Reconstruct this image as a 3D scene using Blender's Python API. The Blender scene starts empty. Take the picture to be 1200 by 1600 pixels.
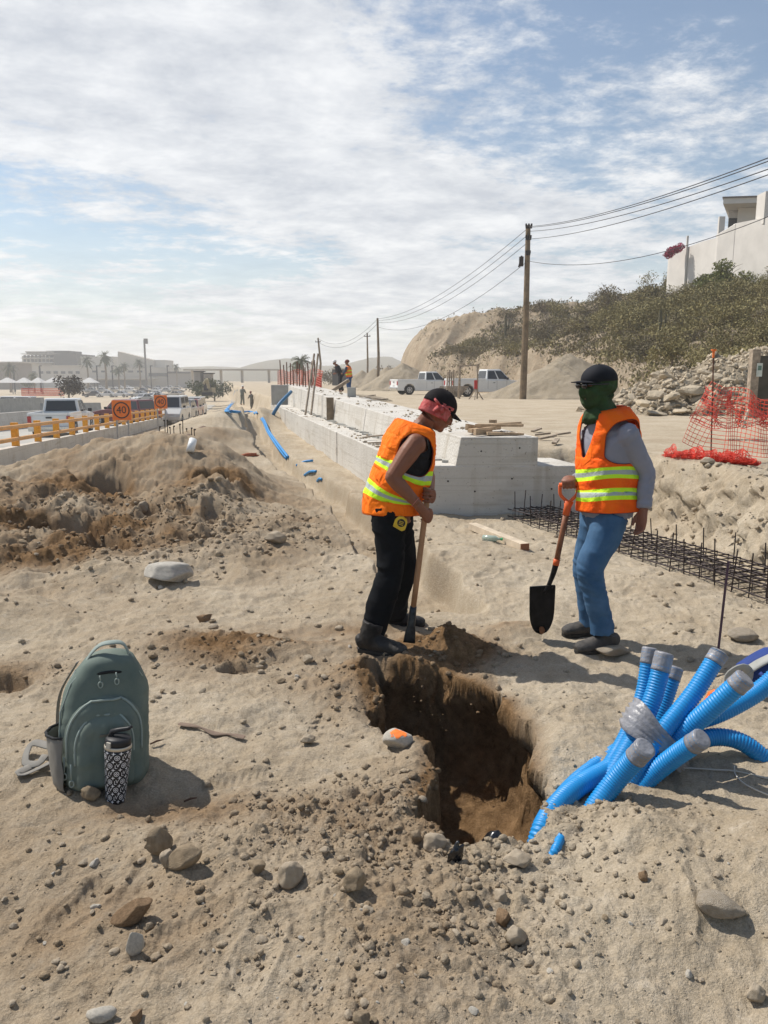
import bpy, bmesh, math, random
import numpy as np
from mathutils import Vector, Matrix, noise as mnoise
R = math.radians
random.seed(7); rng = np.random.default_rng(7)
scene = bpy.context.scene
COL = scene.collection

# ------------------------------------------------------------------ camera, sky, sun, exposure
CAMZ = 1.6; PITCH = R(9.93); F = 1200.0
cam_d = bpy.data.cameras.new("camera"); cam = bpy.data.objects.new("camera", cam_d); COL.objects.link(cam)
cam.location = (0, 0, CAMZ); cam.rotation_euler = (R(90) - PITCH, 0, 0)
cam_d.sensor_fit = 'VERTICAL'; cam_d.sensor_height = 32; cam_d.lens = 24; cam_d.clip_start = 0.05; cam_d.clip_end = 6000
scene.camera = cam
SUN_EL = R(52); SUNV = Vector((-.85, .50, 0)).normalized() * math.cos(SUN_EL) + Vector((0, 0, math.sin(SUN_EL)))
sun_d = bpy.data.lights.new("sun", 'SUN'); sun_d.energy = 4.9; sun_d.angle = R(.55); sun_d.color = (1, .95, .87)
sun = bpy.data.objects.new("sun", sun_d); COL.objects.link(sun); sun.rotation_euler = SUNV.to_track_quat('Z', 'Y').to_euler()
sun.location = (-30, 20, 60)
world = bpy.data.worlds.new("World"); scene.world = world; world.use_nodes = True
def build_world():
    nt = world.node_tree; N = nt.nodes; L = nt.links
    for n in list(N): N.remove(n)
    out = N.new('ShaderNodeOutputWorld'); bg = N.new('ShaderNodeBackground'); bg.inputs['Strength'].default_value = .105
    sky = N.new('ShaderNodeTexSky'); sky.sky_type = 'NISHITA'; sky.sun_disc = False; sky.sun_elevation = SUN_EL
    sky.sun_rotation = math.atan2(SUNV.x, SUNV.y); sky.air_density = 1.15; sky.dust_density = .5; sky.ozone_density = 1.0
    tc = N.new('ShaderNodeTexCoord'); sep = N.new('ShaderNodeSeparateXYZ'); L.new(tc.outputs['Generated'], sep.inputs[0])
    def math_(op, a, b=None, clamp=False):
        m = N.new('ShaderNodeMath'); m.operation = op; m.use_clamp = clamp
        for i, v in enumerate((a, b)):
            if v is None: continue
            if isinstance(v, (int, float)): m.inputs[i].default_value = v
            else: L.new(v, m.inputs[i])
        return m.outputs[0]
    zz = math_('ADD', math_('MAXIMUM', sep.outputs[2], 0.0), .13)
    cx = math_('DIVIDE', sep.outputs[0], zz); cy = math_('DIVIDE', sep.outputs[1], zz)
    comb = N.new('ShaderNodeCombineXYZ'); L.new(cx, comb.inputs[0]); L.new(cy, comb.inputs[1])
    def nz(scale, sx, sy, rot, detail, rough, dist, loc=(0, 0, 0)):
        mp = N.new('ShaderNodeMapping'); mp.inputs['Scale'].default_value = (sx, sy, 1); mp.inputs['Rotation'].default_value = (0, 0, rot)
        mp.inputs['Location'].default_value = loc
        L.new(comb.outputs[0], mp.inputs[0]); n = N.new('ShaderNodeTexNoise'); L.new(mp.outputs[0], n.inputs['Vector'])
        n.inputs['Scale'].default_value = scale; n.inputs['Detail'].default_value = detail; n.inputs['Roughness'].default_value = rough
        n.inputs['Distortion'].default_value = dist
        return n.outputs['Fac']
    big = nz(.62, 1, 1.25, R(-25), 3, .5, .15, (SKYX, SKYY, 0)); mid = nz(3.1, 1, 1.12, R(-20), 10, .66, .12, (1.7, 3.1, 0)); fine = nz(13.0, 1, 1.15, R(-10), 6, .65, .1)
    s = math_('ADD', math_('ADD', math_('MULTIPLY', big, 1.75), math_('MULTIPLY', mid, .80)), math_('MULTIPLY', fine, .46))
    ramp = N.new('ShaderNodeMapRange'); ramp.interpolation_type = 'SMOOTHSTEP'; L.new(s, ramp.inputs[0])
    ramp.inputs[1].default_value = 1.27; ramp.inputs[2].default_value = 1.57; ramp.inputs[3].default_value = .06; ramp.inputs[4].default_value = .93
    hz = N.new('ShaderNodeMapRange'); L.new(sep.outputs[2], hz.inputs[0]); hz.inputs[1].default_value = 0; hz.inputs[2].default_value = .22
    hz.inputs[3].default_value = .85; hz.inputs[4].default_value = 0; hz.interpolation_type = 'SMOOTHSTEP'
    bk = N.new('ShaderNodeMapRange'); L.new(sep.outputs[1], bk.inputs[0]); bk.inputs[1].default_value = -.55; bk.inputs[2].default_value = .1; bk.inputs[3].default_value = .08; bk.inputs[4].default_value = 1  # unseen clouds behind the camera thinned to cut fill light
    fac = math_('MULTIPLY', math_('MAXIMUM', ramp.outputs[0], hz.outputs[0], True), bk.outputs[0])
    ov = N.new('ShaderNodeMapRange'); L.new(sep.outputs[2], ov.inputs[0]); ov.inputs[1].default_value = .5; ov.inputs[2].default_value = .75; ov.inputs[3].default_value = 1; ov.inputs[4].default_value = .15; fac = math_('MULTIPLY', fac, ov.outputs[0])  # overhead clouds, out of view, thinned to lower the ambient light
    cc = N.new('ShaderNodeMixRGB'); cc.inputs[1].default_value = (5.6, 5.9, 6.4, 1); cc.inputs[2].default_value = (8.7, 8.8, 8.9, 1)
    sh = N.new('ShaderNodeMapRange'); L.new(mid, sh.inputs[0]); sh.inputs[1].default_value = .35; sh.inputs[2].default_value = .65; L.new(sh.outputs[0], cc.inputs[0])
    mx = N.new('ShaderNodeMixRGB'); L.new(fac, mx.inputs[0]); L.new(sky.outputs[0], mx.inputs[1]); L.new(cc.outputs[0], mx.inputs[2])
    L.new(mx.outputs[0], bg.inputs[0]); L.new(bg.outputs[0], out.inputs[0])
SKYX, SKYY = 23.0, 12.3
build_world()
scene.view_settings.view_transform = 'Standard'; scene.view_settings.look = 'None'
scene.view_settings.exposure = 0.08; scene.view_settings.gamma = 1
scene.render.engine = 'CYCLES'
scene.cycles.volume_bounces = 1

# ------------------------------------------------------------------ helpers
def ray(px, py):
    u = (px - 600) / F; v = (800 - py) / F
    c, s = math.cos(PITCH), math.sin(PITCH)
    return Vector((u, c + v * s, -s + v * c))
def P(px, py, Y):                                   # the point a photo pixel shows at forward distance Y
    d = ray(px, py); return Vector((0, 0, CAMZ)) + d * (Y / d.y)
def G(px, py, z=0.0):
    d = ray(px, py); return Vector((0, 0, CAMZ)) + d * ((z - CAMZ) / d.z)
def ss(a, b, x):
    t = np.clip((x - a) / (b - a), 0, 1); return t * t * (3 - 2 * t)
def _h(ix, iy, s):
    n = (ix.astype(np.int64) * 374761393 + iy.astype(np.int64) * 668265263 + s * 974634777) & 0xffffffff
    n = ((n ^ (n >> 13)) * 1274126177) & 0xffffffff
    n = ((n ^ (n >> 16)) * 2246822519) & 0xffffffff
    return ((n ^ (n >> 15)) & 0xffffff) / float(0xffffff)
def vn(x, y, s=0):
    ix = np.floor(x); iy = np.floor(y); fx = x - ix; fy = y - iy
    fx = fx * fx * fx * (fx * (fx * 6 - 15) + 10); fy = fy * fy * fy * (fy * (fy * 6 - 15) + 10)
    a = _h(ix, iy, s); b = _h(ix + 1, iy, s); c = _h(ix, iy + 1, s); d = _h(ix + 1, iy + 1, s)
    return (a + (b - a) * fx + (c - a) * fy + (a - b - c + d) * fx * fy) * 2 - 1
def fbm(x, y, o=4, s=0, g=.5):
    v = 0; a = 1; t = 0
    for i in range(o):
        v = v + a * vn(x, y, s + i * 17); t += a; a *= g
        x, y = x * 1.6 - y * 1.2 + 3.7, x * 1.2 + y * 1.6 - 1.3
    return v / t
def clods(x, y, cell, dens, s, flat=.75):
    gx = x / cell; gy = y / cell; ix = np.floor(gx); iy = np.floor(gy); out = np.zeros_like(x)
    for dx in (-1, 0, 1):
        for dy in (-1, 0, 1):
            cx = ix + dx; cy = iy + dy
            on = _h(cx, cy, s + 5) < dens
            px = cx + .15 + .7 * _h(cx, cy, s); py = cy + .15 + .7 * _h(cx, cy, s + 1)
            r = .16 + .36 * _h(cx, cy, s + 2) ** 2
            st = .7 + .6 * _h(cx, cy, s + 3)
            d2 = ((gx - px) * st / r) ** 2 + ((gy - py) / st / r) ** 2
            out = np.maximum(out, np.where(on, np.sqrt(np.clip(1 - d2, 0, 1)) * r * flat, 0))
    return out * cell
def sdpoly(x, y, poly):                              # + inside
    d = np.full(x.shape, 1e9); ins = np.zeros(x.shape, bool); n = len(poly)
    for i in range(n):
        ax, ay = poly[i]; bx, by = poly[(i + 1) % n]
        ex, ey = bx - ax, by - ay; wx, wy = x - ax, y - ay
        t = np.clip((wx * ex + wy * ey) / (ex * ex + ey * ey + 1e-12), 0, 1)
        d = np.minimum(d, (wx - ex * t) ** 2 + (wy - ey * t) ** 2)
        c = ((ay > y) != (by > y)); dy_ = by - ay if abs(by - ay) > 1e-9 else 1e-9
        ins ^= c & (x < (bx - ax) * (y - ay) / dy_ + ax)
    d = np.sqrt(d); return np.where(ins, d, -d)

# ---- materials
MATS = {}
def mat(name, col, rough=.8, metal=0, var=.12, vscale=6, bump=0, bscale=40, col2=None, spec=.3, alpha=None, coat=0, trans=0, emis=None, bdet=6):
    if name in MATS: return MATS[name]
    m = bpy.data.materials.new(name); m.use_nodes = True; nt = m.node_tree; N = nt.nodes; L = nt.links
    b = N['Principled BSDF']; b.inputs['Roughness'].default_value = rough; b.inputs['Metallic'].default_value = metal
    b.inputs['Specular IOR Level'].default_value = spec; b.inputs['Coat Weight'].default_value = coat
    if trans: b.inputs['Transmission Weight'].default_value = trans
    tc = N.new('ShaderNodeTexCoord')
    n = N.new('ShaderNodeTexNoise'); n.inputs['Scale'].default_value = vscale; n.inputs['Detail'].default_value = 6; n.inputs['Roughness'].default_value = .6
    L.new(tc.outputs['Object'], n.inputs['Vector'])
    r = N.new('ShaderNodeMapRange'); L.new(n.outputs['Fac'], r.inputs[0]); r.inputs[1].default_value = .3; r.inputs[2].default_value = .7
    c2 = col2 or tuple(c * (1 - var * 2) for c in col); c1 = col if col2 else tuple(min(1, c * (1 + var)) for c in col)
    mx = N.new('ShaderNodeMixRGB'); mx.inputs[1].default_value = (*c1, 1); mx.inputs[2].default_value = (*c2, 1)
    L.new(r.outputs[0], mx.inputs[0]); L.new(mx.outputs[0], b.inputs['Base Color'])
    if bump:
        n2 = N.new('ShaderNodeTexNoise'); n2.inputs['Scale'].default_value = bscale; n2.inputs['Detail'].default_value = bdet
        L.new(tc.outputs['Object'], n2.inputs['Vector']); bp = N.new('ShaderNodeBump'); bp.inputs['Strength'].default_value = bump
        bp.inputs['Distance'].default_value = 1.0 / bscale; L.new(n2.outputs['Fac'], bp.inputs['Height']); L.new(bp.outputs[0], b.inputs['Normal'])
    MATS[name] = m; return m

# ---- mesh builder
class MB:
    def __init__(s): s.v = []; s.f = []; s.mi = []; s.uv = None
    def add(s, v, f, mi=0):
        o = len(s.v); s.v.extend([tuple(p) for p in v]); s.f.extend([tuple(i + o for i in q) for q in f]); s.mi.extend([mi] * len(f)); return s
    def box(s, c, d, mi=0, rz=0, rot=None, taper=1):
        x, y, z = d[0] / 2, d[1] / 2, d[2] / 2
        M = rot if rot is not None else Matrix.Rotation(rz, 3, 'Z')
        vs = [M @ Vector((i * x * (taper if k > 0 else 1), j * y * (taper if k > 0 else 1), k * z)) + Vector(c) for i in (-1, 1) for j in (-1, 1) for k in (-1, 1)]
        return s.add(vs, [(0, 1, 3, 2), (4, 6, 7, 5), (0, 4, 5, 1), (2, 3, 7, 6), (0, 2, 6, 4), (1, 5, 7, 3)], mi)
    def beam(s, a, b, w, h, mi=0):                    # square bar from a to b
        a, b = Vector(a), Vector(b); d = b - a; q = d.to_track_quat('Y', 'Z').to_matrix()
        return s.box((a + b) / 2, (w, d.length, h), mi, rot=q)
    def tube(s, pts, rad, n=8, mi=0, cap=True, flat=None, up=None, closed=False):
        pts = [Vector(p) for p in pts]; m = len(pts)
        rad = rad if hasattr(rad, '__len__') else [rad] * m
        rings = []; pn = None
        for i, p in enumerate(pts):
            if closed: t = pts[(i + 1) % m] - pts[i - 1]
            else: t = pts[min(i + 1, m - 1)] - pts[max(i - 1, 0)]
            t = t.normalized() if t.length > 1e-9 else Vector((0, 0, 1))
            if pn is None:
                pn = Vector(up) if up is not None else (Vector((0, 0, 1)) if abs(t.z) < .9 else Vector((0, 1, 0)))
            pn = (pn - t * pn.dot(t)); pn = pn.normalized() if pn.length > 1e-6 else t.orthogonal().normalized()
            bn = t.cross(pn); r = rad[i]; ra, rb = r if hasattr(r, '__len__') else (r, r)
            rings.append([p + pn * math.cos(2 * math.pi * k / n) * ra + bn * math.sin(2 * math.pi * k / n) * rb for k in range(n)])
        return s.loft(rings, mi, cap, closed)
    def loft(s, rings, mi=0, cap=True, closed=False):
        n = len(rings[0]); m = len(rings); v = [p for r in rings for p in r]; f = []
        for i in range(m if closed else m - 1):
            j = (i + 1) % m
            for k in range(n): f.append((i * n + k, i * n + (k + 1) % n, j * n + (k + 1) % n, j * n + k))
        if cap and not closed: f.append(tuple(range(n))[::-1]); f.append(tuple((m - 1) * n + k for k in range(n)))
        return s.add(v, f, mi)
    def ell(s, c, r, M=None, nu=14, nv=9, mi=0):
        c = Vector(c); M = M or Matrix.Identity(3); rings = []
        for i in range(1, nv):
            a = math.pi * i / nv
            rings.append([c + M @ Vector((r[0] * math.sin(a) * math.cos(2 * math.pi * k / nu), r[1] * math.sin(a) * math.sin(2 * math.pi * k / nu), -r[2] * math.cos(a))) for k in range(nu)])
        v = [p for q in rings for p in q]; f = []
        for i in range(nv - 2):
            for k in range(nu): f.append((i * nu + k, i * nu + (k + 1) % nu, (i + 1) * nu + (k + 1) % nu, (i + 1) * nu + k))
        v += [c + M @ Vector((0, 0, -r[2])), c + M @ Vector((0, 0, r[2]))]; b, t = len(v) - 2, len(v) - 1
        for k in range(nu): f.append((b, (k + 1) % nu, k)); f.append((t, (nv - 2) * nu + k, (nv - 2) * nu + (k + 1) % nu))
        return s.add(v, f, mi)
    def prism(s, poly, a0, a1, axis='y', mi=0):       # 2-D outline extruded along an axis
        def mk(p, t): return {'y': (p[0], t, p[1]), 'x': (t, p[0], p[1]), 'z': (p[0], p[1], t)}[axis]
        n = len(poly); v = [mk(p, a0) for p in poly] + [mk(p, a1) for p in poly]
        f = [tuple(range(n)), tuple(range(2 * n - 1, n - 1, -1))] + [(i, i + n, (i + 1) % n + n, (i + 1) % n) for i in range(n)]
        return s.add(v, f, mi)
    def build(s, name, mats, parent=None, origin=None, smooth=False, bevel=0):
        me = bpy.data.meshes.new(name); o = Vector((0, 0, 0))
        if parent is not None: o = Vector(parent.get('wloc', (0, 0, 0)))
        elif origin is not None: o = Vector(origin)
        vs = s.v if o.length == 0 else [(p[0] - o.x, p[1] - o.y, p[2] - o.z) for p in s.v]
        me.from_pydata(vs, [], s.f)
        for m in (mats if isinstance(mats, (list, tuple)) else [mats]): me.materials.append(m)
        if any(s.mi): me.polygons.foreach_set('material_index', s.mi)
        bm = bmesh.new(); bm.from_mesh(me); bmesh.ops.recalc_face_normals(bm, faces=bm.faces[:]); bm.to_mesh(me); bm.free()
        if smooth: me.polygons.foreach_set('use_smooth', [True] * len(me.polygons))
        ob = bpy.data.objects.new(name, me); COL.objects.link(ob)
        if parent is not None: ob.parent = parent; ob['wloc'] = tuple(o)
        else: ob.location = o; ob['wloc'] = tuple(o)
        if bevel:
            b = ob.modifiers.new('bevel', 'BEVEL'); b.width = bevel; b.segments = 2; b.limit_method = 'ANGLE'; b.harden_normals = False
        return ob
def tag(o, label=None, cat=None, group=None, kind=None):
    if label: o['label'] = label
    if cat: o['category'] = cat
    if group: o['group'] = group
    if kind: o['kind'] = kind
    return o
def empty(name, loc, label=None, cat=None, group=None, rz=0):
    o = bpy.data.objects.new(name, None); COL.objects.link(o); o.location = loc; o['wloc'] = tuple(loc); o.rotation_euler.z = rz
    o.empty_display_size = .2
    return tag(o, label, cat, group)
def copy_tree(o, loc=None, rz=None, label=None, scale=None):
    def cp(src, par):
        c = src.copy(); COL.objects.link(c)
        if par: c.parent = par
        for ch in [k for k in bpy.data.objects if k.parent == src]: kids.append((ch, c))
        return c
    kids = []; root = cp(o, None); i = 0
    while i < len(kids): cp(*kids[i]); i += 1
    if loc is not None: root.location = loc; root['wloc'] = tuple(loc)
    if rz is not None: root.rotation_euler = (0, 0, rz)
    if scale is not None: root.scale = scale if hasattr(scale, '__len__') else (scale,) * 3
    if label: root['label'] = label
    return root
# ------------------------------------------------------------------ terrain
def Xw(y): return .34 - .22 * (y - 8.9)               # outer face of the concrete wall
def Xb(y): return -.167 * y - 6.39                    # roadside barrier
def zroad(y): return -.75 - .0275 * (np.clip(y, 5, 100) - 20.6)
PLAT = [(Xw(300) + 1.3, 300), (Xw(9.5) + 1.2, 9.5), (2.25, 9.45), (2.62, 8.9), (2.86, 8), (2.93, 7), (3.0, 6), (3.1, 4.5), (3.5, 3), (4.5, 1), (6, -4), (2500, -4), (2500, 300)]
HILL = [(2, 110), (2.2, 97), (5, 82), (10.5, 66), (12.5, 50), (13, 38), (15.5, 27), (21, 16), (30, 5), (400, 0), (400, 300), (30, 300), (6, 160)]
def gp(l, z=0): return [tuple(G(a, b, z)[:2]) for a, b in l]
HOLE = gp([(566, 1062), (600, 1040), (680, 1052), (750, 1075), (800, 1105), (832, 1150), (842, 1220), (836, 1290), (800, 1322), (745, 1322), (700, 1312), (655, 1292), (668, 1255), (676, 1205), (662, 1160), (625, 1135), (590, 1112)])
DEEP = [(.20, 2.45), (.62, 2.5), (.70, 2.95), (.66, 3.35), (.42, 3.55), (.27, 3.3), (.22, 2.8)]
def GA(px, py, rx, ry, v, z=0, rot=0):
    g = G(px, py, z); return (g.x, g.y, rx, ry, v, rot)
def gauss(x, y, g, p=1.0):
    cx, cy, rx, ry, v, rot = g; c, s = math.cos(rot), math.sin(rot); dx = x - cx; dy = y - cy
    return v * np.exp(-((((dx * c + dy * s) / rx) ** 2 + ((-dx * s + dy * c) / ry) ** 2)) ** p)
MOUNDS = [(-4.5, 10.3, 1.5, 1.7, .40, 0), (-3.3, 10.6, .95, 1.3, .50, 0), (-2.35, 10.2, .75, 1.5, .50, .1), (-1.75, 9.2, .42, 1.0, .24, .1),
          (-3.2, 7.8, 1.3, 1.3, .18, 0), (-4.6, 7.5, 1.3, 1.4, .18, 0), (-2.1, 7.9, .5, .8, .14, 0), (-6.5, 10, 2, 3, .3, 0),
          (-1.95, 5.9, .5, .4, .10, 0), (-1.05, 4.45, .38, .22, .10, .2), (-.55, 4.4, .25, .16, .05, 0), (-2.5, 4.9, .5, .4, .10, 0),
          (.36, 4.42, .20, .13, .15, 0), (.12, 4.05, .22, .16, .07, 0), (.85, 4.72, .20, .15, .07, 0),
          (.80, 2.47, .20, .17, .13, 0), (1.35, 2.35, .35, .32, .13, 0), (.75, 2.20, .30, .2, .10, 0), (1.0, 3.2, .2, .6, .07, 0), (1.75, 2.2, .5, .5, .10, 0),
          (-4.75, 25, 1.0, 4.5, .60, -.2), (-3.9, 17.5, .7, 2.6, .40, -.2), (-3.2, 15, .8, 1.2, .15, 0), (-5.9, 30, 1.5, 4, .3, 0), (-6.1, 17, 1.6, 2.5, .35, 0),
          (-.2, 2.2, .35, .35, .07, 0), (-.05, 1.5, .4, .3, .07, 0), (.25, 1.9, .3, .3, .04, 0), (-.55, 2.35, .25, .2, .04, 0),
          (-1.6, 6.6, .5, .35, .08, 0), (.45, 6.7, .8, .7, .07, 0), (-.95, 7.2, .5, 2.5, .07, -.2)]
PITS = [(-3.35, 8.95, .40, .22, -.34, .2), (-1.95, 9.05, .33, .26, -.34, -.5), (-4.0, 7.4, .35, .16, -.28, .2), (-3.1, 7.35, .45, .15, -.26, -.1), (-2.6, 7.0, .3, .16, -.2, -.6),
        (-2.35, 8.0, .42, .16, -.2, -.35), (-1.72, 8.05, .16, .18, -.16, 0), (-3.7, 6.6, .3, .16, -.14, 0), (-2.15, 3.75, .35, .13, -.09, .1), (-4.9, 6.2, .5, .2, -.15, 0), (-.65, 4.15, .15, .06, -.05, 0)]
def trench(x, y):
    yc = np.clip(y, 5.3, 40); c = Xw(yc) - .72 - .35 * ss(11, 16, yc) + .05 * vn(yc * .9, yc * 0, 3)
    w = np.abs(x - c) / (.30 + .05 * vn(yc * 2.3, yc * 0 + 1, 4)); return ss(1.0, .72, w) * ss(5.0, 5.8, y) * ss(34, 28, y)
def rill(x, y, sc, s): return 1 - np.abs(fbm(x * sc, y * sc, 3, s)) * 2.2
def H(x, y):
    x = np.asarray(x, float); y = np.asarray(y, float); shp = x.shape; x = x.ravel(); y = y.ravel()
    strip = np.where(y < 30, 0, -.03 * (np.clip(y, 30, 110) - 30)) * 1.0
    w = ss(Xb(y) + .6, Xb(y) + 4.5, x); z = zroad(y) * (1 - w) + strip * w
    wx = x + .22 * fbm(x * 1.3, y * 1.3, 3, 40); wy = y + .22 * fbm(x * 1.3 + 9, y * 1.3, 3, 41)
    for g in MOUNDS: z = z + gauss(wx, wy, g)
    near = 1 - ss(40, 70, y); work = ss(Xb(y) + .3, Xb(y) + 1.5, x)
    z = z + (.05 * fbm(x * .9, y * .9, 4, 1) + .028 * fbm(x * 2.6, y * 2.6, 4, 2) + .016 * (1 - 2 * np.abs(fbm(wx * 4.5, wy * 4.5, 4, 3, .6)))) * near * work * ss(0, 3, y + 1)
    md = np.clip(gauss(x, y, (-3.3, 8.2, 2.6, 2.8, 1, 0), 1.5), 0, 1)
    z = z + md * (.15 * fbm(wx * 1.5, wy * 1.9, 5, 6, .62) + .09 * (rill(wx, wy, 2.2, 8) - .3) + .05 * fbm(x * 7, y * 7, 4, 9, .6))
    for g in PITS:
        q = gauss(wx, wy, (*g[:4], 1, g[5]), 1.5); z = z + g[4] * ss(.25, .62, q)
    z = z - .33 * trench(x, y)
    # platform and its cut bank
    m = x > -70
    d = np.full(x.shape, -5.0); d[m] = sdpoly(x[m], y[m], PLAT)
    db = d + .11 * fbm(x * 1.7, y * 1.7, 4, 21) * (y < 20) + .05 * fbm(x * 6, y * 6, 3, 22) * (y < 20)
    e = ss(.0, .46, db); plat = .66 - .0075 * np.clip(y - 9, 0, 60) + .03 * fbm(x * .5, y * .5, 4, 30) * near + .012 * fbm(x * 3, y * 3, 3, 31) * (y < 16)
    plat = plat + .06 * np.exp(-((d - .6) / .3) ** 2) * (y < 12)
    z = z * (1 - e) + plat * e
    z = z + .10 * ss(.04, .2, e) * ss(.98, .6, e) * fbm(x * 3.2, y * 3.2, 4, 23) * (y < 14)
    # dig
    b = (x > -.6) & (x < 1.1) & (y > 2.1) & (y < 4.6)
    if b.any():
        X = x[b]; Y = y[b]; jx = X + .10 * fbm(X * 4, Y * 4, 4, 50); jy = Y + .09 * fbm(X * 4 + 5, Y * 4, 4, 51)
        d1 = sdpoly(jx, jy, HOLE); d2 = sdpoly(jx, jy, DEEP)
        dep = .66 * (1 - .25 * ss(3.6, 4.05, Y)) * (1 - .55 * ss(.15, -.2, X))
        sl = .07 + .05 * ss(3.4, 4.0, Y)
        t = np.clip(d1 / sl, 0, 1)
        q = -dep * (t ** .8) - .80 * ss(-.02, .07, d2) * ss(0, .03, d1)
        q = q + ss(.0, .08, d1) * (.05 * fbm(X * 7, Y * 7, 4, 52) + .02 * rill(X, Y, 9, 53))
        q = q + .035 * np.exp(-((d1 + .07) / .07) ** 2) * (.5 + .5 * vn(X * 5, Y * 5, 54))
        z[b] += q
    # fine relief
    nr = ss(16, 7, y) * (y > -1)
    f = nr > 0
    if f.any():
        X = x[f]; Y = y[f]
        rough = np.clip(.12 + 1.0 * soilmask(X, Y), .1, 1.2)
        soft = ss(-.3, .4, fbm(X * 1.1, Y * 1.1, 3, 60))
        fr = .017 * fbm(X * 9, Y * 9, 4, 61, .62) * (.45 + rough) + .0065 * fbm(X * 38, Y * 38, 3, 62, .6) * (.45 + rough)
        fr = fr + clods(X, Y, .16, .22, 70, .5) * (rough * .8) * soft + clods(X, Y, .075, .4, 74, .7) * rough + clods(X + .3 * vn(X, Y, 5), Y, .034, .45, 78, .75) * np.clip(rough, .3, 1) * (Y < 6)
        for (fx, fy, fa) in FEET:
            c, s = math.cos(fa), math.sin(fa); u = (X - fx) * c + (Y - fy) * s; w_ = -(X - fx) * s + (Y - fy) * c; k = 1 - np.clip((np.abs(u) / .145) ** 3 + (np.abs(w_) / (.048 + .008 * np.sin(u * 20))) ** 4, 0, 1)
            fr = fr * (1 - .8 * k) - k * (.013 + .0028 * np.sign(np.sin(u * 190 + 2.2 * np.cos(w_ * 60)))) + .007 * np.exp(-((np.hypot(u / .175, w_ / .07) - 1) / .12) ** 2)
        z[f] += fr * nr[f]
    return z.reshape(shp)
FEET = [(*tuple(G(400, 1525)[:2]), 1.35), (*tuple(G(285, 1480)[:2]), .6), (*tuple(G(140, 1400)[:2]), 1.1), (*tuple(G(820, 1530)[:2]), 1.9), (*tuple(G(520, 880)[:2]), 1.3), (*tuple(G(760, 905)[:2]), .9), (*tuple(G(700, 880)[:2]), 1.2), (*tuple(G(380, 1215)[:2]), .4)]
ROUGH = [GA(640, 1450, .40, .65, .9), GA(560, 1290, .5, .28, .9), GA(350, 1020, .42, .25, 1.0), GA(200, 860, 1.6, 1.1, .8), GA(620, 1080, .5, .4, .6), (.38, 4.33, .3, .24, 1.1, 0),
         GA(950, 1270, .35, .25, .5), GA(260, 1480, .3, .25, .25), (-3.2, 8.8, 2.4, 1.6, .8, 0), GA(1000, 1340, .5, .3, .3), (3.2, 7, .5, 3, .5, 0), GA(480, 1330, .5, .2, .6), GA(0, 1060, .4, .3, .5)]
def soilmask(x, y):
    v = 0
    for g in ROUGH: v = v + gauss(x, y, g)
    return np.clip(v, 0, 1.1)
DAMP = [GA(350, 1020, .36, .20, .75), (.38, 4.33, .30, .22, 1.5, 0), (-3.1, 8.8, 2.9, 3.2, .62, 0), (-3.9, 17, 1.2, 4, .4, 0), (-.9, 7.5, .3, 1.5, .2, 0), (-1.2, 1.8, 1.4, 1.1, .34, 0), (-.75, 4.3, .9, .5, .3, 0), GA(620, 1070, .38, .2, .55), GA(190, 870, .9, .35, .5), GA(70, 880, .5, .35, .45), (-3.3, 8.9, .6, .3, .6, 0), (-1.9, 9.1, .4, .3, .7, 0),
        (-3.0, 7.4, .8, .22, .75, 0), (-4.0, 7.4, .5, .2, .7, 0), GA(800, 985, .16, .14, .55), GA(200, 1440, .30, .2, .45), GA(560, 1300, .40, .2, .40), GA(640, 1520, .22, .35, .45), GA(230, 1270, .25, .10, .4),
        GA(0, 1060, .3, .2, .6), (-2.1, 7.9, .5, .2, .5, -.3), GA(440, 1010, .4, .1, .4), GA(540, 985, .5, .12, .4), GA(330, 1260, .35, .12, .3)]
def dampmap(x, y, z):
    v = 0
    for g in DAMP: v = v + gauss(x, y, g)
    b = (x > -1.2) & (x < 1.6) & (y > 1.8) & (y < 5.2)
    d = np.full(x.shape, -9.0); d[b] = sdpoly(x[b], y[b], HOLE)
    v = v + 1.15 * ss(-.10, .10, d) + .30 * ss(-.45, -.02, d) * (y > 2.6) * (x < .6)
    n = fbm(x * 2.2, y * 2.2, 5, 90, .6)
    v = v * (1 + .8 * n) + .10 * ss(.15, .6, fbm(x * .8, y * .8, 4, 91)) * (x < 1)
    return np.clip(v, 0, 1)

def grid_mesh(name, X, Y, Z, mats, attr=None, smooth=True):
    r, c = X.shape; me = bpy.data.meshes.new(name); n = r * c
    me.vertices.add(n); me.vertices.foreach_set('co', np.stack([X.ravel(), Y.ravel(), Z.ravel()], 1).astype(np.float32).ravel())
    i = np.arange((r - 1))[:, None] * c + np.arange(c - 1)[None, :]
    q = np.stack([i, i + 1, i + c + 1, i + c], -1).reshape(-1, 4); nf = len(q)
    me.loops.add(nf * 4); me.loops.foreach_set('vertex_index', q.astype(np.int32).ravel())
    me.polygons.add(nf); me.polygons.foreach_set('loop_start', (np.arange(nf) * 4).astype(np.int32)); me.polygons.foreach_set('loop_total', np.full(nf, 4, np.int32))
    me.polygons.foreach_set('use_smooth', np.full(nf, smooth)); me.update(calc_edges=True)
    for m in mats: me.materials.append(m)
    for k, a in (attr or {}).items():
        t = me.attributes.new(k, 'FLOAT', 'POINT'); t.data.foreach_set('value', a.astype(np.float32).ravel())
    o = bpy.data.objects.new(name, me); COL.objects.link(o); return o
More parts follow.
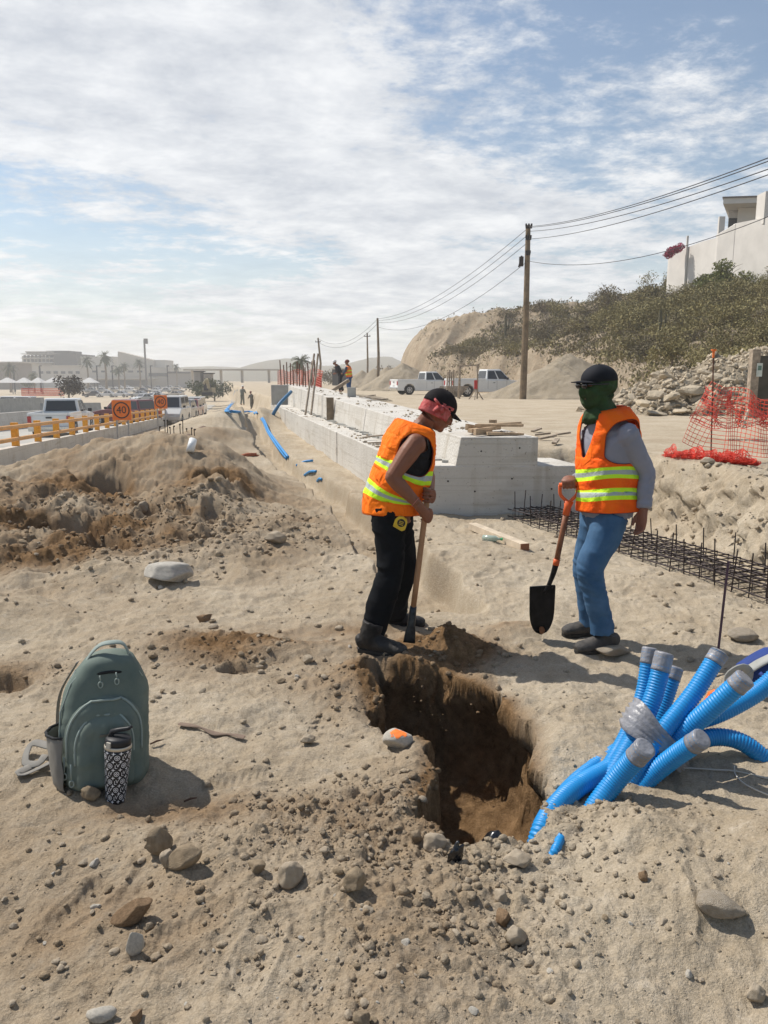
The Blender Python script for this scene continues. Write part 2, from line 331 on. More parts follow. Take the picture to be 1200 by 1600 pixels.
def soil_mat(name='soil', dry=(.505, .435, .335), dry2=(.40, .328, .238), wet=(.13, .076, .036), wet2=(.27, .17, .09), grain=110):
    m = bpy.data.materials.new(name); m.use_nodes = True; nt = m.node_tree; N = nt.nodes; L = nt.links; b = N['Principled BSDF']
    b.inputs['Roughness'].default_value = 1; b.inputs['Specular IOR Level'].default_value = .08
    geo = N.new('ShaderNodeNewGeometry')
    def nz(sc, det, ro=.6):
        n = N.new('ShaderNodeTexNoise'); n.inputs['Scale'].default_value = sc; n.inputs['Detail'].default_value = det; n.inputs['Roughness'].default_value = ro
        L.new(geo.outputs['Position'], n.inputs['Vector']); return n.outputs['Fac']
    def mr(x, a, bb, c=0, d=1):
        r = N.new('ShaderNodeMapRange'); L.new(x, r.inputs[0]); r.inputs[1].default_value = a; r.inputs[2].default_value = bb; r.inputs[3].default_value = c; r.inputs[4].default_value = d; return r.outputs[0]
    def mix(f, a, bb, mode='MIX'):
        k = N.new('ShaderNodeMixRGB'); k.blend_type = mode
        for i, v in enumerate((f, a, bb)):
            if isinstance(v, float): k.inputs[i].default_value = v
            elif isinstance(v, tuple): k.inputs[i].default_value = (*v, 1)
            else: L.new(v, k.inputs[i])
        return k.outputs[0]
    n1 = nz(1.3, 8); n2 = nz(14, 6, .7); n3 = nz(120, 3, .7)
    d = mix(mr(n1, .35, .65), dry, dry2); d = mix(mr(n2, .45, .75, 0, .55), d, (dry2[0] * .8, dry2[1] * .78, dry2[2] * .72))
    d = mix(mr(n2, .42, .28, 0, .6), d, (min(1, dry[0] * 1.18), dry[1] * 1.2, dry[2] * 1.25))
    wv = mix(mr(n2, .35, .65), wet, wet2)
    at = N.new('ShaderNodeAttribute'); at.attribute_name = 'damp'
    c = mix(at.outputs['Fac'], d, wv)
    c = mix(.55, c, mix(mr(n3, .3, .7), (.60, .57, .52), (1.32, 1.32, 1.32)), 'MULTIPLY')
    L.new(c, b.inputs['Base Color'])
    hsum = N.new('ShaderNodeMath'); hsum.operation = 'ADD'; L.new(nz(grain, 4, .75), hsum.inputs[0]); L.new(nz(grain * .28, 5, .7), hsum.inputs[1])
    bp = N.new('ShaderNodeBump'); bp.inputs['Strength'].default_value = .95; bp.inputs['Distance'].default_value = 1.2 / grain
    L.new(hsum.outputs[0], bp.inputs['Height']); L.new(bp.outputs[0], b.inputs['Normal'])
    MATS[name] = m; return m
SOIL = soil_mat()
def rows():
    y = [-3.0]
    while y[-1] < .9: y.append(y[-1] + .15)
    while y[-1] < 1900:
        v = y[-1]; y.append(v * (1 + .0036 + .012 * min(1, max(0, (v - 7) / 20)) + .05 * min(1, max(0, (v - 50) / 150))))
    return np.array(y)
def ground():
    ys = rows(); NC = 1000
    u = np.linspace(-1, 1, NC); u = np.sign(u) * (np.abs(u) * .84 + .16 * np.abs(u) ** 6)
    Y, U = np.meshgrid(ys, u, indexing='ij'); X = U * (.66 * np.clip(Y, 1.2, None) + 1.3 + .4 * np.clip(Y - 60, 0, None))
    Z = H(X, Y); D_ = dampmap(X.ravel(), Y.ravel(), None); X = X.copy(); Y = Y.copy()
    # undercut the pit walls and roughen every steep face sideways
    m = (X > -.5) & (X < 1.1) & (Y > 2.2) & (Y < 4.4) & (Z < -.03); x, y, z = X[m], Y[m], Z[m]
    k = ss(-.06, -.30, z); X[m] += k * (.20 * ss(.35, .60, x) - .03 * ss(.2, 0, x)) + .030 * fbm(y * 9, z * 11, 4, 801) + .012 * fbm(y * 34, z * 36, 3, 803); Y[m] += k * .10 * ss(3.3, 3.8, y) + .030 * fbm(x * 9 + 4, z * 11, 4, 802)
    m = (X > 2.0) & (X < 4.6) & (Y > 4) & (Y < 10.5); x, y, z = X[m], Y[m], Z[m]; w = ss(.02, .15, z) * ss(.72, .5, z)
    X[m] += w * (.15 * fbm(y * 2.6, z * 5, 4, 811, .6) + .085 * fbm(y * 9, z * 12, 4, 812, .65))
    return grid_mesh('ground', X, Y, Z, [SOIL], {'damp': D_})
gobj = ground(); tag(gobj, kind='structure')
_T = np.concatenate([np.arange(1.2, 12, .06), np.geomspace(12, 600, 160)])
def hit(px, py, dz=0.0):                              # where a photo pixel's line of sight meets the ground
    d = ray(px, py); t = _T
    for _ in range(2):
        h = H(d.x * t, d.y * t) + dz; zs = CAMZ + d.z * t; k = int(np.argmax(zs < h))
        if zs[k] >= h[k]: k = len(t) - 1; break
        if _ == 0: t = np.linspace(t[max(k - 1, 0)], t[k], 24)
    return Vector((d.x * t[k], d.y * t[k], h[k]))
def gz(x, y): return float(H(np.array([x]), np.array([y]))[0])
# ------------------------------------------------------------------ materials used widely
def concrete_mat():
    m = mat('concrete', (.60, .57, .52), .92, var=.08, vscale=1.3, bump=.45, bscale=34, col2=(.50, .47, .42), spec=.15); nt = m.node_tree; N = nt.nodes; L = nt.links; b = N['Principled BSDF']
    src = b.inputs['Base Color'].links[0].from_socket; geo = N.new('ShaderNodeNewGeometry')
    def lay(scale, lo, hi, amt, mul, det=5):
        nonlocal src
        mp = N.new('ShaderNodeMapping'); mp.inputs['Scale'].default_value = scale; L.new(geo.outputs['Position'], mp.inputs[0]); n = N.new('ShaderNodeTexNoise'); n.inputs['Scale'].default_value = 1; n.inputs['Detail'].default_value = det; L.new(mp.outputs[0], n.inputs['Vector'])
        r = N.new('ShaderNodeMapRange'); L.new(n.outputs['Fac'], r.inputs[0]); r.inputs[1].default_value = lo; r.inputs[2].default_value = hi; r.inputs[4].default_value = amt; k = N.new('ShaderNodeMixRGB'); k.blend_type = 'MULTIPLY'; L.new(r.outputs[0], k.inputs[0]); L.new(src, k.inputs[1]); k.inputs[2].default_value = (*mul, 1); src = k.outputs[0]
    lay((7, 7, .7), .56, .72, .55, (.66, .60, .52)); lay((1.2, 1.2, 5), .58, .66, .6, (.78, .74, .68)); lay((30, 30, 30), .66, .70, .8, (.45, .42, .38), 2); lay((.6, .6, 26), .60, .66, .35, (.7, .67, .62), 1)
    sp = N.new('ShaderNodeSeparateXYZ'); L.new(geo.outputs['Position'], sp.inputs[0]); w = N.new('ShaderNodeMath'); w.operation = 'PINGPONG'; L.new(sp.outputs[2], w.inputs[0]); w.inputs[1].default_value = .15
    lt = N.new('ShaderNodeMath'); lt.operation = 'LESS_THAN'; L.new(w.outputs[0], lt.inputs[0]); lt.inputs[1].default_value = .0035; h = N.new('ShaderNodeMath'); h.operation = 'MULTIPLY'; L.new(lt.outputs[0], h.inputs[0]); h.inputs[1].default_value = .35
    k = N.new('ShaderNodeMixRGB'); k.blend_type = 'MULTIPLY'; L.new(h.outputs[0], k.inputs[0]); L.new(src, k.inputs[1]); k.inputs[2].default_value = (.6, .57, .52, 1); L.new(k.outputs[0], b.inputs['Base Color']); return m
CONC = concrete_mat()
CONC2 = mat('concrete_grey', (.40, .39, .36), .9, var=.10, vscale=2.5, bump=.4, bscale=30, spec=.15)
WOOD = mat('timber', (.50, .36, .23), .85, var=.2, vscale=9, bump=.3, bscale=60)
WOODR = mat('timber_end', (.30, .13, .07), .85)
OLDW = mat('weathered_wood', (.36, .29, .22), .9, var=.25, vscale=9, bump=.4, bscale=50)
POLEW = mat('pole_wood', (.22, .16, .10), .9, var=.25, vscale=3, bump=.4, bscale=30)
STEEL = mat('dark_steel', (.045, .035, .035), .55, metal=.7, spec=.4)
RUST = mat('rusty_steel', (.16, .08, .055), .8, metal=.3, var=.3, vscale=30)
WIRE = mat('wire_black', (.03, .03, .035), .6)
ORNET = mat('orange_net', (.72, .075, .035), .6, var=.15, spec=.3)
YEL = mat('yellow_paint', (.78, .36, .03), .55, var=.1, vscale=20)
RAILW = mat('orange_rail', (.62, .33, .12), .6, var=.12)
WHITE = mat('white_paint', (.78, .78, .76), .35, var=.03, coat=.5, vscale=2)
def carpaint(n, c): return mat(n, c, .35, var=.04, coat=.6, vscale=2)
GLASS = mat('dark_glass', (.02, .024, .03), .08, spec=.6, var=0)
TYRE = mat('tyre_rubber', (.03, .03, .03), .9)
RIM = mat('rim_alloy', (.45, .45, .46), .35, metal=.8)
REDL = mat('tail_lamp', (.45, .02, .02), .3, spec=.5)
CHROME = mat('chrome', (.6, .6, .6), .2, metal=1)
BLACKP = mat('black_plastic', (.025, .025, .028), .5)
LIMESTONE = mat('limestone', (.50, .43, .34), .95, var=.14, vscale=4, bump=.7, bscale=25, spec=.1, col2=(.38, .31, .23))
PALEROCK = mat('pale_rock', (.60, .55, .47), .95, var=.12, vscale=5, bump=.6, bscale=30, spec=.1)
BROWNROCK = mat('brown_rock', (.30, .20, .12), .95, var=.2, vscale=6, bump=.6, bscale=30, spec=.1)

# ------------------------------------------------------------------ stepped concrete wall
def wall_grid(mb, a, b, z0, z1, n=1): pass
def concrete_wall():
    t = empty('concrete_wall', (.8, 8.9, 0), 'long pale stepped concrete wall with a lower ledge and a taller upper tier running away beside the trench', 'wall')
    far = 31.0
    def sec(y, zt, x0, x1, bat=0): return [(x0, y, -.3), (x1, y, -.3), (x1, y, zt), (x0 + bat, y, zt)]
    ys = [8.9, 10.4, 12.2, 14.5, 17.5, 21, 25, far]
    m = MB()
    for i in range(len(ys) - 1):                       # casting bays with hairline joints
        a, b = ys[i] + (.006 if i else 0), ys[i + 1] - .006
        dx = .006 * ((i * 7) % 3 - 1); x1 = 2.42 if i == 0 else None
        ra = sec(a, .59, Xw(a) + dx, Xw(a) + 2.0 if not x1 else 2.32); rb = sec(b, .59 + .0 * i, Xw(b) + dx, Xw(b) + 2.0)
        m.loft([[Vector(p) for p in ra], [Vector(p) for p in rb]])
    m.build('lower_tier', CONC, t, bevel=.012)
    m = MB()
    for i in range(len(ys) - 1):
        a, b = ys[i] + (.006 if i else .003), ys[i + 1] - .006; dx = .006 * ((i * 5) % 3 - 1)
        zt = lambda y: .92 + .019 * (y - 8.9)
        def s2(y): return [(Xw(y) + .50 + dx, y, .58), (Xw(y) + 1.45, y, .58), (Xw(y) + 1.45, y, zt(y)), (Xw(y) + .56 + dx, y, zt(y))]
        m.loft([[Vector(p) for p in s2(a)], [Vector(p) for p in s2(b)]])
    m.build('upper_tier', CONC, t, bevel=.010)
    for px, py in ((700, 752), (742, 768), (800, 748), (862, 764), (895, 745)): q = P(px, py, 8.895); m = MB(); m.tube([(q.x, 8.9, q.z), (q.x, 8.896, q.z)], .011, 10); m.build('tie_hole', STEEL, t)
    for px, py in ((752, 705), (812, 700)): q = P(px, py, 8.9); m = MB(); m.tube([(q.x, 8.903, q.z), (q.x, 8.899, q.z)], .010, 10); m.build('tie_hole', STEEL, t)
    m = MB()
    yy = np.linspace(9.3, 24, 60)                       # spilt mortar along the ledge
    for y in yy:
        m.box((Xw(y) + .48 + .03 * math.sin(y * 9), y, .60), (.10, .2, .03 + .02 * math.sin(y * 5)), rz=y)
    m.build('mortar_fillet', CONC2, t)
    return t
wall_t = concrete_wall()
def plywood():
    m = MB(); m.box((Xw(18.2) + .44, 18.2, .60 + .27), (.17, .03, .54)); m.box((Xw(18.2) + .46, 18.25, .84), (.12, .04, .46))
    tag(m.build('plywood_panel', mat('ply', (.25, .19, .13), .9, var=.2, vscale=8), origin=(Xw(18.2) + .42, 18.2, .59)), 'narrow brown plywood panel standing against the upper tier of the concrete wall', 'panel')
plywood()
def wood_piece(name, a, b, w, h, label, cat='plank', group=None, m=WOOD, end=False):
    mb = MB(); mb.beam(a, b, w, h); o = mb.build(name, [m], origin=(Vector(a) + Vector(b)) / 2, bevel=.003); tag(o, label, cat, group)
    if end:
        d = (Vector(b) - Vector(a)).normalized(); e = MB(); e.beam(Vector(b) - d * .001, Vector(b) + d * .004, w * .98, h * .98); e.build('cut_end', [WOODR], o)
    return o
# timber heap on top of the block end
for i, (x0, y0, x1, y1, z, w, h) in enumerate([(1.02, 9.15, 1.42, 9.35, .99, .09, .05), (1.15, 9.3, 1.6, 9.12, 1.03, .09, .04), (1.22, 9.05, 1.62, 9.2, .965, .10, .045), (1.0, 9.5, 1.5, 9.62, .975, .1, .05), (.95, 9.25, 1.12, 9.6, 1.03, .05, .09),
                                                (1.3, 9.5, 1.68, 9.3, 1.02, .07, .04), (1.1, 9.02, 1.3, 9.1, .985, .05, .09), (1.36, 9.55, 1.4, 9.8, 1.06, .08, .05)]):
    wood_piece('wood_offcut', (x0 + .04 * math.sin(i * 5), y0 + .10 * math.sin(i * 3.1), z - .01 + .015 * (i % 2)), (x1 + .03 * math.sin(i * 7), y1 + .16 * math.cos(i * 2.3), z + .045 * math.sin(i * 2.7)), w * (.7 + .12 * (i % 4)), h * .8, 'short sawn timber offcut in the heap on the near end of the upper concrete tier', 'wood offcut', 'timber offcuts heaped on the concrete block')
for i, (px, py, L_, az) in enumerate([(855, 688, .32, .5), (868, 695, .28, 1.2), (848, 683, .25, -.2), (838, 676, .3, .9), (880, 682, .24, .2)]):
    q = hit(px, py); v = Vector((math.cos(az), math.sin(az), .12)) * L_ / 2
    wood_piece('wood_scrap', q - v + Vector((0, 0, .05)), q + v + Vector((0, 0, .05)), .07, .03, 'brown broken board scrap on the dirt just right of the concrete block', 'wood scrap', 'board scraps beside the block', OLDW)
def ledge_debris():
    # grey scrap boards and torn sheet on the ledge in front of the bending worker
    for i, (dy, dx, L_, az, w) in enumerate([(10.9, .30, .5, .3, .09), (11.3, .26, .42, -.5, .07), (10.5, .32, .4, .9, .10), (11.8, .3, .5, .1, .05), (10.2, .25, .35, -.3, .12), (12.6, .3, .4, .6, .06)]):
        c = Vector((Xw(dy) + dx, dy, .625 + .015 * (i % 3))); v = Vector((math.cos(az), math.sin(az), .05)) * L_ / 2
        wood_piece('scrap_board', c - v, c + v, w, .02, 'thin grey scrap board lying on the wall ledge left of the bending worker', 'scrap board', 'scrap boards on the wall ledge', OLDW)
    for i, (y, dx, L_, az) in enumerate([(17.3, .9, .5, .2), (17.8, .95, .6, 2.4), (18.4, .9, .5, .9), (17.0, 1.1, .55, -.6), (16.5, 1.2, .4, .4), (18.0, 1.25, .5, 1.5), (19, 1.1, .5, .1)]):
        c = Vector((Xw(y) + dx + .45, y + .4, (1.10 if dx < 1.0 else .78) + .03 * (i % 3))); v = Vector((math.cos(az), math.sin(az), .08)) * L_ / 2
        wood_piece('formwork_board', c - v, c + v, .12, .025, 'dusty formwork board in the heap beside the small concrete cube', 'board', 'formwork boards on the wall top', OLDW)
    m = MB(); m.box((Xw(19.5) + 1.18, 19.5, 1.24), (.21, .21, .24)); tag(m.build('concrete_cube', CONC2, origin=(Xw(19.5) + 1.18, 19.5, 1.12), bevel=.01), 'small grey concrete cube standing on the wall top behind the formwork boards', 'concrete cube')
ledge_debris()

# ------------------------------------------------------------------ road, barrier, left side
def strip_mesh(name, pts, m, label=None, kind='structure'):
    v = []; f = []
    for a, b in pts: v += [a, b]
    for i in range(len(pts) - 1): f.append((2 * i, 2 * i + 1, 2 * i + 3, 2 * i + 2))
    mb = MB(); mb.add(v, f); o = mb.build(name, m); return tag(o, label, kind=kind)
ROADM = mat('dusty_road', (.40, .38, .34), .95, var=.10, vscale=.6, bump=.2, bscale=8)
yr = list(range(6, 60, 3)) + list(range(60, 140, 10))
strip_mesh('road', [((Xb(y) - 13.5, y, float(zroad(y)) + .03), (Xb(y) - .12, y, float(zroad(y)) + .03)) for y in yr], ROADM)
def barrier():
    t = empty('roadside_barrier', (Xb(20), 20, float(zroad(20))), 'long low grey concrete kerb wall carrying orange-yellow posts with two rails beside the road', 'barrier')
    m = MB()
    def zt(y): return float(zroad(y)) + .55
    ys = np.arange(11, 71, 2.9)
    for a, b in zip(ys[:-1], ys[1:]):
        m.loft([[Vector((Xb(q) + dx, q, z)) for dx, z in ((-.14, zt(q) - .75), (.14, zt(q) - .75), (.12, zt(q)), (-.12, zt(q)))] for q in (a + .01, b - .01)])
    m.build('concrete_base', CONC, t)
    for i in range(27):
        y = 11.9 + 2.14 * i; m = MB(); m.box((Xb(y), y, zt(y) + .31), (.17, .10, .62)); m.build('post', YEL, t)
    for zo in (.20, .52):
        m = MB(); m.tube([(Xb(y) + .12, y, zt(y) + zo) for y in (11, 30, 50, 69)], .055, 8); m.build('rail', RAILW, t)
barrier()
def jersey(px0, py0, px1, py1, Y0, Y1, h, label, m=CONC2):
    a = P(px0, py0, Y0); b = P(px1, py1, Y1); mb = MB()
    d = (b - a); n = Vector((d.y, -d.x, 0)).normalized() * .25
    mb.loft([[a - n - Vector((0, 0, h)), a + n - Vector((0, 0, h)), a + n * .5, a - n * .5], [b - n - Vector((0, 0, h)), b + n - Vector((0, 0, h)), b + n * .5, b - n * .5]])
    tag(mb.build('concrete_barrier', m, origin=a - Vector((0, 0, h))), label, 'barrier')
jersey(-30, 624, 66, 621, 52, 64, 1.6, 'high grey concrete retaining wall at the far left edge behind the roadway')
jersey(-20, 647, 64, 641, 42, 52, .8, 'long low pale concrete divider in the road left of the white pickup', CONC)
jersey(65, 630, 155, 629, 58, 66, 1.5, 'dark grey concrete block wall showing behind the white pickup on the road', CONC2)
def plastic_barrier():
    y = 18.6; q = P(-4, 672, y); mb = MB(); z0 = float(zroad(y)) + .03
    mb.prism([(-.35, 0), (.35, 0), (.26, .45), (.16, .95), (-.16, .95), (-.26, .45)], -.75, .75, 'y')
    o = mb.build('plastic_barrier', mat('faded_orange', (.62, .16, .08), .6, var=.1), bevel=.03); o.location = (q.x - .55, y, z0); o.rotation_euler.z = .5
    tag(o, 'faded orange plastic road barrier at the left edge behind the yellow posts', 'traffic barrier')
plastic_barrier()

# text as mesh
def text_mesh(s, size, m, name='lettering', depth=.004):
    cu = bpy.data.curves.new(name, 'FONT'); cu.body = s; cu.size = size; cu.align_x = 'CENTER'; cu.align_y = 'CENTER'; cu.extrude = depth
    o = bpy.data.objects.new(name, cu); COL.objects.link(o); dg = bpy.context.evaluated_depsgraph_get()
    me = bpy.data.meshes.new_from_object(o.evaluated_get(dg)); bpy.data.objects.remove(o); me.materials.clear(); me.materials.append(m)
    ob = bpy.data.objects.new(name, me); COL.objects.link(ob); return ob
SIGNOR = mat('sign_orange', (.85, .20, .03), .6, var=.05)
def sign40(px, py, Y, w, label):
    c = P(px, py, Y); zg = float(zroad(Y)) + .03; t = empty('speed_sign', (c.x, c.y, zg), label, 'road sign', 'orange speed signs along the barrier')
    m = MB(); m.box((c.x, c.y, c.z), (w, .03, w * 1.03)); m.build('panel', SIGNOR, t, bevel=.01)
    m = MB(); m.tube([(c.x + w * .40 * math.cos(a), c.y - .02, c.z + w * .40 * math.sin(a)) for a in np.linspace(0, 2 * math.pi, 33)[:-1]], [(.012, w * .035)] * 32, 6, closed=True, up=(0, 1, 0)); m.build('ring', BLACKP, t)
    x = text_mesh('40', w * .52, BLACKP); x.parent = t; x.location = (0, -.021, c.z - zg); x.rotation_euler = (R(90), 0, 0)
    m = MB()
    for s in (-1, 1): m.box((c.x + s * w * .3, c.y + .05, (zg + c.z) / 2), (.06, .06, c.z - zg + w * .4))
    m.build('frame', mat('galv', (.4, .4, .4), .5, metal=.5), t)
sign40(190, 641, 30, .74, 'nearer orange 40 speed sign, the larger one, behind the roadside barrier')
sign40(251, 628, 43, .72, 'farther orange 40 speed sign, the smaller one, behind the roadside barrier')

# ------------------------------------------------------------------ vehicles  (front towards +Y)
def wheel(t, x, y, r, w=.22):
    m = MB(); m.tube([(x - w / 2, y, r), (x - w / 2 + .03, y, r), (x + w / 2 - .03, y, r), (x + w / 2, y, r)], [r * .93, r, r, r * .93], 20, up=(0, 0, 1))
    o = m.build('wheel', TYRE, t); s = 1 if x > 0 else -1; e = MB()
    e.tube([(x + s * (w / 2 - .01), y, r), (x + s * (w / 2 + .012), y, r)], [r * .64, r * .58], 14, up=(0, 0, 1)); e.build('rim', RIM, o)
    e = MB()
    for k in range(5):
        a = 2 * math.pi * k / 5; e.box((x + s * (w / 2 + .016), y + r * .38 * math.cos(a), r + r * .38 * math.sin(a)), (.012, r * .16, r * .3), rot=Matrix.Rotation(-a + math.pi/2, 3, 'X'))
    e.build('rim_slots', BLACKP, o)
def vehicle(kind, paint, label, group=None, detail=True, name=None):
    t = empty(name or {'pickup': 'pickup_truck', 'suv': 'suv', 'van': 'van', 'car': 'parked_car'}[kind], (0, 0, 0), label, {'pickup': 'pickup truck', 'suv': 'suv', 'van': 'van', 'car': 'car'}[kind], group)
    S = {'pickup': dict(L=5.5, W=1.92, r=.39, belt=1.08, roof=1.80, c0=-.45, c1=1.35, hood=1.08, wb=(-1.75, 1.75)),
         'suv': dict(L=4.7, W=1.85, r=.36, belt=1.08, roof=1.75, c0=-2.25, c1=1.0, hood=1.05, wb=(-1.4, 1.45)),
         'van': dict(L=4.9, W=1.9, r=.34, belt=1.15, roof=2.0, c0=-2.4, c1=1.5, hood=1.1, wb=(-1.5, 1.5)),
         'car': dict(L=4.4, W=1.75, r=.32, belt=.92, roof=1.45, c0=-1.7, c1=.75, hood=.88, wb=(-1.3, 1.35))}[kind]
    L2, W2, r = S['L'] / 2, S['W'] / 2, S['r']
    def arch(y): return [(y + (r + .07) * math.cos(a), max(.3, r + (r + .07) * math.sin(a))) for a in np.linspace(-.15, math.pi + .15, 9)]
    low = [(L2 - .02, .32)] + arch(S['wb'][1]) + arch(S['wb'][0]) + [(-L2 + .02, .34), (-L2, .62), (-L2 + .03, S['belt'] if kind != 'car' else S['belt'] - .03)]
    low += [(S['c1'] + .1, S['belt'] + .01), (L2 - .45, S['hood'] - .10), (L2 - .06, S['hood'] - .28), (L2, .6)]
    m = MB()
    if kind == 'pickup':                               # closed body front, open bed behind
        ring = []
        m.prism(low, -W2, W2, 'x'); body = m.build('body', paint, t, bevel=.03)
        b = MB(); b.box((0, -1.55, S['belt'] + .004), (W2 * 2 - .22, 2.15, .012)); b.build('bed_floor', BLACKP, t)
        b = MB()
        for s in (-1, 1): b.box((s * (W2 - .06), -1.6, S['belt'] + .06), (.11, 2.28, .12))
        b.box((0, -2.70, S['belt'] + .06), (W2 * 2 - .24, .09, .12)); b.build('bed_rail', paint, t, bevel=.015)
    else:
        m.prism(low, -W2, W2, 'x'); body = m.build('body', paint, t, bevel=.05)
    c0, c1, bz, rz_ = S['c0'], S['c1'], S['belt'] - .02, S['roof']
    ty0 = c0 + (.12 if kind in ('pickup', 'van') else .28 if kind == 'suv' else .75); ty1 = c1 - (.75 if kind != 'van' else .6); wi = W2 - .06; wt = W2 - .20
    c = MB(); b4 = [Vector((-wi, c0, bz)), Vector((wi, c0, bz)), Vector((wi, c1, bz)), Vector((-wi, c1, bz))]; t4 = [Vector((-wt, ty0, rz_)), Vector((wt, ty0, rz_)), Vector((wt, ty1, rz_)), Vector((-wt, ty1, rz_))]
    c.loft([b4, t4]); cab = c.build('cabin', paint, t, bevel=.06)
    def pane(a, b, cc, d, k0, k1, h0, h1, off, nm='window'):
        q = [a.lerp(b, k0).lerp(d.lerp(cc, k0), h0), a.lerp(b, k1).lerp(d.lerp(cc, k1), h0), a.lerp(b, k1).lerp(d.lerp(cc, k1), h1), a.lerp(b, k0).lerp(d.lerp(cc, k0), h1)]
        n = (q[1] - q[0]).cross(q[3] - q[0]).normalized(); n = n if n.dot(off) > 0 else -n
        w = MB(); w.add([p + n * .006 for p in q] + [p - n * .01 for p in q], [(0, 1, 2, 3), (7, 6, 5, 4), (0, 4, 5, 1), (1, 5, 6, 2), (2, 6, 7, 3), (3, 7, 4, 0)]); w.build(nm, GLASS, cab)
    pane(b4[0], b4[1], t4[1], t4[0], .08, .92, .18, .86, Vector((0, -1, .2)))
    pane(b4[3], b4[2], t4[2], t4[3], .06, .94, .12, .9, Vector((0, 1, .4)))
    segs = [(.06, .47), (.53, .94)] if kind != 'suv' else [(.05, .3), (.34, .62), (.66, .93)]
    for lo, hi in segs:
        pane(b4[1], b4[2], t4[2], t4[1], lo, hi, .14, .86, Vector((1, 0, 0))); pane(b4[0], b4[3], t4[3], t4[0], lo, hi, .14, .86, Vector((-1, 0, 0)))
    for y in S['wb']:
        for s in (-1, 1): wheel(t, s * (W2 - .12), y, r)
    for s in (-1, 1):
        m = MB(); m.box((s * (W2 - .10), -L2 - .003, .90 if kind != 'car' else .74), (.17, .04, .30 if kind != 'car' else .16)); m.build('tail_light', REDL, t, bevel=.01)
        m = MB(); m.box((s * (W2 - .22), L2 - .08, .72), (.34, .1, .16)); m.build('headlight', mat('lamp_clear', (.6, .62, .65), .15, spec=.6), t, bevel=.01)
        if detail:
            m = MB(); m.box((s * (W2 + .10), c1 - .35, S['belt'] + .12), (.18, .10, .16)); m.build('mirror', BLACKP, t, bevel=.02)
            m = MB(); m.box((s * (W2 + .008), .1, S['belt'] - .16), (.02, .16, .035)); m.build('door_handle', BLACKP, t)
            if kind == 'pickup':
                for yy in (c1 - .35, (c0 + c1) / 2 - .15, c0 + .12): m = MB(); m.box((s * (W2 + .001), yy, .78), (.006, .012, .58)); m.build('door_seam', BLACKP, t)
    m = MB(); m.box((0, -L2 - .05, .50), (W2 * 2 - .1, .14, .17)); m.build('bumper', CHROME if kind == 'pickup' else paint, t, bevel=.02)
    m = MB(); m.box((0, L2 - .01, .52), (W2 * 2 - .1, .12, .22)); m.build('front_bumper', paint, t, bevel=.02)
    m = MB(); m.box((0, -L2 - .012, .98 if kind == 'pickup' else .8), (.26, .03, .07)); m.build('tailgate_handle', BLACKP, t)
    m = MB(); m.box((0, -L2 - .006, .70), (.34, .02, .15)); m.build('number_plate', mat('plate', (.6, .6, .6), .5), t)
    return t
def put(o, x, y, z, rz): o.location = (x, y, z); o['wloc'] = (x, y, z); o.rotation_euler.z = rz
wh = vehicle('pickup', WHITE, 'white pickup truck seen from behind driving along the road behind the yellow-post barrier')
wx_ = (106 - 600) / F * 39; put(wh, wx_ + .1, 38.5, float(zroad(38.5)) + .03, R(9))
m_ = MB(); m_.box((0, 0, 0), (.01, .01, .01))
rd = vehicle('suv', carpaint('maroon_paint', (.16, .035, .04)), 'dark red suv facing sideways between the two orange 40 signs'); put(rd, P(178, 640, 50).x, 52, float(zroad(52)) + .03, R(62))
for i, (px, Y, col, kd, lab) in enumerate([(272, 56, (.50, .49, .47), 'van', 'pale grey van directly right of the farther 40 sign'), (287, 64, (.20, .20, .21), 'suv', 'dark suv in the traffic queue, between the grey van and the maroon suv'),
                                         (300, 72, (.22, .05, .05), 'suv', 'maroon suv in the traffic queue behind the dark suv'), (307, 82, (.62, .61, .58), 'van', 'pale van last in the traffic queue near the excavator')]):
    c = vehicle(kd, carpaint('paint_%d' % i, col), lab, 'traffic queue behind the barrier'); put(c, (px - 600) / F * Y, Y, float(zroad(Y)) + .03, R(185))
# two pickups parked on the dirt platform
pt = vehicle('pickup', WHITE, 'white pickup parked farthest left on the dirt platform below the cliff'); q = P(668, 615, 62); put(pt, q.x - .1, 62, gz(q.x, 62), R(-72))
m = MB()
for k in range(6): m.box((random.uniform(-.6, .6), -1.0 - random.uniform(0, 1.3), 1.3 + random.uniform(0, .2)), (.4, .5, .3), rz=random.random())
m.build('load', OLDW, pt)
p2 = vehicle('pickup', mat('white_truck', (.74, .75, .74), .35, coat=.5, var=.03), 'white pickup with a ladder rack on its roof parked right of the other pickup'); q = P(765, 620, 52); put(p2, q.x - .1, 52.5, gz(q.x, 52.5), R(-76))
m = MB()
for s in (-1, 1):
    m.beam((s * .8, -2.5, 2.06), (s * .72, 1.2, 2.06), .06, .06)
    for y in (-2.5, -.5, .8): m.beam((s * .86 if y < -.6 else s * .7, y, 1.15 if y < -.6 else 1.78), (s * .78, y, 2.06), .05, .05)
for y in (-2.4, -1.3, -.4, .3, 1.0): m.beam((-.8, y, 2.09), (.8, y, 2.09), .05, .04)
m.build('ladder_rack', mat('rack_white', (.6, .6, .58), .5), p2)
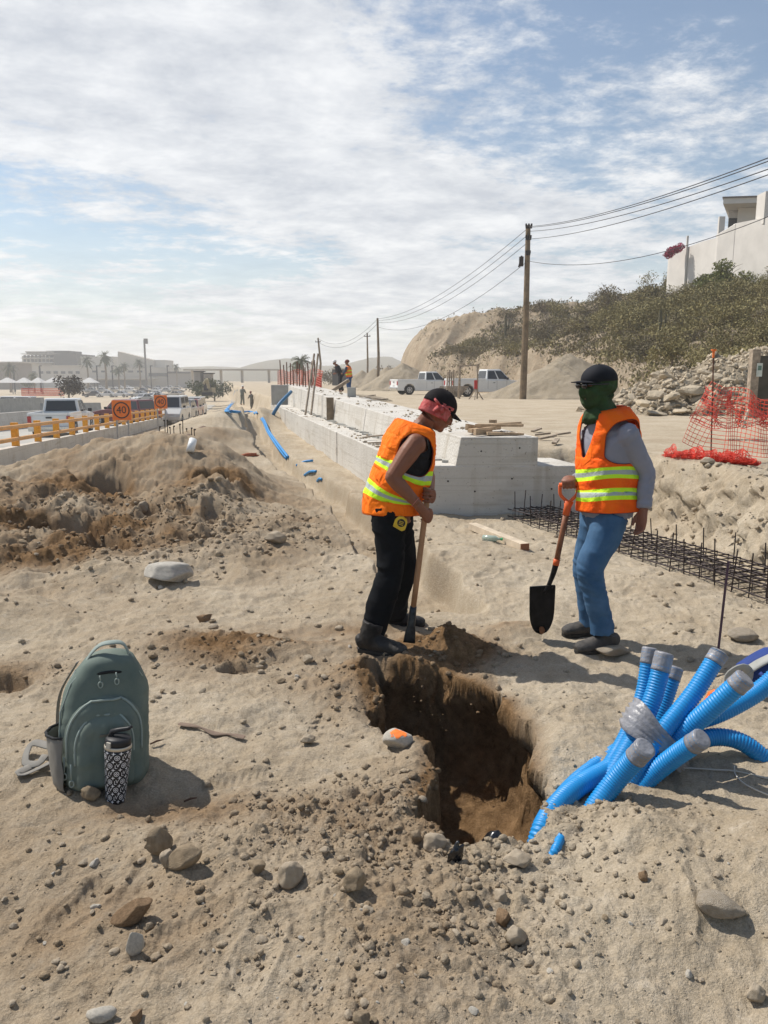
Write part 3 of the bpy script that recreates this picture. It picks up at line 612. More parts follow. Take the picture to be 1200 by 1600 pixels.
def wood_frames():
    # a timber frame with red-white marks and a barrel heap behind the first pickup
    q = P(745, 620, 45); z = gz(q.x, 45); t = empty('timber_frame', (q.x, 45, z), 'tall open timber frame standing behind the tailgate of the pickup with the ladder rack', 'timber frame')
    m = MB()
    for a, b in (((-1.0, 0), (-1.0, 1.9)), ((.02, 0), (.02, 1.9)), ((-1.1, 1.86), (.1, 1.92))): m.beam((q.x + a[0], 45, z + a[1]), (q.x + b[0], 45, z + b[1]), .09, .07)
    m.beam((q.x - 1.0, 46, z), (q.x - 1.0, 45, z + 1.9), .07, .05)
    m.build('posts', OLDW, t)
    q = P(743, 620, 43); z = gz(q.x, 43); t = empty('marker_post', (q.x, 43, z), 'wooden tripod post with a red painted top in front of the parked pickups', 'marker post')
    m = MB()
    for a in (.3, 2.4, 4.5): m.beam((q.x + .45 * math.cos(a), 43 + .45 * math.sin(a), z), (q.x, 43, z + .62), .06, .05)
    m.build('tripod', OLDW, t); m = MB(); m.box((q.x, 43, z + .82), (.17, .1, .48)); m.build('red_panel', mat('red_paint', (.5, .03, .03), .6), t)
    q = P(700, 617, 47); z = gz(q.x, 47); t = empty('plank_stack', (q.x, 47, z), 'untidy stack of timber and upright planks between the two parked pickups', 'plank stack')
    for i in range(9):
        m = MB(); a = random.uniform(-.3, .3); m.beam((q.x - .9 + .06 * i, 47 + .1 * i, z + .1 + .07 * i), (q.x + .8 + .05 * i, 47.2 - .04 * i, z + .12 + .07 * i), .14, .06); m.build('plank', OLDW, t)
    for i in range(4):
        m = MB(); m.beam((q.x - .1 + .14 * i, 47, z), (q.x - .02 + .12 * i, 47.1, z + 1.55 + .12 * (i % 2)), .09, .05); m.build('upright_plank', OLDW, t)
wood_frames()
# ------------------------------------------------------------------ hill with its cliff
def hillz(x, y):
    d = sdpoly(x, y, HILL); wob = 1.6 * fbm(x * .11, y * .11, 3, 201); dd = d + wob
    cliffy = ss(84, 95, y + .3 * x)
    cut = 2.6 * ss(0, 1.6, dd + .8 * fbm(x * .5, y * .5, 4, 202)) * ss(36, 60, y)
    wid = 25 * (1 - cliffy) + 4.5 * cliffy
    top = 9.8 + .6 * ss(20, 45, x) - 1.3 * ss(52, 30, y) - 1.5 * cliffy + .5 * fbm(x * .06, y * .06, 3, 203)
    z = cut + (top - cut) * np.clip(dd / wid, 0, 1) ** .8
    z = z + (.55 * fbm(x * .22, y * .22, 4, 204) + .35 * fbm(x * .9, y * .9, 4, 205)) * ss(0, 2, dd) + cliffy * ss(0, 3, dd) * ss(wid + 3, wid - 2, dd) * (.9 * rill(x, y, .35, 206) - .2)
    return np.where(dd > -2, z - .4 * ss(.5, -1, dd), -.6)
def build_hill():
    x = np.concatenate([np.linspace(0, 60, 420), np.geomspace(61, 260, 60)]); y = np.concatenate([np.linspace(5, 120, 620), np.geomspace(121, 300, 50)])
    Y, X = np.meshgrid(y, x, indexing='ij'); Z = hillz(X.ravel(), Y.ravel()).reshape(X.shape); base = H(X, Y); Z = base - .3 + np.maximum(Z, -.5) + .25 * (Z > 0)
    o = grid_mesh('hill', X, Y, Z, [soil_mat('hill_soil', (.46, .38, .28), (.36, .28, .20), (.25, .17, .10), (.3, .22, .13), grain=9)])
    return tag(o, kind='structure')
build_hill()
def hz(x, y):
    x = np.atleast_1d(np.asarray(x, float)); y = np.atleast_1d(np.asarray(y, float)); return H(x, y) - .05 + hillz(x, y)

# ---- foliage
def leafmat(name, c1, c2, c3=None):
    m = bpy.data.materials.new(name); m.use_nodes = True; nt = m.node_tree; N = nt.nodes; L = nt.links; b = N['Principled BSDF']
    b.inputs['Roughness'].default_value = .75; b.inputs['Specular IOR Level'].default_value = .2
    g = N.new('ShaderNodeNewGeometry'); oi = N.new('ShaderNodeObjectInfo'); r = N.new('ShaderNodeValToRGB')
    r.color_ramp.elements[0].color = (*c1, 1); r.color_ramp.elements[1].color = (*c2, 1)
    if c3: e = r.color_ramp.elements.new(.5); e.color = (*c3, 1)
    a = N.new('ShaderNodeMath'); a.operation = 'MULTIPLY_ADD'; L.new(g.outputs['Random Per Island'], a.inputs[0]); a.inputs[1].default_value = .5
    h = N.new('ShaderNodeMath'); h.operation = 'MULTIPLY'; h.inputs[1].default_value = .5; L.new(oi.outputs['Random'], h.inputs[0]); L.new(h.outputs[0], a.inputs[2])
    L.new(a.outputs[0], r.inputs[0]); L.new(r.outputs[0], b.inputs['Base Color']); MATS[name] = m; return m
DRY = leafmat('dry_scrub', (.20, .155, .10), (.26, .22, .12), (.15, .125, .075))
OLIVE = leafmat('olive_scrub', (.17, .14, .062), (.28, .235, .10), (.21, .18, .078))
GREEN = leafmat('green_scrub', (.12, .13, .035), (.24, .235, .07), (.17, .18, .05))
BOUG = leafmat('bougainvillea', (.35, .03, .09), (.45, .06, .13))
DKLEAF = leafmat('dark_leaf', (.04, .055, .025), (.10, .11, .05))
TWIG = mat('twig_bark', (.22, .17, .12), .9)
def leafcloud(name, n, rad, size, m, parent=None, centre=(0, 0, 0), lobes=6, stretch=(1, 1, .7), seed=0, link=True):
    r = np.random.default_rng(seed); c = r.normal(0, .42, (lobes, 3)) * np.array(stretch) * rad; c[:, 2] = np.abs(c[:, 2]) + rad * .25 * stretch[2]
    k = r.integers(0, lobes, n); d = r.normal(0, 1, (n, 3)); d /= np.linalg.norm(d, axis=1)[:, None]; rr = rad * .48 * (r.random(n) ** .45)
    p = c[k] + d * rr[:, None] * np.array(stretch); p = p[p[:, 2] > 0] if centre == (0, 0, 0) else p; n = len(p); p = p + np.array(centre)
    a = r.normal(0, 1, (n, 3)); a /= np.linalg.norm(a, axis=1)[:, None]; b = np.cross(a, r.normal(0, 1, (n, 3))); b /= np.linalg.norm(b, axis=1)[:, None]
    s = size * (.5 + r.random(n))[:, None]; v = np.stack([p - a * s, p + b * s * .45, p + a * s, p - b * s * .45], 1).reshape(-1, 3)
    f = np.arange(n * 4).reshape(-1, 4); mb = MB(); me = bpy.data.meshes.new(name); me.from_pydata(v.tolist(), [], f.tolist()); me.materials.append(m)
    o = bpy.data.objects.new(name, me); COL.objects.link(o)
    if parent: o.parent = parent
    return o
def shrub(kind, m, seed, h=1.2):
    t = empty('shrub', (0, 0, 0)); leafcloud('foliage', 1500, h, .045 * h, m, t, lobes=9, stretch=(1, 1, .75), seed=seed)
    mb = MB(); r = random.Random(seed)
    for k in range(9):
        a = r.uniform(0, 6.3); l = h * r.uniform(.5, 1.0); e = Vector((math.cos(a) * .6, math.sin(a) * .6, 1)).normalized() * l
        mb.tube([(0, 0, -.1), e * .5 + Vector((r.uniform(-.1, .1), 0, 0)), e], [.02 * h, .012 * h, .004], 5)
    mb.build('stems', TWIG, t); return t
def plant_hill():
    protos = [shrub('dry', DRY, 11), shrub('dry', DRY, 12, 1.4), shrub('olive', OLIVE, 13), shrub('olive', OLIVE, 14, 1.5), shrub('green', GREEN, 15, 1.3)]
    r = random.Random(5); n = 0; used = set()
    LABS = ['dry brown scrub bush among many on the hillside', 'dry brown scrub bush among many on the hillside', 'olive green bush among many on the hillside', 'olive green bush among many on the hillside', 'fresh green bush near the top of the hill below the white house']
    while n < 250:
        px = r.uniform(640, 1260); Y = r.uniform(30, 98); x = (px - 600) / F * Y * 1.0
        d = float(sdpoly(np.array([x]), np.array([Y]), HILL)[0])
        clf = 88 < Y + .3 * x and d < 8
        if d < 2.2 or (clf and r.random() < .93) or d > 40: continue
        topright = px > 960 and d > 14
        k = r.choice([4, 4, 3, 2]) if topright else r.choice([0, 0, 1, 2, 3, 1] if px < 960 else [0, 2, 3, 3])
        z = float(hz(x, Y)[0]); s = r.uniform(.7, 1.4)
        if k in used: o = copy_tree(protos[k])
        else: o = protos[k]; used.add(k)
        put(o, x, Y, z - .1, r.uniform(0, 6.3)); o.scale = (s, s, s * r.uniform(.8, 1.15)); kn = ['dry brown', 'dry brown', 'olive', 'olive', 'fresh green'][k]
        where = ('above the cliff, left of the tall pole' if px < 815 else 'above the sand pile' if px < 930 else 'above the worker with the green face cover' if px < 1040 else 'below the white house')
        hb = 'low on the slope' if d < 9 else 'high on the slope' if d > 18 else 'halfway up the slope'
        tag(o, '%s bush %s %s' % (kn, hb, where), 'bush', '%s bushes %s' % (kn, where)); n += 1
    # undergrowth
    N_ = 60000; rr = np.random.default_rng(3); px = rr.uniform(620, 1290, N_); Y = rr.uniform(18, 100, N_); x = (px - 600) / F * Y; d = sdpoly(x, Y, HILL)
    clf = (Y + .3 * x > 90) & (d < 7.5); keep = (d > 1.0) & (d < 42) & (~clf | (rr.random(N_) < .03)) & (fbm(x * .3, Y * .3, 3, 300) + .9 * rr.random(N_) > .1)
    x, Y = x[keep], Y[keep]; z = hz(x, Y); n = len(x); nb = 5; v = []; 
    base = np.stack([x, Y, z], 1); q = []
    for k in range(nb):
        off = rr.normal(0, .22, (n, 3)); off[:, 2] = np.abs(off[:, 2]) * .8; c = base + off; a = rr.normal(0, 1, (n, 3)); a[:, 2] = np.abs(a[:, 2]) + .3; a /= np.linalg.norm(a, axis=1)[:, None]
        b = np.cross(a, rr.normal(0, 1, (n, 3))); b /= np.linalg.norm(b, axis=1)[:, None]; s = (.05 + .09 * rr.random(n))[:, None] * (Y / 60)[:, None] ** .5
        q.append(np.stack([c - a * s, c + b * s * .5, c + a * s * 1.4, c - b * s * .5], 1))
    v = np.concatenate(q, 0).reshape(-1, 3); nf = len(v) // 4; me = bpy.data.meshes.new('scrub'); me.vertices.add(len(v)); me.vertices.foreach_set('co', v.astype(np.float32).ravel())
    me.loops.add(nf * 4); me.loops.foreach_set('vertex_index', np.arange(nf * 4, dtype=np.int32)); me.polygons.add(nf); me.polygons.foreach_set('loop_start', np.arange(nf, dtype=np.int32) * 4); me.polygons.foreach_set('loop_total', np.full(nf, 4, np.int32))
    xx = np.concatenate([x] * nb); yy = np.concatenate([Y] * nb); g = ((xx / yy > .28) & (rr.random(nf) < .6)) | (rr.random(nf) < .3)
    me.polygons.foreach_set('material_index', np.where(g, 1, 0).astype(np.int32)); me.update(calc_edges=True); me.materials.append(DRY); me.materials.append(OLIVE)
    o = bpy.data.objects.new('scrub', me); COL.objects.link(o); tag(o, 'low dry and olive scrub covering the hillside between the bushes', 'undergrowth', kind='stuff')
plant_hill()
def skyline_tree(px, Y, h, lab, m=DRY, n=700):
    x = (px - 600) / F * Y; z = float(hz(x, Y)[0]); t = empty('bare_tree', (x, Y, z), lab, 'tree'); mb = MB(); r = random.Random(int(px))
    mb.tube([(x, Y, z - .3), (x + .1, Y, z + h * .5), (x, Y, z + h * .8)], [.12, .08, .03], 6)
    for k in range(14):
        a = r.uniform(0, 6.3); b = Vector((x, Y, z + h * r.uniform(.3, .75))); e = b + Vector((math.cos(a), math.sin(a), r.uniform(.2, .9))) * h * .45
        mb.tube([b, (b + e) / 2 + Vector((0, 0, .1)), e], [.04, .02, .008], 5)
    mb.build('trunk', TWIG, t); o = leafcloud('crown', n, h * .62, .11, m, t, centre=(0, 0, h * .3), lobes=9, stretch=(1.1, 1.1, .7), seed=int(px))
skyline_tree(938, 72, 2.8, 'sparse thin tree on the hill skyline, left of the round bush'); skyline_tree(1005, 70, 2.2, 'rounded dense brown-green bush on the skyline left of the white house', OLIVE, 2500)
skyline_tree(1120, 62, 2.6, 'large bright green bush against the foot of the white house wall', GREEN, 3500); skyline_tree(1090, 62, 2.0, 'green bush left of the largest bush under the white house', GREEN, 2500)
skyline_tree(1030, 66, 1.8, 'pale twiggy bush directly left of the white wall corner', DRY, 500)
def cactus(px, py, Y, h, lab):
    q = P(px, py, Y); z = float(hz(q.x, Y)[0]); m = MB(); m.tube([(q.x, Y, z - .2), (q.x + .05, Y, z + h * .6), (q.x, Y, z + h)], [.13, .14, .07], 9)
    m.tube([(q.x, Y, z + h * .4), (q.x + .35, Y, z + h * .5), (q.x + .38, Y, z + h * .85)], [.08, .09, .05], 8)
    tag(m.build('cactus', mat('cactus_skin', (.10, .09, .05), .8, var=.2), origin=(q.x, Y, z)), lab, 'cactus')
cactus(1032, 480, 50, 2.0, 'dark columnar cactus rising mid slope below the white house'); cactus(790, 490, 80, 2.4, 'dark columnar cactus on the slope left of the tall utility pole')

# ------------------------------------------------------------------ white house on the hill
def house():
    Y = 76.0; WH = mat('white_render', (.66, .62, .57), .9, var=.05, vscale=.8, spec=.1)
    top = [(1046, 403), (1056, 396), (1075, 386), (1098, 377), (1122, 371)]; base = P(1046, 440, Y)
    t = empty('garden_wall', (base.x, Y, base.z - 2), 'pale curved garden wall rising to the right on the hilltop', 'wall'); m = MB()
    ring = []
    pts = [(P(px, py, Y - .13 * (px - 1046) ** .9), ) for px, py in top]
    rr = []
    for (px, py) in top:
        p = P(px, py, Y - .10 * (px - 1046)); rr.append([Vector((p.x, p.y, 6)), Vector((p.x, p.y + .35, 6)), Vector((p.x, p.y + .35, p.z)), Vector((p.x, p.y, p.z))])
    m.loft(rr); m.build('curved_wall', WH, t)
    m = MB(); p = P(1073, 378, Y - 2.8); m.box((p.x, p.y - .15, p.z - 2), (.16, .16, 5.0)); m.build('pillar', WH, t)
    t = empty('hill_house', (32, 66, 8), 'large pale house with a flat overhanging roof at the top right of the hill', 'house'); m = MB()
    a = P(1122, 366, 68.4)
    rr = []
    for (px, py, yy) in ((1122, 366, 68.3), (1149, 350, 66.5), (1149.6, 349, 66.5), (1215, 336, 62), (1300, 320, 58)):
        p = P(px, py, yy); rr.append([Vector((p.x, p.y, 5)), Vector((p.x, p.y + .4, 5)), Vector((p.x, p.y + .4, p.z)), Vector((p.x, p.y, p.z))])
    m.loft(rr); m.build('terrace_wall', WH, t)
    zr_ = P(1129, 320, 71).z; r0 = P(1129, 318, 71)
    def slab(name, px, y0, y1, za, zb, mm, dx=0): m = MB(); a = P(px, 330, y0); m.prism([(a.x + dx, y0), (a.x + dx + 14, y0 - 2.0), (a.x + 18, y1), (a.x + dx + (y1 - y0) * .52, y1)], za, zb, 'z'); m.build(name, mm, t)
    slab('upper_room', 1153, 72.2, 80, zr_ - 6, zr_ - .02, WH); slab('side_room', 1139, 73.5, 79, zr_ - 6, zr_ - .02, WH)
    slab('roof', 1129, 70.6, 81, zr_, zr_ + .45, WH); slab('roof_edge', 1129, 70.5, 81.1, zr_ + .452, zr_ + .57, mat('roof_trim', (.18, .15, .13), .8), -.1)
    m = MB(); p = P(1200, 340, 62.6); m.box((p.x + .7, 64, p.z + .9), (1.4, 1.4, 2.4)); m.build('chimney', WH, t)
    m = MB(); p = P(1127, 352, 69); m.box((p.x, p.y, p.z), (.5, .25, 1.4)); m.build('balcony_post', WH, t)
    m = MB(); p = P(1142, 340, 68.5); m.box((p.x + 2.2, 73.1, p.z + .1), (.8, .04, 1.5)); m.build('window', GLASS, t)
    p = P(1058, 388, 73); b = leafcloud('bougainvillea_bush', 1800, .95, .09, BOUG, None, centre=(.0001, 0, 0), lobes=8, stretch=(1.1, .8, .7), seed=77); put(b, p.x, p.y, p.z - .8, 0)
    tag(b, 'magenta flowering bush spilling over the left end of the curved white wall', 'bush')
house()
# ------------------------------------------------------------------ poles and wires
def pole(px, ptop, pbase, Y, r, lab, arms=()):
    b = P(px[1], pbase, Y); tp = P(px[0], ptop, Y); t = empty('utility_pole', (b.x, Y, gz(b.x, Y)), lab, 'utility pole', 'utility poles')
    m = MB(); z0 = min(gz(b.x, Y), b.z) - .3; m.tube([(b.x, Y, z0), (b.x * .5 + tp.x * .5, Y, (z0 + tp.z) / 2), (b.x, Y, tp.z)], [r, r * .85, r * .66], 12); m.build('post', POLEW, t)
    m = MB()
    for dz, L_ in arms:
        m.box((b.x, Y - r, tp.z - dz), (L_, .08, .1))
        for s in (-1, 0, 1): m.tube([(b.x + s * L_ * .42, Y - r, tp.z - dz + .05), (b.x + s * L_ * .42, Y - r, tp.z - dz + .2)], .05, 6)
    if arms: m.build('insulators', STEEL, t)
    return Vector((b.x, Y, tp.z))
A = pole((827, 817), 352, 622, 44, .20, 'tallest and nearest wooden utility pole, in front of the sand pile', ((.15, .35), (.75, .3), (1.55, .25)))
m = MB(); m.box((A.x - .32, 44, A.z - 1.9), (.22, .2, .5)); m.tube([(A.x - .3, 44, A.z - 1.6), (A.x - .45, 44, A.z - 2.2)], .05, 6); k_ = m.build('junction_box', STEEL, bpy.data.objects['utility_pole'])
B = pole((593, 590), 497, 603, 88, .17, 'second utility pole, left of the cliff and taller than the two beyond it'); C_ = pole((575, 574), 520, 600, 112, .15, 'third utility pole, thin and just left of the second pole', ((.5, .9),)); D_ = pole((504, 498), 528, 602, 118, .19, 'leftmost utility pole, leaning slightly above the orange netting', ((.6, .8),))
def wire(a, b, sag, lab, r=.013, g='overhead wires'):
    m = MB(); a = Vector(a); b = Vector(b); m.tube([a.lerp(b, t) - Vector((0, 0, sag * 4 * t * (1 - t))) for t in np.linspace(0, 1, 25)], r, 5)
    tag(m.build('overhead_wire', WIRE, origin=a), lab, 'wire', g)
for i, (dz, px, py) in enumerate([(.1, 1290, 212), (.15, 1290, 218), (.35, 1290, 232), (.75, 1290, 240)]):
    wire(A - Vector((0, .2, dz)), P(px, py, 17), .35, 'one of four overhead wires rising from the tall pole to the top right', g='wires rising to the top right')
wire(A - Vector((0, .2, 1.9)), P(1290, 300, 24), .9, 'lowest wire crossing to the right in front of the white house')
for dz in (.15, .5, .9, 1.9): wire(A - Vector((0, .2, dz)), B - Vector((0, 0, dz * .5)), 1.0 + .3 * dz, 'wire sagging between the tallest pole and the second pole', .015, 'wires between the first two poles')
for dz in (.1, .6): wire(B - Vector((0, 0, dz)), D_ - Vector((0, 0, dz)), 1.6, 'faint wire sagging from the second pole to the leftmost pole', .018, 'wires to the leftmost pole')
# ------------------------------------------------------------------ rocks
def rock_mesh(name, seed, sub=3, cuts=9, m=LIMESTONE, rough=.10, scale=(1, 1, .7), lo=.55, hi=.85):
    bm = bmesh.new(); bmesh.ops.create_icosphere(bm, subdivisions=sub, radius=1); r = random.Random(seed)
    pl = []
    for k in range(cuts):
        n = Vector((r.gauss(0, 1), r.gauss(0, 1), r.gauss(0, 1))).normalized(); pl.append((n, r.uniform(lo, hi)))
    for v in bm.verts:
        p = v.co.copy()
        for n, d in pl:
            e = p.dot(n) - d
            if e > 0: p -= n * e * .96
        p *= 1 + rough * mnoise.fractal(p * 1.7 + Vector((seed, 0, 0)), .8, 2.0, 4) 
        v.co = Vector((p.x * scale[0], p.y * scale[1], p.z * scale[2]))
    me = bpy.data.meshes.new(name); bm.to_mesh(me); bm.free(); me.materials.append(m)
    if sub > 2: me.polygons.foreach_set('use_smooth', [True] * len(me.polygons))
    return me
def rock_ob(me, name, p, s, rz=0, tilt=(0, 0), label=None, cat='rock', group=None):
    o = bpy.data.objects.new(name, me); COL.objects.link(o); o.location = p; o['wloc'] = tuple(p); o.scale = s if hasattr(s, '__len__') else (s,) * 3
    o.rotation_euler = (tilt[0], tilt[1], rz); return tag(o, label, cat, group)
def rockpx(px, py, w, h, depth_sc, label, me, rz=0, tilt=(0, 0), sink=.25, group=None):
    q = hit(px, py + h * .3); D = q.y * math.cos(PITCH) + (CAMZ - q.z) * math.sin(PITCH); a = w / F * D / 2; b = h / F * D / 2
    return rock_ob(me, 'rock', q + Vector((0, a * depth_sc * .3, b * (1 - sink))), (a * 1.12, a * depth_sc, b * 1.35), rz, tilt, label, 'rock', group)
DUSTY = mat('dusty_stone', (.46, .385, .29), .95, var=.1, vscale=2, bump=.5, bscale=20, spec=.08, col2=(.36, .29, .21)); DUSTY2 = mat('clay_lump', (.36, .28, .19), .97, var=.15, vscale=2, bump=.6, bscale=16, spec=.05)
RK = [rock_mesh('rock', 100 + i, 4, 9 + i, [DUSTY, DUSTY, DUSTY2, BROWNROCK][i % 4], scale=(1, 1, .85)) for i in range(8)]
rockpx(264, 899, 78, 34, .8, 'large smooth pale grey boulder on the left slope, biggest stone near the backpack side', rock_mesh('rock', 33, 4, 12, mat('grey_boulder', (.42, .39, .34), .9, var=.12, vscale=7, bump=.3), .05), 0.05, (0, .08))
rockpx(430, 842, 36, 22, .7, 'pale angular rock on the flat path left of the trench', RK[1], .4)
rockpx(318, 967, 30, 14, .7, 'small brown rounded stone lying below the large grey boulder', RK[3], .3)
rockpx(247, 1323, 42, 48, .8, 'rounded clay lump standing left of the two tilted stones below the backpack', RK[2], .6)
rockpx(289, 1348, 60, 26, .6, 'tilted grey-brown stone below the backpack, right of the rounded clay lump', rock_mesh('rock', 52, 4, 6, DUSTY2, .05, (1, 1, 1), .6, .85), -.1, (0, -.5), -.2)
rockpx(263, 1346, 30, 34, .7, 'smaller pale stone tucked between the clay lump and the tilted stone', RK[5], .2)
rockpx(206, 1438, 76, 26, .45, 'long brown block-shaped stone tilted up to the right near the bottom left', rock_mesh('rock', 51, 4, 5, BROWNROCK, .05, (1, 1, 1), .6, .8), -.1, (0, -.62), -.35)
rockpx(211, 1478, 28, 46, .6, 'white stone half hidden under the long brown tilted stone', rock_mesh('rock', 44, 3, 8, PALEROCK), .4)
rockpx(453, 1371, 40, 38, .9, 'round clay-coloured stone in the gravelly soil at lower centre', RK[0], .9)
rockpx(553, 1382, 42, 36, .9, 'rounded stone right of the round clay-coloured stone at lower centre', RK[2], 1.9)
rockpx(402, 1357, 34, 24, .8, 'flat stone left of the round clay-coloured stone', RK[6], 2.3)
rockpx(158, 1588, 42, 24, .8, 'white stone cut by the bottom edge of the photo at left', rock_mesh('rock', 45, 3, 8, PALEROCK), .1)
rockpx(212, 1592, 26, 20, .8, 'brown stone right of the white stone at the bottom left edge', RK[3], .6)
rockpx(1128, 1424, 72, 40, .75, 'large pale block-shaped rock casting a shadow at lower right', rock_mesh('rock', 46, 4, 6, LIMESTONE, .05), .1, (0, .15), .1)
rockpx(1180, 1556, 34, 34, .8, 'grey stone at the bottom right corner', RK[1], .5)
rockpx(804, 1470, 40, 32, .8, 'pale angular stone under the brown round stone, right of bottom centre', RK[5], .5)
rockpx(786, 1438, 32, 28, .8, 'brown round stone touching the pale angular stone, right of bottom centre', RK[3], 1.5)
rockpx(783, 1403, 28, 20, .8, 'grey-brown stone above the brown round stone', RK[0], 2.0)
rockpx(1006, 1372, 18, 18, .8, 'small brown stone on the bare slope under the blue conduits', RK[7], 2.0)
rockpx(563, 1600, 30, 30, .9, 'stone cut by the bottom edge at centre', RK[6], .4)
rockpx(140, 1243, 30, 22, .8, 'small tan stone propping the foot of the patterned tumbler', RK[2], .2)
rockpx(480, 1157, 26, 16, .8, 'pale stone on the flat ground left of the orange-marked rock', RK[1], .8)
rockpx(481, 1031, 22, 14, .8, 'white stone in the brown loose soil left of the bending worker', RK[5], 1.8)
rockpx(956, 1020, 60, 18, .9, 'flat pale slab under the heel of the worker holding the shovel', rock_mesh('rock', 48, 4, 9, LIMESTONE, .04), .15, (.0, .06), -.1)
rockpx(1085, 1117, 60, 30, .8, 'rounded dusty boulder right of the taped conduits', rock_mesh('rock', 47, 4, 5, LIMESTONE, .06), .15)
rockpx(1160, 995, 50, 22, .8, 'low rounded grey stone above the blue bag at right', rock_mesh('rock', 50, 4, 5, LIMESTONE, .06), .15)
rockpx(678, 1320, 36, 26, .9, 'rounded stone on the near rim of the hole', RK[0], .3); rockpx(650, 1310, 24, 22, .9, 'smaller stone left of the rounded one on the near rim of the hole', RK[6], .9)
rockpx(808, 1345, 44, 24, .9, 'pale low stone on the rim directly under the dark pit', RK[1], .3)
rockpx(225, 795, 18, 20, .7, 'upright pale stone on the dirt mound, between two dark hollows', RK[5], .3)
rockpx(1105, 722, 26, 14, .8, 'pale stone in front of the bundled orange net', RK[1], .5)
rk = rockpx(622, 1158, 44, 34, .9, 'pale rock at the left lip of the hole sprayed with orange paint', rock_mesh('rock', 49, 4, 6, PALEROCK, .05), .2, (0, 0), .3)
def paint_spot():
    m = MB(); bm = bmesh.new(); bm.from_mesh(rk.data); vs = []; 
    top = [f for f in bm.faces if (rk.rotation_euler.to_matrix() @ f.normal).z > .25 and (f.calc_center_median() - Vector((-.02, -.35, .55))).length < .50 + .08 * math.sin(f.index)]
    mp = {}
    for f in top:
        ids = []
        for v in f.verts:
            if v.index not in mp: mp[v.index] = len(vs); vs.append(v.co * 1.02)
            ids.append(mp[v.index])
        m.f.append(tuple(ids)); m.mi.append(0)
    m.v = [tuple(v) for v in vs]; bm.free(); me = bpy.data.meshes.new('paint_mark'); me.from_pydata(m.v, [], m.f); me.materials.append(mat('spray_orange', (.95, .22, .04), .7, var=.08, vscale=30))
    o = bpy.data.objects.new('paint_mark', me); COL.objects.link(o); o.parent = rk
paint_spot()
# loose stones, countable ones
PEB = [rock_mesh('stone', 300 + i, 2, 6, [DUSTY, DUSTY, PALEROCK, DUSTY, DUSTY2, DUSTY, DUSTY2, DUSTY][i % 8], .12, (1, .85, .75)) for i in range(8)]
def scatter_stones():
    r = random.Random(21); n = 0
    zones = [((0, 1300), (600, 1600), 70, (8, 20), 'loose stone in the trampled soil at the bottom left'), ((400, 1250), (760, 1600), 80, (7, 22), 'loose stone in the crumbly soil below the hole'),
             ((760, 1330), (1200, 1600), 32, (6, 16), 'loose stone on the bare grey slope at the bottom right'), ((230, 970), (560, 1100), 30, (8, 18), 'loose stone in the brown soil left of the bending worker'),
             ((0, 750), (430, 960), 30, (6, 16), 'loose stone on the flank of the left dirt mound'), ((650, 830), (1100, 1100), 26, (4, 9), 'small stone on the pale ground around the standing worker')]
    for (x0, y0), (x1, y1), k, (a, b), lab in zones:
        for i in range(k):
            px, py = r.uniform(x0, x1), r.uniform(y0, y1); q = hit(px, py)
            if q.z < -.2: continue
            D = q.y; s = (a + (b - a) * r.random() ** 3.5) / 2 / F * D * 1.05
            o = rock_ob(PEB[r.randrange(8)], 'stone', q + Vector((0, 0, s * .25)), (s * r.uniform(.9, 1.3), s, s * r.uniform(.7, 1)), r.uniform(0, 6.3), (r.uniform(-.3, .3), r.uniform(-.3, .3)), lab, 'stone', 'stones: ' + lab[lab.index('stone') + 6:])
scatter_stones()
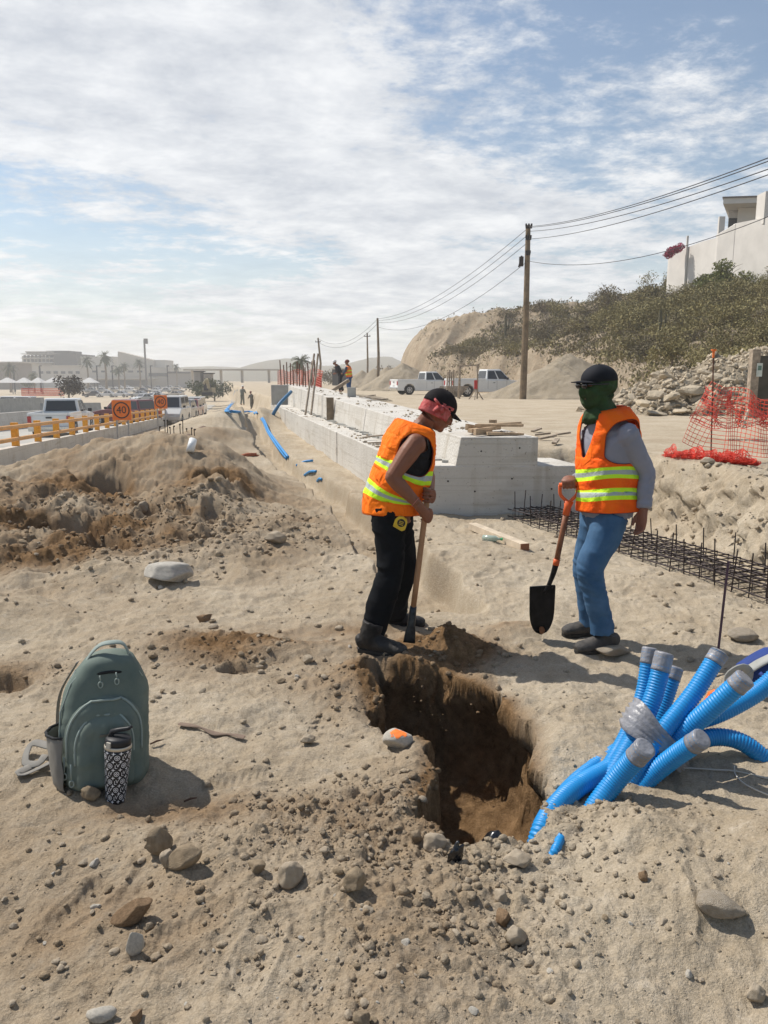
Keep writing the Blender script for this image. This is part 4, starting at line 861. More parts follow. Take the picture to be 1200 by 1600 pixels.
def gravel():
    r = np.random.default_rng(9); N_ = 90000
    Y = r.uniform(1.15, 1.0 + 8, N_) ** 1.0; Y = 1.1 + 7.5 * r.random(N_) ** 1.7; x = r.uniform(-1, 1, N_) * (.56 * Y + .5)
    sm = soilmask(x, Y); keep = r.random(N_) < (.035 + .95 * sm ** 1.4) * (.35 + .65 * (fbm(x * 2.5, Y * 2.5, 3, 400) > -.1)); x, Y = x[keep], Y[keep]; z = H(x, Y); k = z > -.3; x, Y, z = x[k], Y[k], z[k]; n = len(x)
    s = (.0024 + .0095 * r.random(n) ** 7) * (.75 + .25 * Y); 
    bm = bmesh.new(); bmesh.ops.create_icosphere(bm, subdivisions=1, radius=1); bv = np.array([v.co[:] for v in bm.verts]); bf = np.array([[v.index for v in f.verts] for f in bm.faces]); bm.free()
    bm = bmesh.new(); bmesh.ops.create_icosphere(bm, subdivisions=2, radius=1); bv2 = np.array([v.co[:] for v in bm.verts]); bf2 = np.array([[v.index for v in f.verts] for f in bm.faces]); bm.free()
    VV = []; FF = []; DD = []; off = 0
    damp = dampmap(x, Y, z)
    for big, V0, F0 in ((False, bv, bf), (True, bv2, bf2)):
        sel = (s > .008) == big; m = sel.sum()
        if not m: continue
        sc = s[sel][:, None, None] * (1 + .28 * r.normal(0, 1, (m, len(V0), 1)) * (.6 if big else 1)) * r.uniform(.7, 1.25, (m, 1, 3)) * np.array([1, 1, .8])
        v = V0[None] * sc; v[..., 0] += x[sel][:, None]; v[..., 1] += Y[sel][:, None]; v[..., 2] += (z[sel] + s[sel] * .3)[:, None]
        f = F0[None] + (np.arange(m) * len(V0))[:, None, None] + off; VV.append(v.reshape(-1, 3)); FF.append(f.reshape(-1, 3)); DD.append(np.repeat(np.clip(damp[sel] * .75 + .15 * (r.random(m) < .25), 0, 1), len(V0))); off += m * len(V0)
    V = np.concatenate(VV); Fc = np.concatenate(FF); me = bpy.data.meshes.new('gravel'); me.vertices.add(len(V)); me.vertices.foreach_set('co', V.astype(np.float32).ravel()); nf = len(Fc)
    me.loops.add(nf * 3); me.loops.foreach_set('vertex_index', Fc.astype(np.int32).ravel()); me.polygons.add(nf); me.polygons.foreach_set('loop_start', np.arange(nf, dtype=np.int32) * 3); me.polygons.foreach_set('loop_total', np.full(nf, 3, np.int32)); me.update(calc_edges=True)
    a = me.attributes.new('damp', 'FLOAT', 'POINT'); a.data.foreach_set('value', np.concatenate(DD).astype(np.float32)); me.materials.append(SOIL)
    o = bpy.data.objects.new('gravel', me); COL.objects.link(o); tag(o, 'crumbs of soil and fine gravel strewn over the dug ground', 'gravel', kind='stuff')
gravel()

# ------------------------------------------------------------------ heaps on the platform
def heap(name, cx, cy, peaks, rad, m, label, cat, seed, rough=.1, n=130, fs=1.0, power=1.0):
    u = np.linspace(-1, 1, n); V, U = np.meshgrid(u, u, indexing='ij'); X = cx + U * rad * 1.25; Y = cy + V * rad * 1.25; Z = np.full(X.shape, -1.0)
    base = H(X, Y)
    for (ox, oy, h, rr) in peaks:
        d = np.sqrt((X - cx - ox) ** 2 + ((Y - cy - oy)) ** 2) * (1 + .10 * fbm(X * .5, Y * .5, 3, seed)); Z = np.maximum(Z, h * (1 - d / rr))
    Z = Z + rough * fbm(X * fs, Y * fs, 5, seed + 1, .55) * (Z > -.1); Z = base - .25 + np.clip(Z + .25, 0, None)
    o = grid_mesh(name, X - cx, Y - cy, Z, [m], None); o.location = (cx, cy, 0); o['wloc'] = (cx, cy, 0); return tag(o, label, cat)
HEAPM = soil_mat('heap_soil', (.40, .34, .26), (.33, .275, .20), grain=14)
heap('sand_pile', 11.4, 48, [(0, 0, 2.8, 4.9), (1.6, .5, 2.1, 4.5), (-2.6, -.3, 1.2, 2.8)], 6.2, HEAPM, 'tall pale pile of loose sand behind the tallest utility pole', 'sand pile', 500, .22, fs=1.0)
heap('sand_pile', -.1 + 2.2, 86, [(0, 0, 3.0, 5.5)], 6, HEAPM, 'low dirt slope at the foot of the cliff left of the parked pickups', 'dirt pile', 520, .3, fs=.6)
heap('dirt_pile', -.8 + 3.4, 34, [(0, 0, .35, 3.0)], 3.4, HEAPM, 'low dirt hump in front of the parked pickups', 'dirt pile', 540, .1, fs=.8) if False else None
heap('rubble_heap', 9.6, 23.5, [(-1.7, 0, .85, 1.7), (-.7, 0, 1.35, 2.4), (.4, 0, 1.75, 2.8), (1.5, 0, 1.95, 3), (2.5, .2, 1.9, 2.8), (3.6, .8, 1.4, 2.5)], 5.6, HEAPM, 'long heap of rock rubble and dirt at the foot of the hill, right of centre', 'rubble heap', 560, .35, fs=1.6)
RUBM = mat('rubble_stone', (.50, .42, .31), .95, var=.10, vscale=3, bump=.5, bscale=12, spec=.08)
def rubble():
    r = random.Random(77); ms = [rock_mesh('rubble_rock', 600 + i, 2, 12 + i % 4, RUBM, .05, (1, .75, .5), lo=.38, hi=.8) for i in range(7)]
    mb = bpy.data.objects['rubble_heap'].data; co = np.empty(len(mb.vertices) * 3); mb.vertices.foreach_get('co', co); co = co.reshape(-1, 3) + np.array([9.6, 23.5, 0])
    base = H(co[:, 0], co[:, 1]); ok = np.where((co[:, 2] > base + .08) & (co[:, 1] < 24.6))[0]; n = 0
    while n < 290:
        p = co[ok[r.randrange(len(ok))]]; s = .10 + .25 * r.random() ** 2.2
        if r.random() < .5 and p[2] > base[ok].min() + 1.2 and s > .3: continue
        big = s > .22
        lab = ('large pale slab in the rubble heap at the foot of the hill' if big else 'pale broken rock in the rubble heap at the foot of the hill')
        rock_ob(ms[r.randrange(7)], 'rubble_rock', (p[0] + r.uniform(-.1, .1), p[1] + r.uniform(-.1, .1), p[2] + s * .15), (s * 1.2, s, s * r.uniform(.7, 1.1)), r.uniform(0, 6.3), (r.uniform(-.6, .6), r.uniform(-.6, .6)), lab, 'rock', 'large slabs in the rubble heap' if big else 'broken rocks in the rubble heap'); n += 1
    for px, py, w, h, l in [(1005, 630, 30, 28, 'leaning square slab at the left toe of the rubble heap'), (1025, 646, 42, 18, 'rounded boulder at the front toe of the rubble heap'), (1078, 610, 48, 34, 'biggest pale block in the middle of the rubble heap'), (1062, 642, 36, 14, 'flat slab at the front of the rubble heap'), (1117, 588, 22, 26, 'pointed brown boulder on top of the rubble heap beside the stake')]:
        q = P(px, py, 21.2 if py > 620 else 21.8); D = 21.5; rock_ob(ms[r.randrange(4)], 'rubble_rock', q, (w / F * D / 2 * 1.1, .4, h / F * D / 2 * 1.5), r.uniform(-.2, .2), (0, r.uniform(-.2, .2)), l, 'rock')
rubble()
def heap_debris():
    r = np.random.default_rng(4); me0 = bpy.data.objects['rubble_heap'].data; co = np.empty(len(me0.vertices) * 3); me0.vertices.foreach_get('co', co); co = co.reshape(-1, 3) + np.array([9.6, 23.5, 0]); base = H(co[:, 0], co[:, 1]); ok = co[(co[:, 2] > base + .03) & (co[:, 1] < 25)]
    bm = bmesh.new(); bmesh.ops.create_icosphere(bm, subdivisions=1, radius=1); bv = np.array([v.co[:] for v in bm.verts]); bf = np.array([[v.index for v in f.verts] for f in bm.faces]); bm.free()
    n = 4200; p = ok[r.integers(0, len(ok), n)] + r.normal(0, .05, (n, 3)) * np.array([1, 1, .2]); s = .03 + .07 * r.random(n) ** 2; a = r.uniform(0, 6.28, n)
    v = bv[None] * (s[:, None, None] * r.uniform(.5, 1.3, (n, 1, 3))) * (1 + .25 * r.normal(0, 1, (n, len(bv), 1))); x = v[..., 0] * np.cos(a)[:, None] - v[..., 2] * np.sin(a)[:, None]; z = v[..., 0] * np.sin(a)[:, None] + v[..., 2] * np.cos(a)[:, None]; v = np.stack([x, v[..., 1], z], -1) + p[:, None, :]
    f = bf[None] + (np.arange(n) * len(bv))[:, None, None]; me = bpy.data.meshes.new('rubble_debris'); me.from_pydata(v.reshape(-1, 3).tolist(), [], f.reshape(-1, 3).tolist()); me.materials.append(RUBM); o = bpy.data.objects.new('rubble_debris', me); COL.objects.link(o); tag(o, 'small broken stones filling the gaps of the rubble heap', 'rubble', kind='stuff')
heap_debris()
def wall_debris():
    r = np.random.default_rng(14); n = 900; y = 9.1 + 17 * r.random(n) ** 1.6; up = r.random(n) < .6; x = np.where(up, Xw(y) + .62 + .75 * r.random(n), Xw(y) + .06 + .40 * r.random(n) ** 2); z = np.where(up, .925 + .019 * (y - 8.9), .593)
    k = fbm(x * 1.5, y * 1.2, 3, 700) > -.05; x, y, z = x[k], y[k], z[k]; n = len(x); bm = bmesh.new(); bmesh.ops.create_icosphere(bm, subdivisions=1, radius=1); bv = np.array([v.co[:] for v in bm.verts]); bf = np.array([[v.index for v in f.verts] for f in bm.faces]); bm.free()
    s = .006 + .028 * r.random(n) ** 4; v = bv[None] * s[:, None, None] * r.uniform(.6, 1.5, (n, 1, 3)) * np.array([1, 1, .6]) * (1 + .2 * r.normal(0, 1, (n, len(bv), 1))) + np.stack([x, y, z + s * .3], 1)[:, None, :]; f = bf[None] + (np.arange(n) * len(bv))[:, None, None]
    me = bpy.data.meshes.new('wall_crumbs'); me.from_pydata(v.reshape(-1, 3).tolist(), [], f.reshape(-1, 3).tolist()); me.materials.append(DUSTY); o = bpy.data.objects.new('wall_crumbs', me); COL.objects.link(o); tag(o, 'crumbs of dirt and mortar scattered over the tops of the concrete wall', 'debris', kind='stuff')
wall_debris()

# ------------------------------------------------------------------ nets
def net(name, fn, nu, nv, w, m, label, cat='safety net', group=None, parent=None, skip=0):
    mb = MB(); r = random.Random(3)
    Pn = [[Vector(fn(i / nu, j / nv)) for j in range(nv + 1)] for i in range(nu + 1)]
    def rib(a, b, wd, side):
        d = (b - a); s = side * wd
        mb.add([a - s, b - s, b + s, a + s], [(0, 1, 2, 3)])
    for i in range(nu + 1):
        for j in range(nv + 1):
            if i < nu: a, b = Pn[i][j], Pn[i + 1][j]; rib(a, b, w, (Pn[i][min(j + 1, nv)] - Pn[i][max(j - 1, 0)]).normalized())
            if j < nv and i % 1 == 0: a, b = Pn[i][j], Pn[i][j + 1]; rib(a, b, w * .8, (Pn[min(i + 1, nu)][j] - Pn[max(i - 1, 0)][j]).normalized())
    v = Pn[nu // 2][0]; o = mb.build(name, m, parent, origin=v)
    sm = o.modifiers.new('thick', 'SOLIDIFY'); sm.thickness = w * .6
    return tag(o, label, cat, group)
def nets():
    a = P(1112, 596, 8.9); b = P(1212, 626, 8.4); c = P(1098, 705, 8.75); d = P(1212, 716, 8.2); lf = P(1066, 690, 8.7)
    def f1(u, v):
        t = a.lerp(b, u); g = lf.lerp(d, u ** .8) if u < .25 else c.lerp(d, u); g = lf.lerp(c, min(1, u / .25)) if u < .25 else g
        p = g.lerp(t, v); return p + Vector((0, .06 * math.sin(u * 14 + v * 3), -.03 * math.sin(math.pi * u * 3) * v))
    net('safety_net', f1, 22, 15, .0032, ORNET, 'hanging orange plastic safety net stretched right of the thin stake with orange cap')
    a2 = P(1098, 607, 12.5); b2 = P(1240, 640, 12); c2 = P(1088, 664, 12.5); d2 = P(1240, 668, 12)
    net('safety_net', lambda u, v: (c2.lerp(d2, u)).lerp(a2.lerp(b2, u), v) + Vector((0, .25 * math.sin(u * 25 + v * 6) + .12 * math.sin(v * 11), .05 * math.sin(u * 31))), 46, 12, .007, mat('dark_red_net', (.42, .04, .03), .6), 'dark red bunched safety net hanging behind the front net at right')
    A_ = P(1040, 712, 8.7); B_ = P(1182, 722, 8.0); rr = random.Random(8)
    def f3(k):
        def f(u, v):
            p = A_.lerp(B_, u); an = v * math.pi * 2; rad = .07 + .03 * math.sin(u * 17 + k) + .025 * math.sin(an * 3 + u * 40 + k * 2); rad *= (1 - .55 * k / 5) * min(1, .45 + 6 * min(u, 1 - u))
            q = Vector((p.x + .02 * math.sin(u * 60 + an * 2), p.y + 2.1 * rad * math.cos(an) + .02 * math.sin(u * 33 + k), 0)); q.z = .69 + rad * (.75 + .7 * math.sin(an))
            return q
        return f
    t = empty('bundled_net', (A_ + B_) / 2 - Vector((0, 0, .05)), 'bright red-orange safety net bunched in a long roll on top of the earth bank', 'safety net')
    t['wloc'] = tuple(t.location)
    for k in range(5): net('net_layer', f3(k), 70, 16, .0028, mat('bright_net', (.72, .055, .03), .5), None, None, parent=t)
    q = P(1112, 716, 8.85); tp = P(1115, 552, 8.85); t = empty('marker_stake', (q.x, 8.85, q.z), 'thin vertical rebar stake with an orange cap holding the net at right', 'stake')
    m = MB(); m.tube([(q.x, 8.85, q.z - .2), (tp.x, 8.85, tp.z)], .008, 6); m.build('rod', RUST, t); m = MB(); m.tube([(tp.x, 8.85, tp.z - .05), (tp.x, 8.85, tp.z + .02), (tp.x, 8.85, tp.z + .03)], [.012, .014, .026], 10); m.tube([(tp.x, 8.85, tp.z + .03), (tp.x, 8.85, tp.z + .045)], .03, 12); m.build('cap', mat('cap_orange', (.85, .2, .04), .5), t)
    wood_piece('wood_lath', P(1160, 668, 12.0), P(1170, 640, 12.0), .05, .03, 'pale wooden lath leaning in the bunched dark red net', 'lath', m=mat('pale_lath', (.55, .48, .38), .8))
nets()
def signboard():
    q = P(1175, 612, 19.5); zg = gz(q.x, 19.5); t = empty('notice_post', (q.x, 19.5, zg), 'thick dark wooden post with a small white notice at the right edge', 'post')
    m = MB(); tp = P(1175, 546, 19.5); m.box((q.x, 19.5, (zg + tp.z) / 2), (.20, .2, tp.z - zg)); m.build('post', OLDW, t, bevel=.01)
    m = MB(); m.box((q.x + .08, 19.37, P(0, 578, 19.4).z), (.14, .01, .33)); n = m.build('notice', mat('notice_white', (.62, .66, .60), .6), t)
    m = MB(); 
    m.box((q.x + .08, 19.362, P(0, 575, 19.4).z), (.09, .006, .11)); m.build('notice_print', mat('print_grey', (.12, .2, .16), .6), n)
    m = MB(); m.box((q.x + .55, 19.8, (zg + P(0, 556, 19.8).z) / 2), (.8, .08, P(0, 556, 19.8).z - zg)); tag(m.build('dark_panel', mat('dark_panel', (.10, .09, .07), .9, var=.2, vscale=3), origin=(q.x + .55, 19.8, zg)), 'dark weathered board standing right of the post with the white notice', 'board')
    m = MB()
signboard()

# ------------------------------------------------------------------ reinforcing cage
def cage():
    A0 = Vector((1.52, 8.45, 0)); B0 = Vector((3.05, 4.55, 0)); d = (B0 - A0); L_ = d.length; d.normalize(); n = Vector((-d.y, d.x, 0)); n = n if n.x > 0 else -n
    t = empty('rebar_cage', A0, 'long flat cage of dark reinforcing bars lying at the foot of the earth bank', 'rebar cage'); Wd = .52
    def pt(s, w, z):
        p = A0 + d * s + n * w; return Vector((p.x, p.y, z + .02))
    for k in range(8):
        w = Wd * k / 7
        for z in ((.02, .10) if k in (0, 3, 5, 7) else (.10,)):
            m = MB(); m.tube([pt(s, w + .008 * math.sin(s * 5 + k), z + .006 * math.sin(s * 3 + k * 2)) for s in np.linspace(-.25, L_, 16)], .0062, 5); m.build('long_bar', STEEL, t)
    i = 0; s = -.15
    while s < L_ and i < 34:
        m = MB(); m.tube([pt(s, 0, .02), pt(s, Wd, .02), pt(s + .01, Wd, .112), pt(s, 0, .112)], .0052, 5, closed=True, up=d); m.build('hoop', STEEL, t); s += .125; i += 1
    r = random.Random(4)
    for i in range(26):
        s = -.1 + i * .165
        for w, h in ((0, .34), (Wd, .28)):
            if s > L_: continue
            if w and i % 2: continue
            m = MB(); tl = Vector((r.uniform(-.03, .03), r.uniform(-.03, .03), 0)); m.tube([pt(s, w, -.02), pt(s, w, h * r.uniform(.85, 1.1)) + tl], .0055, 5); m.build('upright_bar', STEEL, t)
cage()
m = MB(); m.tube([P(1138, 878, 4.25), G(1117, 1062)], .0075, 6); tag(m.build('rebar_stake', mat('purple_steel', (.10, .05, .06), .7), origin=G(1117, 1062)), 'single thin rebar stake standing behind the taped blue conduits', 'stake')
def plank():
    a = G(738, 822, .04); b = G(820, 855, .05); o = wood_piece('timber_beam', a, b, .09, .07, 'pale sawn timber beam lying on the ground behind the shovel', 'timber', m=mat('pale_timber', (.58, .48, .36), .85, var=.12, vscale=8), end=True)
    q = hit(768, 846); m = MB(); ax = Vector((.9, -.35, 0)).normalized(); m.tube([q + Vector((0, 0, .03)) + ax * s for s in (-.09, -.085, .04, .065, .09)], [.02, .03, .03, .012, .012], 10)
    o = m.build('plastic_bottle', mat('bottle_pet', (.55, .66, .58), .15, trans=.5, spec=.5), origin=q, smooth=True); tag(o, 'small clear plastic bottle lying left of the timber beam', 'bottle'); e = MB(); e.tube([q + Vector((0, 0, .03)) + ax * s for s in (.09, .108)], .014, 10); e.build('cap', mat('green_cap', (.05, .4, .15), .5), o)
plank()

# ------------------------------------------------------------------ blue conduits
BLUE = mat('conduit_blue', (.008, .23, .56), .45, var=.05, vscale=3, spec=.45); DUCT = mat('duct_tape', (.25, .25, .27), .34, var=.16, vscale=25, bump=.3, bscale=55, spec=.5)
def spline(pts, step):
    pts = [Vector(p) for p in pts]; pts = [pts[0] * 2 - pts[1]] + pts + [pts[-1] * 2 - pts[-2]]; out = []
    for i in range(1, len(pts) - 2):
        a, b, c, d = pts[i - 1:i + 3]; n = max(2, int((c - b).length / step))
        for k in range(n):
            t = k / n; out.append(.5 * (2 * b + (c - a) * t + (2 * a - 5 * b + 4 * c - d) * t * t + (3 * b - a - 3 * c + d) * t ** 3))
    out.append(pts[-2]); return out
def conduit(pl, r, label, cap=None, caplabel=None, pitch=.0125, world=False, n=18, group='blue conduits taped in a bundle', amp=.055, step=None):
    r *= .89; pts = spline([P(*p) for p in pl] if not world else pl, step or pitch / 4); ds = 0; rad = []; pv = pts[0]
    for p in pts: ds += (p - pv).length; pv = p; rad.append(r * (1 + amp * math.sin(2 * math.pi * ds / pitch)))
    m = MB(); m.tube(pts, rad, n); o = m.build('blue_conduit', BLUE, origin=pts[-1], smooth=True); tag(o, label, 'conduit', group)
    if cap:
        e = MB(); d = (pts[0] - pts[8]).normalized(); cp = []; L_ = cap; acc = 0
        for i in range(len(pts)):
            cp.append(pts[i]); 
            if (pts[i] - pts[0]).length > L_: break
        cp = cp[::-1][::3] + [pts[0], pts[0] + d * .004, pts[0] + d * .007]; rs = [r * (1.05 + .012 * math.sin(k * 2.1)) for k in range(len(cp) - 2)] + [r * 1.0, r * .8]; rs[0] = r * 1.08
        e.tube(cp, rs, 20); c = e.build('tape_cap', DUCT, o, smooth=True)
        for p in c.data.polygons: p.use_smooth = len(p.vertices) == 4
    return o
conduit([(1015, 1014, 3.12), (1004, 1085, 3.06), (985, 1135, 3.0), (962, 1180, 2.92), (925, 1240, 2.80), (895, 1300, 2.66)], .034, 'leftmost blue conduit of the bundle, narrow with a grey taped end pointing up', .06)
conduit([(1038, 1022, 3.05), (1022, 1085, 3.0), (1003, 1130, 2.95), (975, 1180, 2.87), (940, 1240, 2.76), (915, 1290, 2.64)], .042, 'second blue conduit from the left with a wide grey taped end pointing up', .07)
conduit([(1055, 1044, 3.17), (1037, 1100, 3.12), (1015, 1150, 3.05), (985, 1200, 2.95), (960, 1245, 2.87), (940, 1290, 2.75)], .038, 'blue conduit mostly hidden behind the two upright ones on the left', .05)
conduit([(1124, 1020, 2.97), (1084, 1083, 2.92), (1040, 1138, 2.87), (1003, 1190, 2.82), (975, 1235, 2.76), (950, 1285, 2.66)], .040, 'blue conduit slanting up to the middle with its taped end beside the thin stake', .045)
conduit([(1164, 1060, 2.77), (1110, 1108, 2.82), (1062, 1150, 2.87), (1015, 1195, 2.86), (985, 1235, 2.79), (965, 1285, 2.68)], .043, 'thick blue conduit whose round grey taped end faces the camera at right', .05)
conduit([(1240, 1030, 3.12), (1188, 1078, 3.12), (1128, 1112, 3.08), (1075, 1132, 3.05), (1022, 1168, 2.98), (962, 1197, 2.88), (905, 1228, 2.74), (868, 1262, 2.62), (846, 1300, 2.52), (838, 1345, 2.50), (836, 1400, 2.52)], .043, 'long blue conduit entering from the right edge and curving down into the hole', None)
conduit([(1245, 1250, 2.92), (1205, 1197, 2.98), (1160, 1160, 3.02), (1112, 1152, 3.04), (1068, 1170, 3.0), (1028, 1195, 2.95), (985, 1228, 2.87), (945, 1285, 2.76)], .041, 'blue conduit arching over to the right and down to the right edge', None)
conduit([(1008, 1168, 2.64), (985, 1193, 2.68), (955, 1228, 2.69), (920, 1275, 2.64)], .044, 'short blue conduit in front of the bundle with its taped end below the tape wrap', .065)
conduit([(1096, 1154, 2.68), (1060, 1178, 2.75), (1022, 1208, 2.79), (992, 1240, 2.76), (965, 1290, 2.68)], .042, 'lowest right blue conduit with a grey taped end facing the camera', .05)
conduit([(1035, 1135, 3.1), (985, 1160, 3.04), (940, 1190, 2.95), (900, 1222, 2.82), (872, 1255, 2.7), (852, 1300, 2.56), (846, 1350, 2.52)], .036, 'blue conduit running just behind the long one towards the hole', None)
conduit([G(884, 1292, .015), G(875, 1312, .03), G(866, 1332, .03), G(855, 1352, -.03)], .017, 'short half-buried piece of blue conduit beside the hole rim', world=True, group=None, pitch=.010, amp=.12)
def tape_wrap():
    t = MB(); c = P(1024, 1152, 2.92); a = (P(1070, 1192, 2.90) - P(980, 1108, 2.96)) * .5; ax = (P(1060, 1100, 2.95) - P(990, 1205, 2.9)).normalized(); b = a.cross(ax).normalized() * .108
    rings = []
    for k in range(48):
        th = 2 * math.pi * k / 48; e = (abs(math.cos(th)) ** .85 * math.copysign(1, math.cos(th)), abs(math.sin(th)) ** .85 * math.copysign(1, math.sin(th)))
        p = c + a * e[0] * 1.0 + b * e[1]; ring = []
        wv = .048 - .016 * math.cos(th) 
        for j in range(13):
            s = (j / 12 - .5) * 2; rr = 1 + .040 * math.sin(j * 2.4 + th * 1.3) * (1 + .5 * math.sin(th * 4)) - .05 * s * s; ring.append(c + (p - c) * rr + ax * s * wv * (1 + .1 * math.sin(th * 3)))
        rings.append(ring)
    v = [p for r in rings for p in r]; f = []
    for i in range(48):
        j = (i + 1) % 48
        for k in range(12): f.append((i * 13 + k, j * 13 + k, j * 13 + k + 1, i * 13 + k + 1))
    t.add(v, f); o = t.build('tape_wrap', DUCT, origin=c, smooth=True); s = o.modifiers.new('thick', 'SOLIDIFY'); s.thickness = .003; tag(o, 'crumpled silver tape wound around the middle of the blue conduit bundle', 'tape')
tape_wrap()
def cord():
    pts = [hit(*p) + Vector((0, 0, .008)) for p in [(1040, 1204), (1075, 1203), (1120, 1206), (1150, 1208), (1210, 1222)]]; m = MB(); m.tube(spline(pts, .02), .0035, 6)
    pts = [hit(*p) + Vector((0, 0, .010)) for p in [(1150, 1206), (1146, 1195), (1160, 1186), (1180, 1190)]]
    o = m.build('cord', mat('white_cord', (.6, .56, .48), .8), origin=pts[0]); tag(o, 'thin white cord lying on the soil right of the conduit bundle', 'cord')
    m = MB(); pts = [hit(*p) + Vector((0, 0, .008)) for p in [(1147, 1200), (1150, 1215), (1170, 1232), (1215, 1252)]]; m.tube(spline(pts, .02), .003, 6); tag(m.build('cord', mat('white_cord', (.6, .56, .48), .8), origin=pts[0]), 'second thin white cord branching down to the right edge', 'cord')
cord()
# far conduits
def farpipes():
    L_ = [([(448, 722), (432, 700), (418, 678), (410, 660), (398, 648)], 2), ([(400, 650), (388, 645), (372, 648), (352, 646)], 2), ([(352, 646), (362, 628), (367, 610)], 3)]
    labs = ['bright blue conduits laid together down the side of the far trench', 'blue conduit crossing the crest of the far spoil ridge', 'faint blue conduit running off into the dust']
    for (pp, k), lab in zip(L_, labs):
        for i in range(k):
            pts = [hit(a + i * 2.2, b) + Vector((.0, 0, .06 + .03 * i)) for a, b in pp]; pts = spline(pts, .25); m = MB(); m.tube(pts, .030, 8); tag(m.build('blue_conduit', BLUE, origin=pts[0], smooth=True), lab, 'conduit', lab[:40])
    a = P(423, 655, 26.5); b = P(455, 612, 27.3); c = P(436, 632, 26.6); m = MB()
    m.tube(spline([a, c, b], .2), .06, 8); tag(m.build('blue_conduit', mat('conduit_dull', (.05, .16, .30), .5), origin=a, smooth=True), 'thick dull blue conduit bent up over the far end of the concrete wall', 'conduit')
    for i, (p, q, l) in enumerate([((463, 731), (489, 723), 'longest of three short blue conduit pieces beside the trench'), ((476, 747), (494, 740), 'middle of three short blue conduit pieces beside the trench'), ((496, 757), (503, 754), 'shortest blue conduit stub, nearest the camera beside the trench')]):
        a, b = hit(*p) + Vector((0, 0, .04)), hit(*q) + Vector((0, 0, .04)); m = MB(); m.tube(spline([a, (a + b) / 2 + Vector((0, 0, .03)), b], .05), .022, 10); tag(m.build('blue_conduit', BLUE, origin=a, smooth=True), l, 'conduit')
farpipes()
# starter bars, net and leaning stakes at the far end of the wall
def wallend():
    t = empty('starter_bars', (Xw(26) + .9, 26, 1.2), 'row of upright starter bars rising from the far end of the concrete wall', 'rebar')
    for i, px in enumerate([440, 445, 449, 454, 459, 464, 468, 473, 478, 483, 487, 492]):
        Y = 31 - .45 * i; p = P(px, 608, Y); m = MB(); m.tube([(p.x, Y, 1.0), (p.x + random.uniform(-.05, .05), Y, P(0, 566 + random.uniform(-4, 8), Y).z)], .022, 5); m.build('bar', RUST, t)
    a = P(434, 606, 33); b = P(500, 606, 28); c = P(434, 580, 33); d = P(505, 578, 28)
    net('safety_net', lambda u, v: a.lerp(b, u).lerp(c.lerp(d, u), v) + Vector((0, .15 * math.sin(u * 30), .05 * math.sin(u * 17))), 50, 8, .011, mat('haze_tinted_net', (.60, .17, .12), .8), 'haze-tinted orange safety net strung along the starter bars at the far wall end')  # net colour paled to imitate the dusty haze
    for (p, q, l) in [((491, 553), (477, 648), 'left one of two long rods leaning together on the wall ledge'), ((497, 553), (486, 648), 'right one of two long rods leaning together on the wall ledge')]:
        m = MB(); a = P(*q, 20); b = P(*p, 21); m.tube([a, b], .028, 6); tag(m.build('leaning_rod', OLDW, origin=a), l, 'rod')
    for (px, py, Y, w, h, m_, l, nm) in [(498, 600, 33, .5, 1.0, mat('red_can', (.5, .03, .02), .5), 'red fuel can standing on the platform left of the far orange-vest worker', 'fuel_can')]:
        c = P(px - 2, py, Y); m = MB(); m.box((c.x, Y, c.z), (w * .7, .3, h * .55)); m.tube([(c.x - .1, Y, c.z + .25), (c.x - .1, Y, c.z + .42), (c.x + .1, Y, c.z + .42), (c.x + .1, Y, c.z + .25)], .03, 6); m.tube([(c.x + .12, Y, c.z + .27), (c.x + .2, Y, c.z + .4)], .035, 6); tag(m.build(nm, m_, origin=c, bevel=.02), l, 'fuel can')
    m = MB(); a = P(512, 615, 30); b = P(545, 594, 30.5); m.beam(a, b, .10, .12); tag(m.build('timber_beam', OLDW, origin=a), 'dark timber beam slanting up beside the far orange-vest worker', 'timber')
    m = MB(); y = 29.6; x = Xw(y) + .3; m.box((x, y, .95), (.7, .5, .75)); tag(m.build('concrete_block', CONC2, origin=(x, y, .6), bevel=.02), 'dusty concrete block at the far low end of the wall', 'concrete block')
wallend()
def stubs():
    t = empty('rebar_stubs', hit(268, 690), 'cluster of short rebar stubs standing beyond the left dirt mound', 'rebar'); r = random.Random(2)
    for i, (px, py, h) in enumerate([(248, 688, 14), (251, 684, 18), (258, 686, 30), (263, 688, 32), (266, 683, 16), (273, 687, 22), (282, 682, 20), (285, 680, 24), (292, 683, 14), (300, 680, 12), (305, 680, 10)]):
        Y = 16.0 + r.uniform(-.4, .6); a = P(px, py, Y); m = MB(); m.tube([a - Vector((0, 0, .5)), a + Vector((r.uniform(-.02, .02), 0, h / F * Y))], .010, 5); m.tube([a + Vector((0, 0, h / F * Y - .03)), a + Vector((0, 0, h / F * Y))], .02, 6); m.build('stub', STEEL, t)
    a = P(285, 690, 15.5); b = P(318, 671, 18.5); m = MB(); m.tube([a, b], .09, 10); tag(m.build('rebar_roll', mat('rust_roll', (.20, .13, .09), .9, var=.4, vscale=20), origin=a), 'brown rolled bundle lying beside the rebar stubs', 'rebar roll')
    q = hit(297, 708); m = MB(); m.tube([q + Vector((0, 0, .02)), q + Vector((.02, .1, .16))], [.05, .05], 10); tag(m.build('pipe_stub', WHITE, origin=q, smooth=True), 'white plastic pipe stub poking out of the dirt mound', 'pipe')
    q = hit(388, 713); me = rock_mesh('red_cloth', 9, 3, 4, mat('red_cloth', (.40, .13, .07), .9), .5, (1, .6, .25)); rock_ob(me, 'red_cloth', q + Vector((0, 0, .03)), .17, 0, (0, 0), 'crumpled faded red cloth on the crest right of the mound', 'cloth')
stubs()

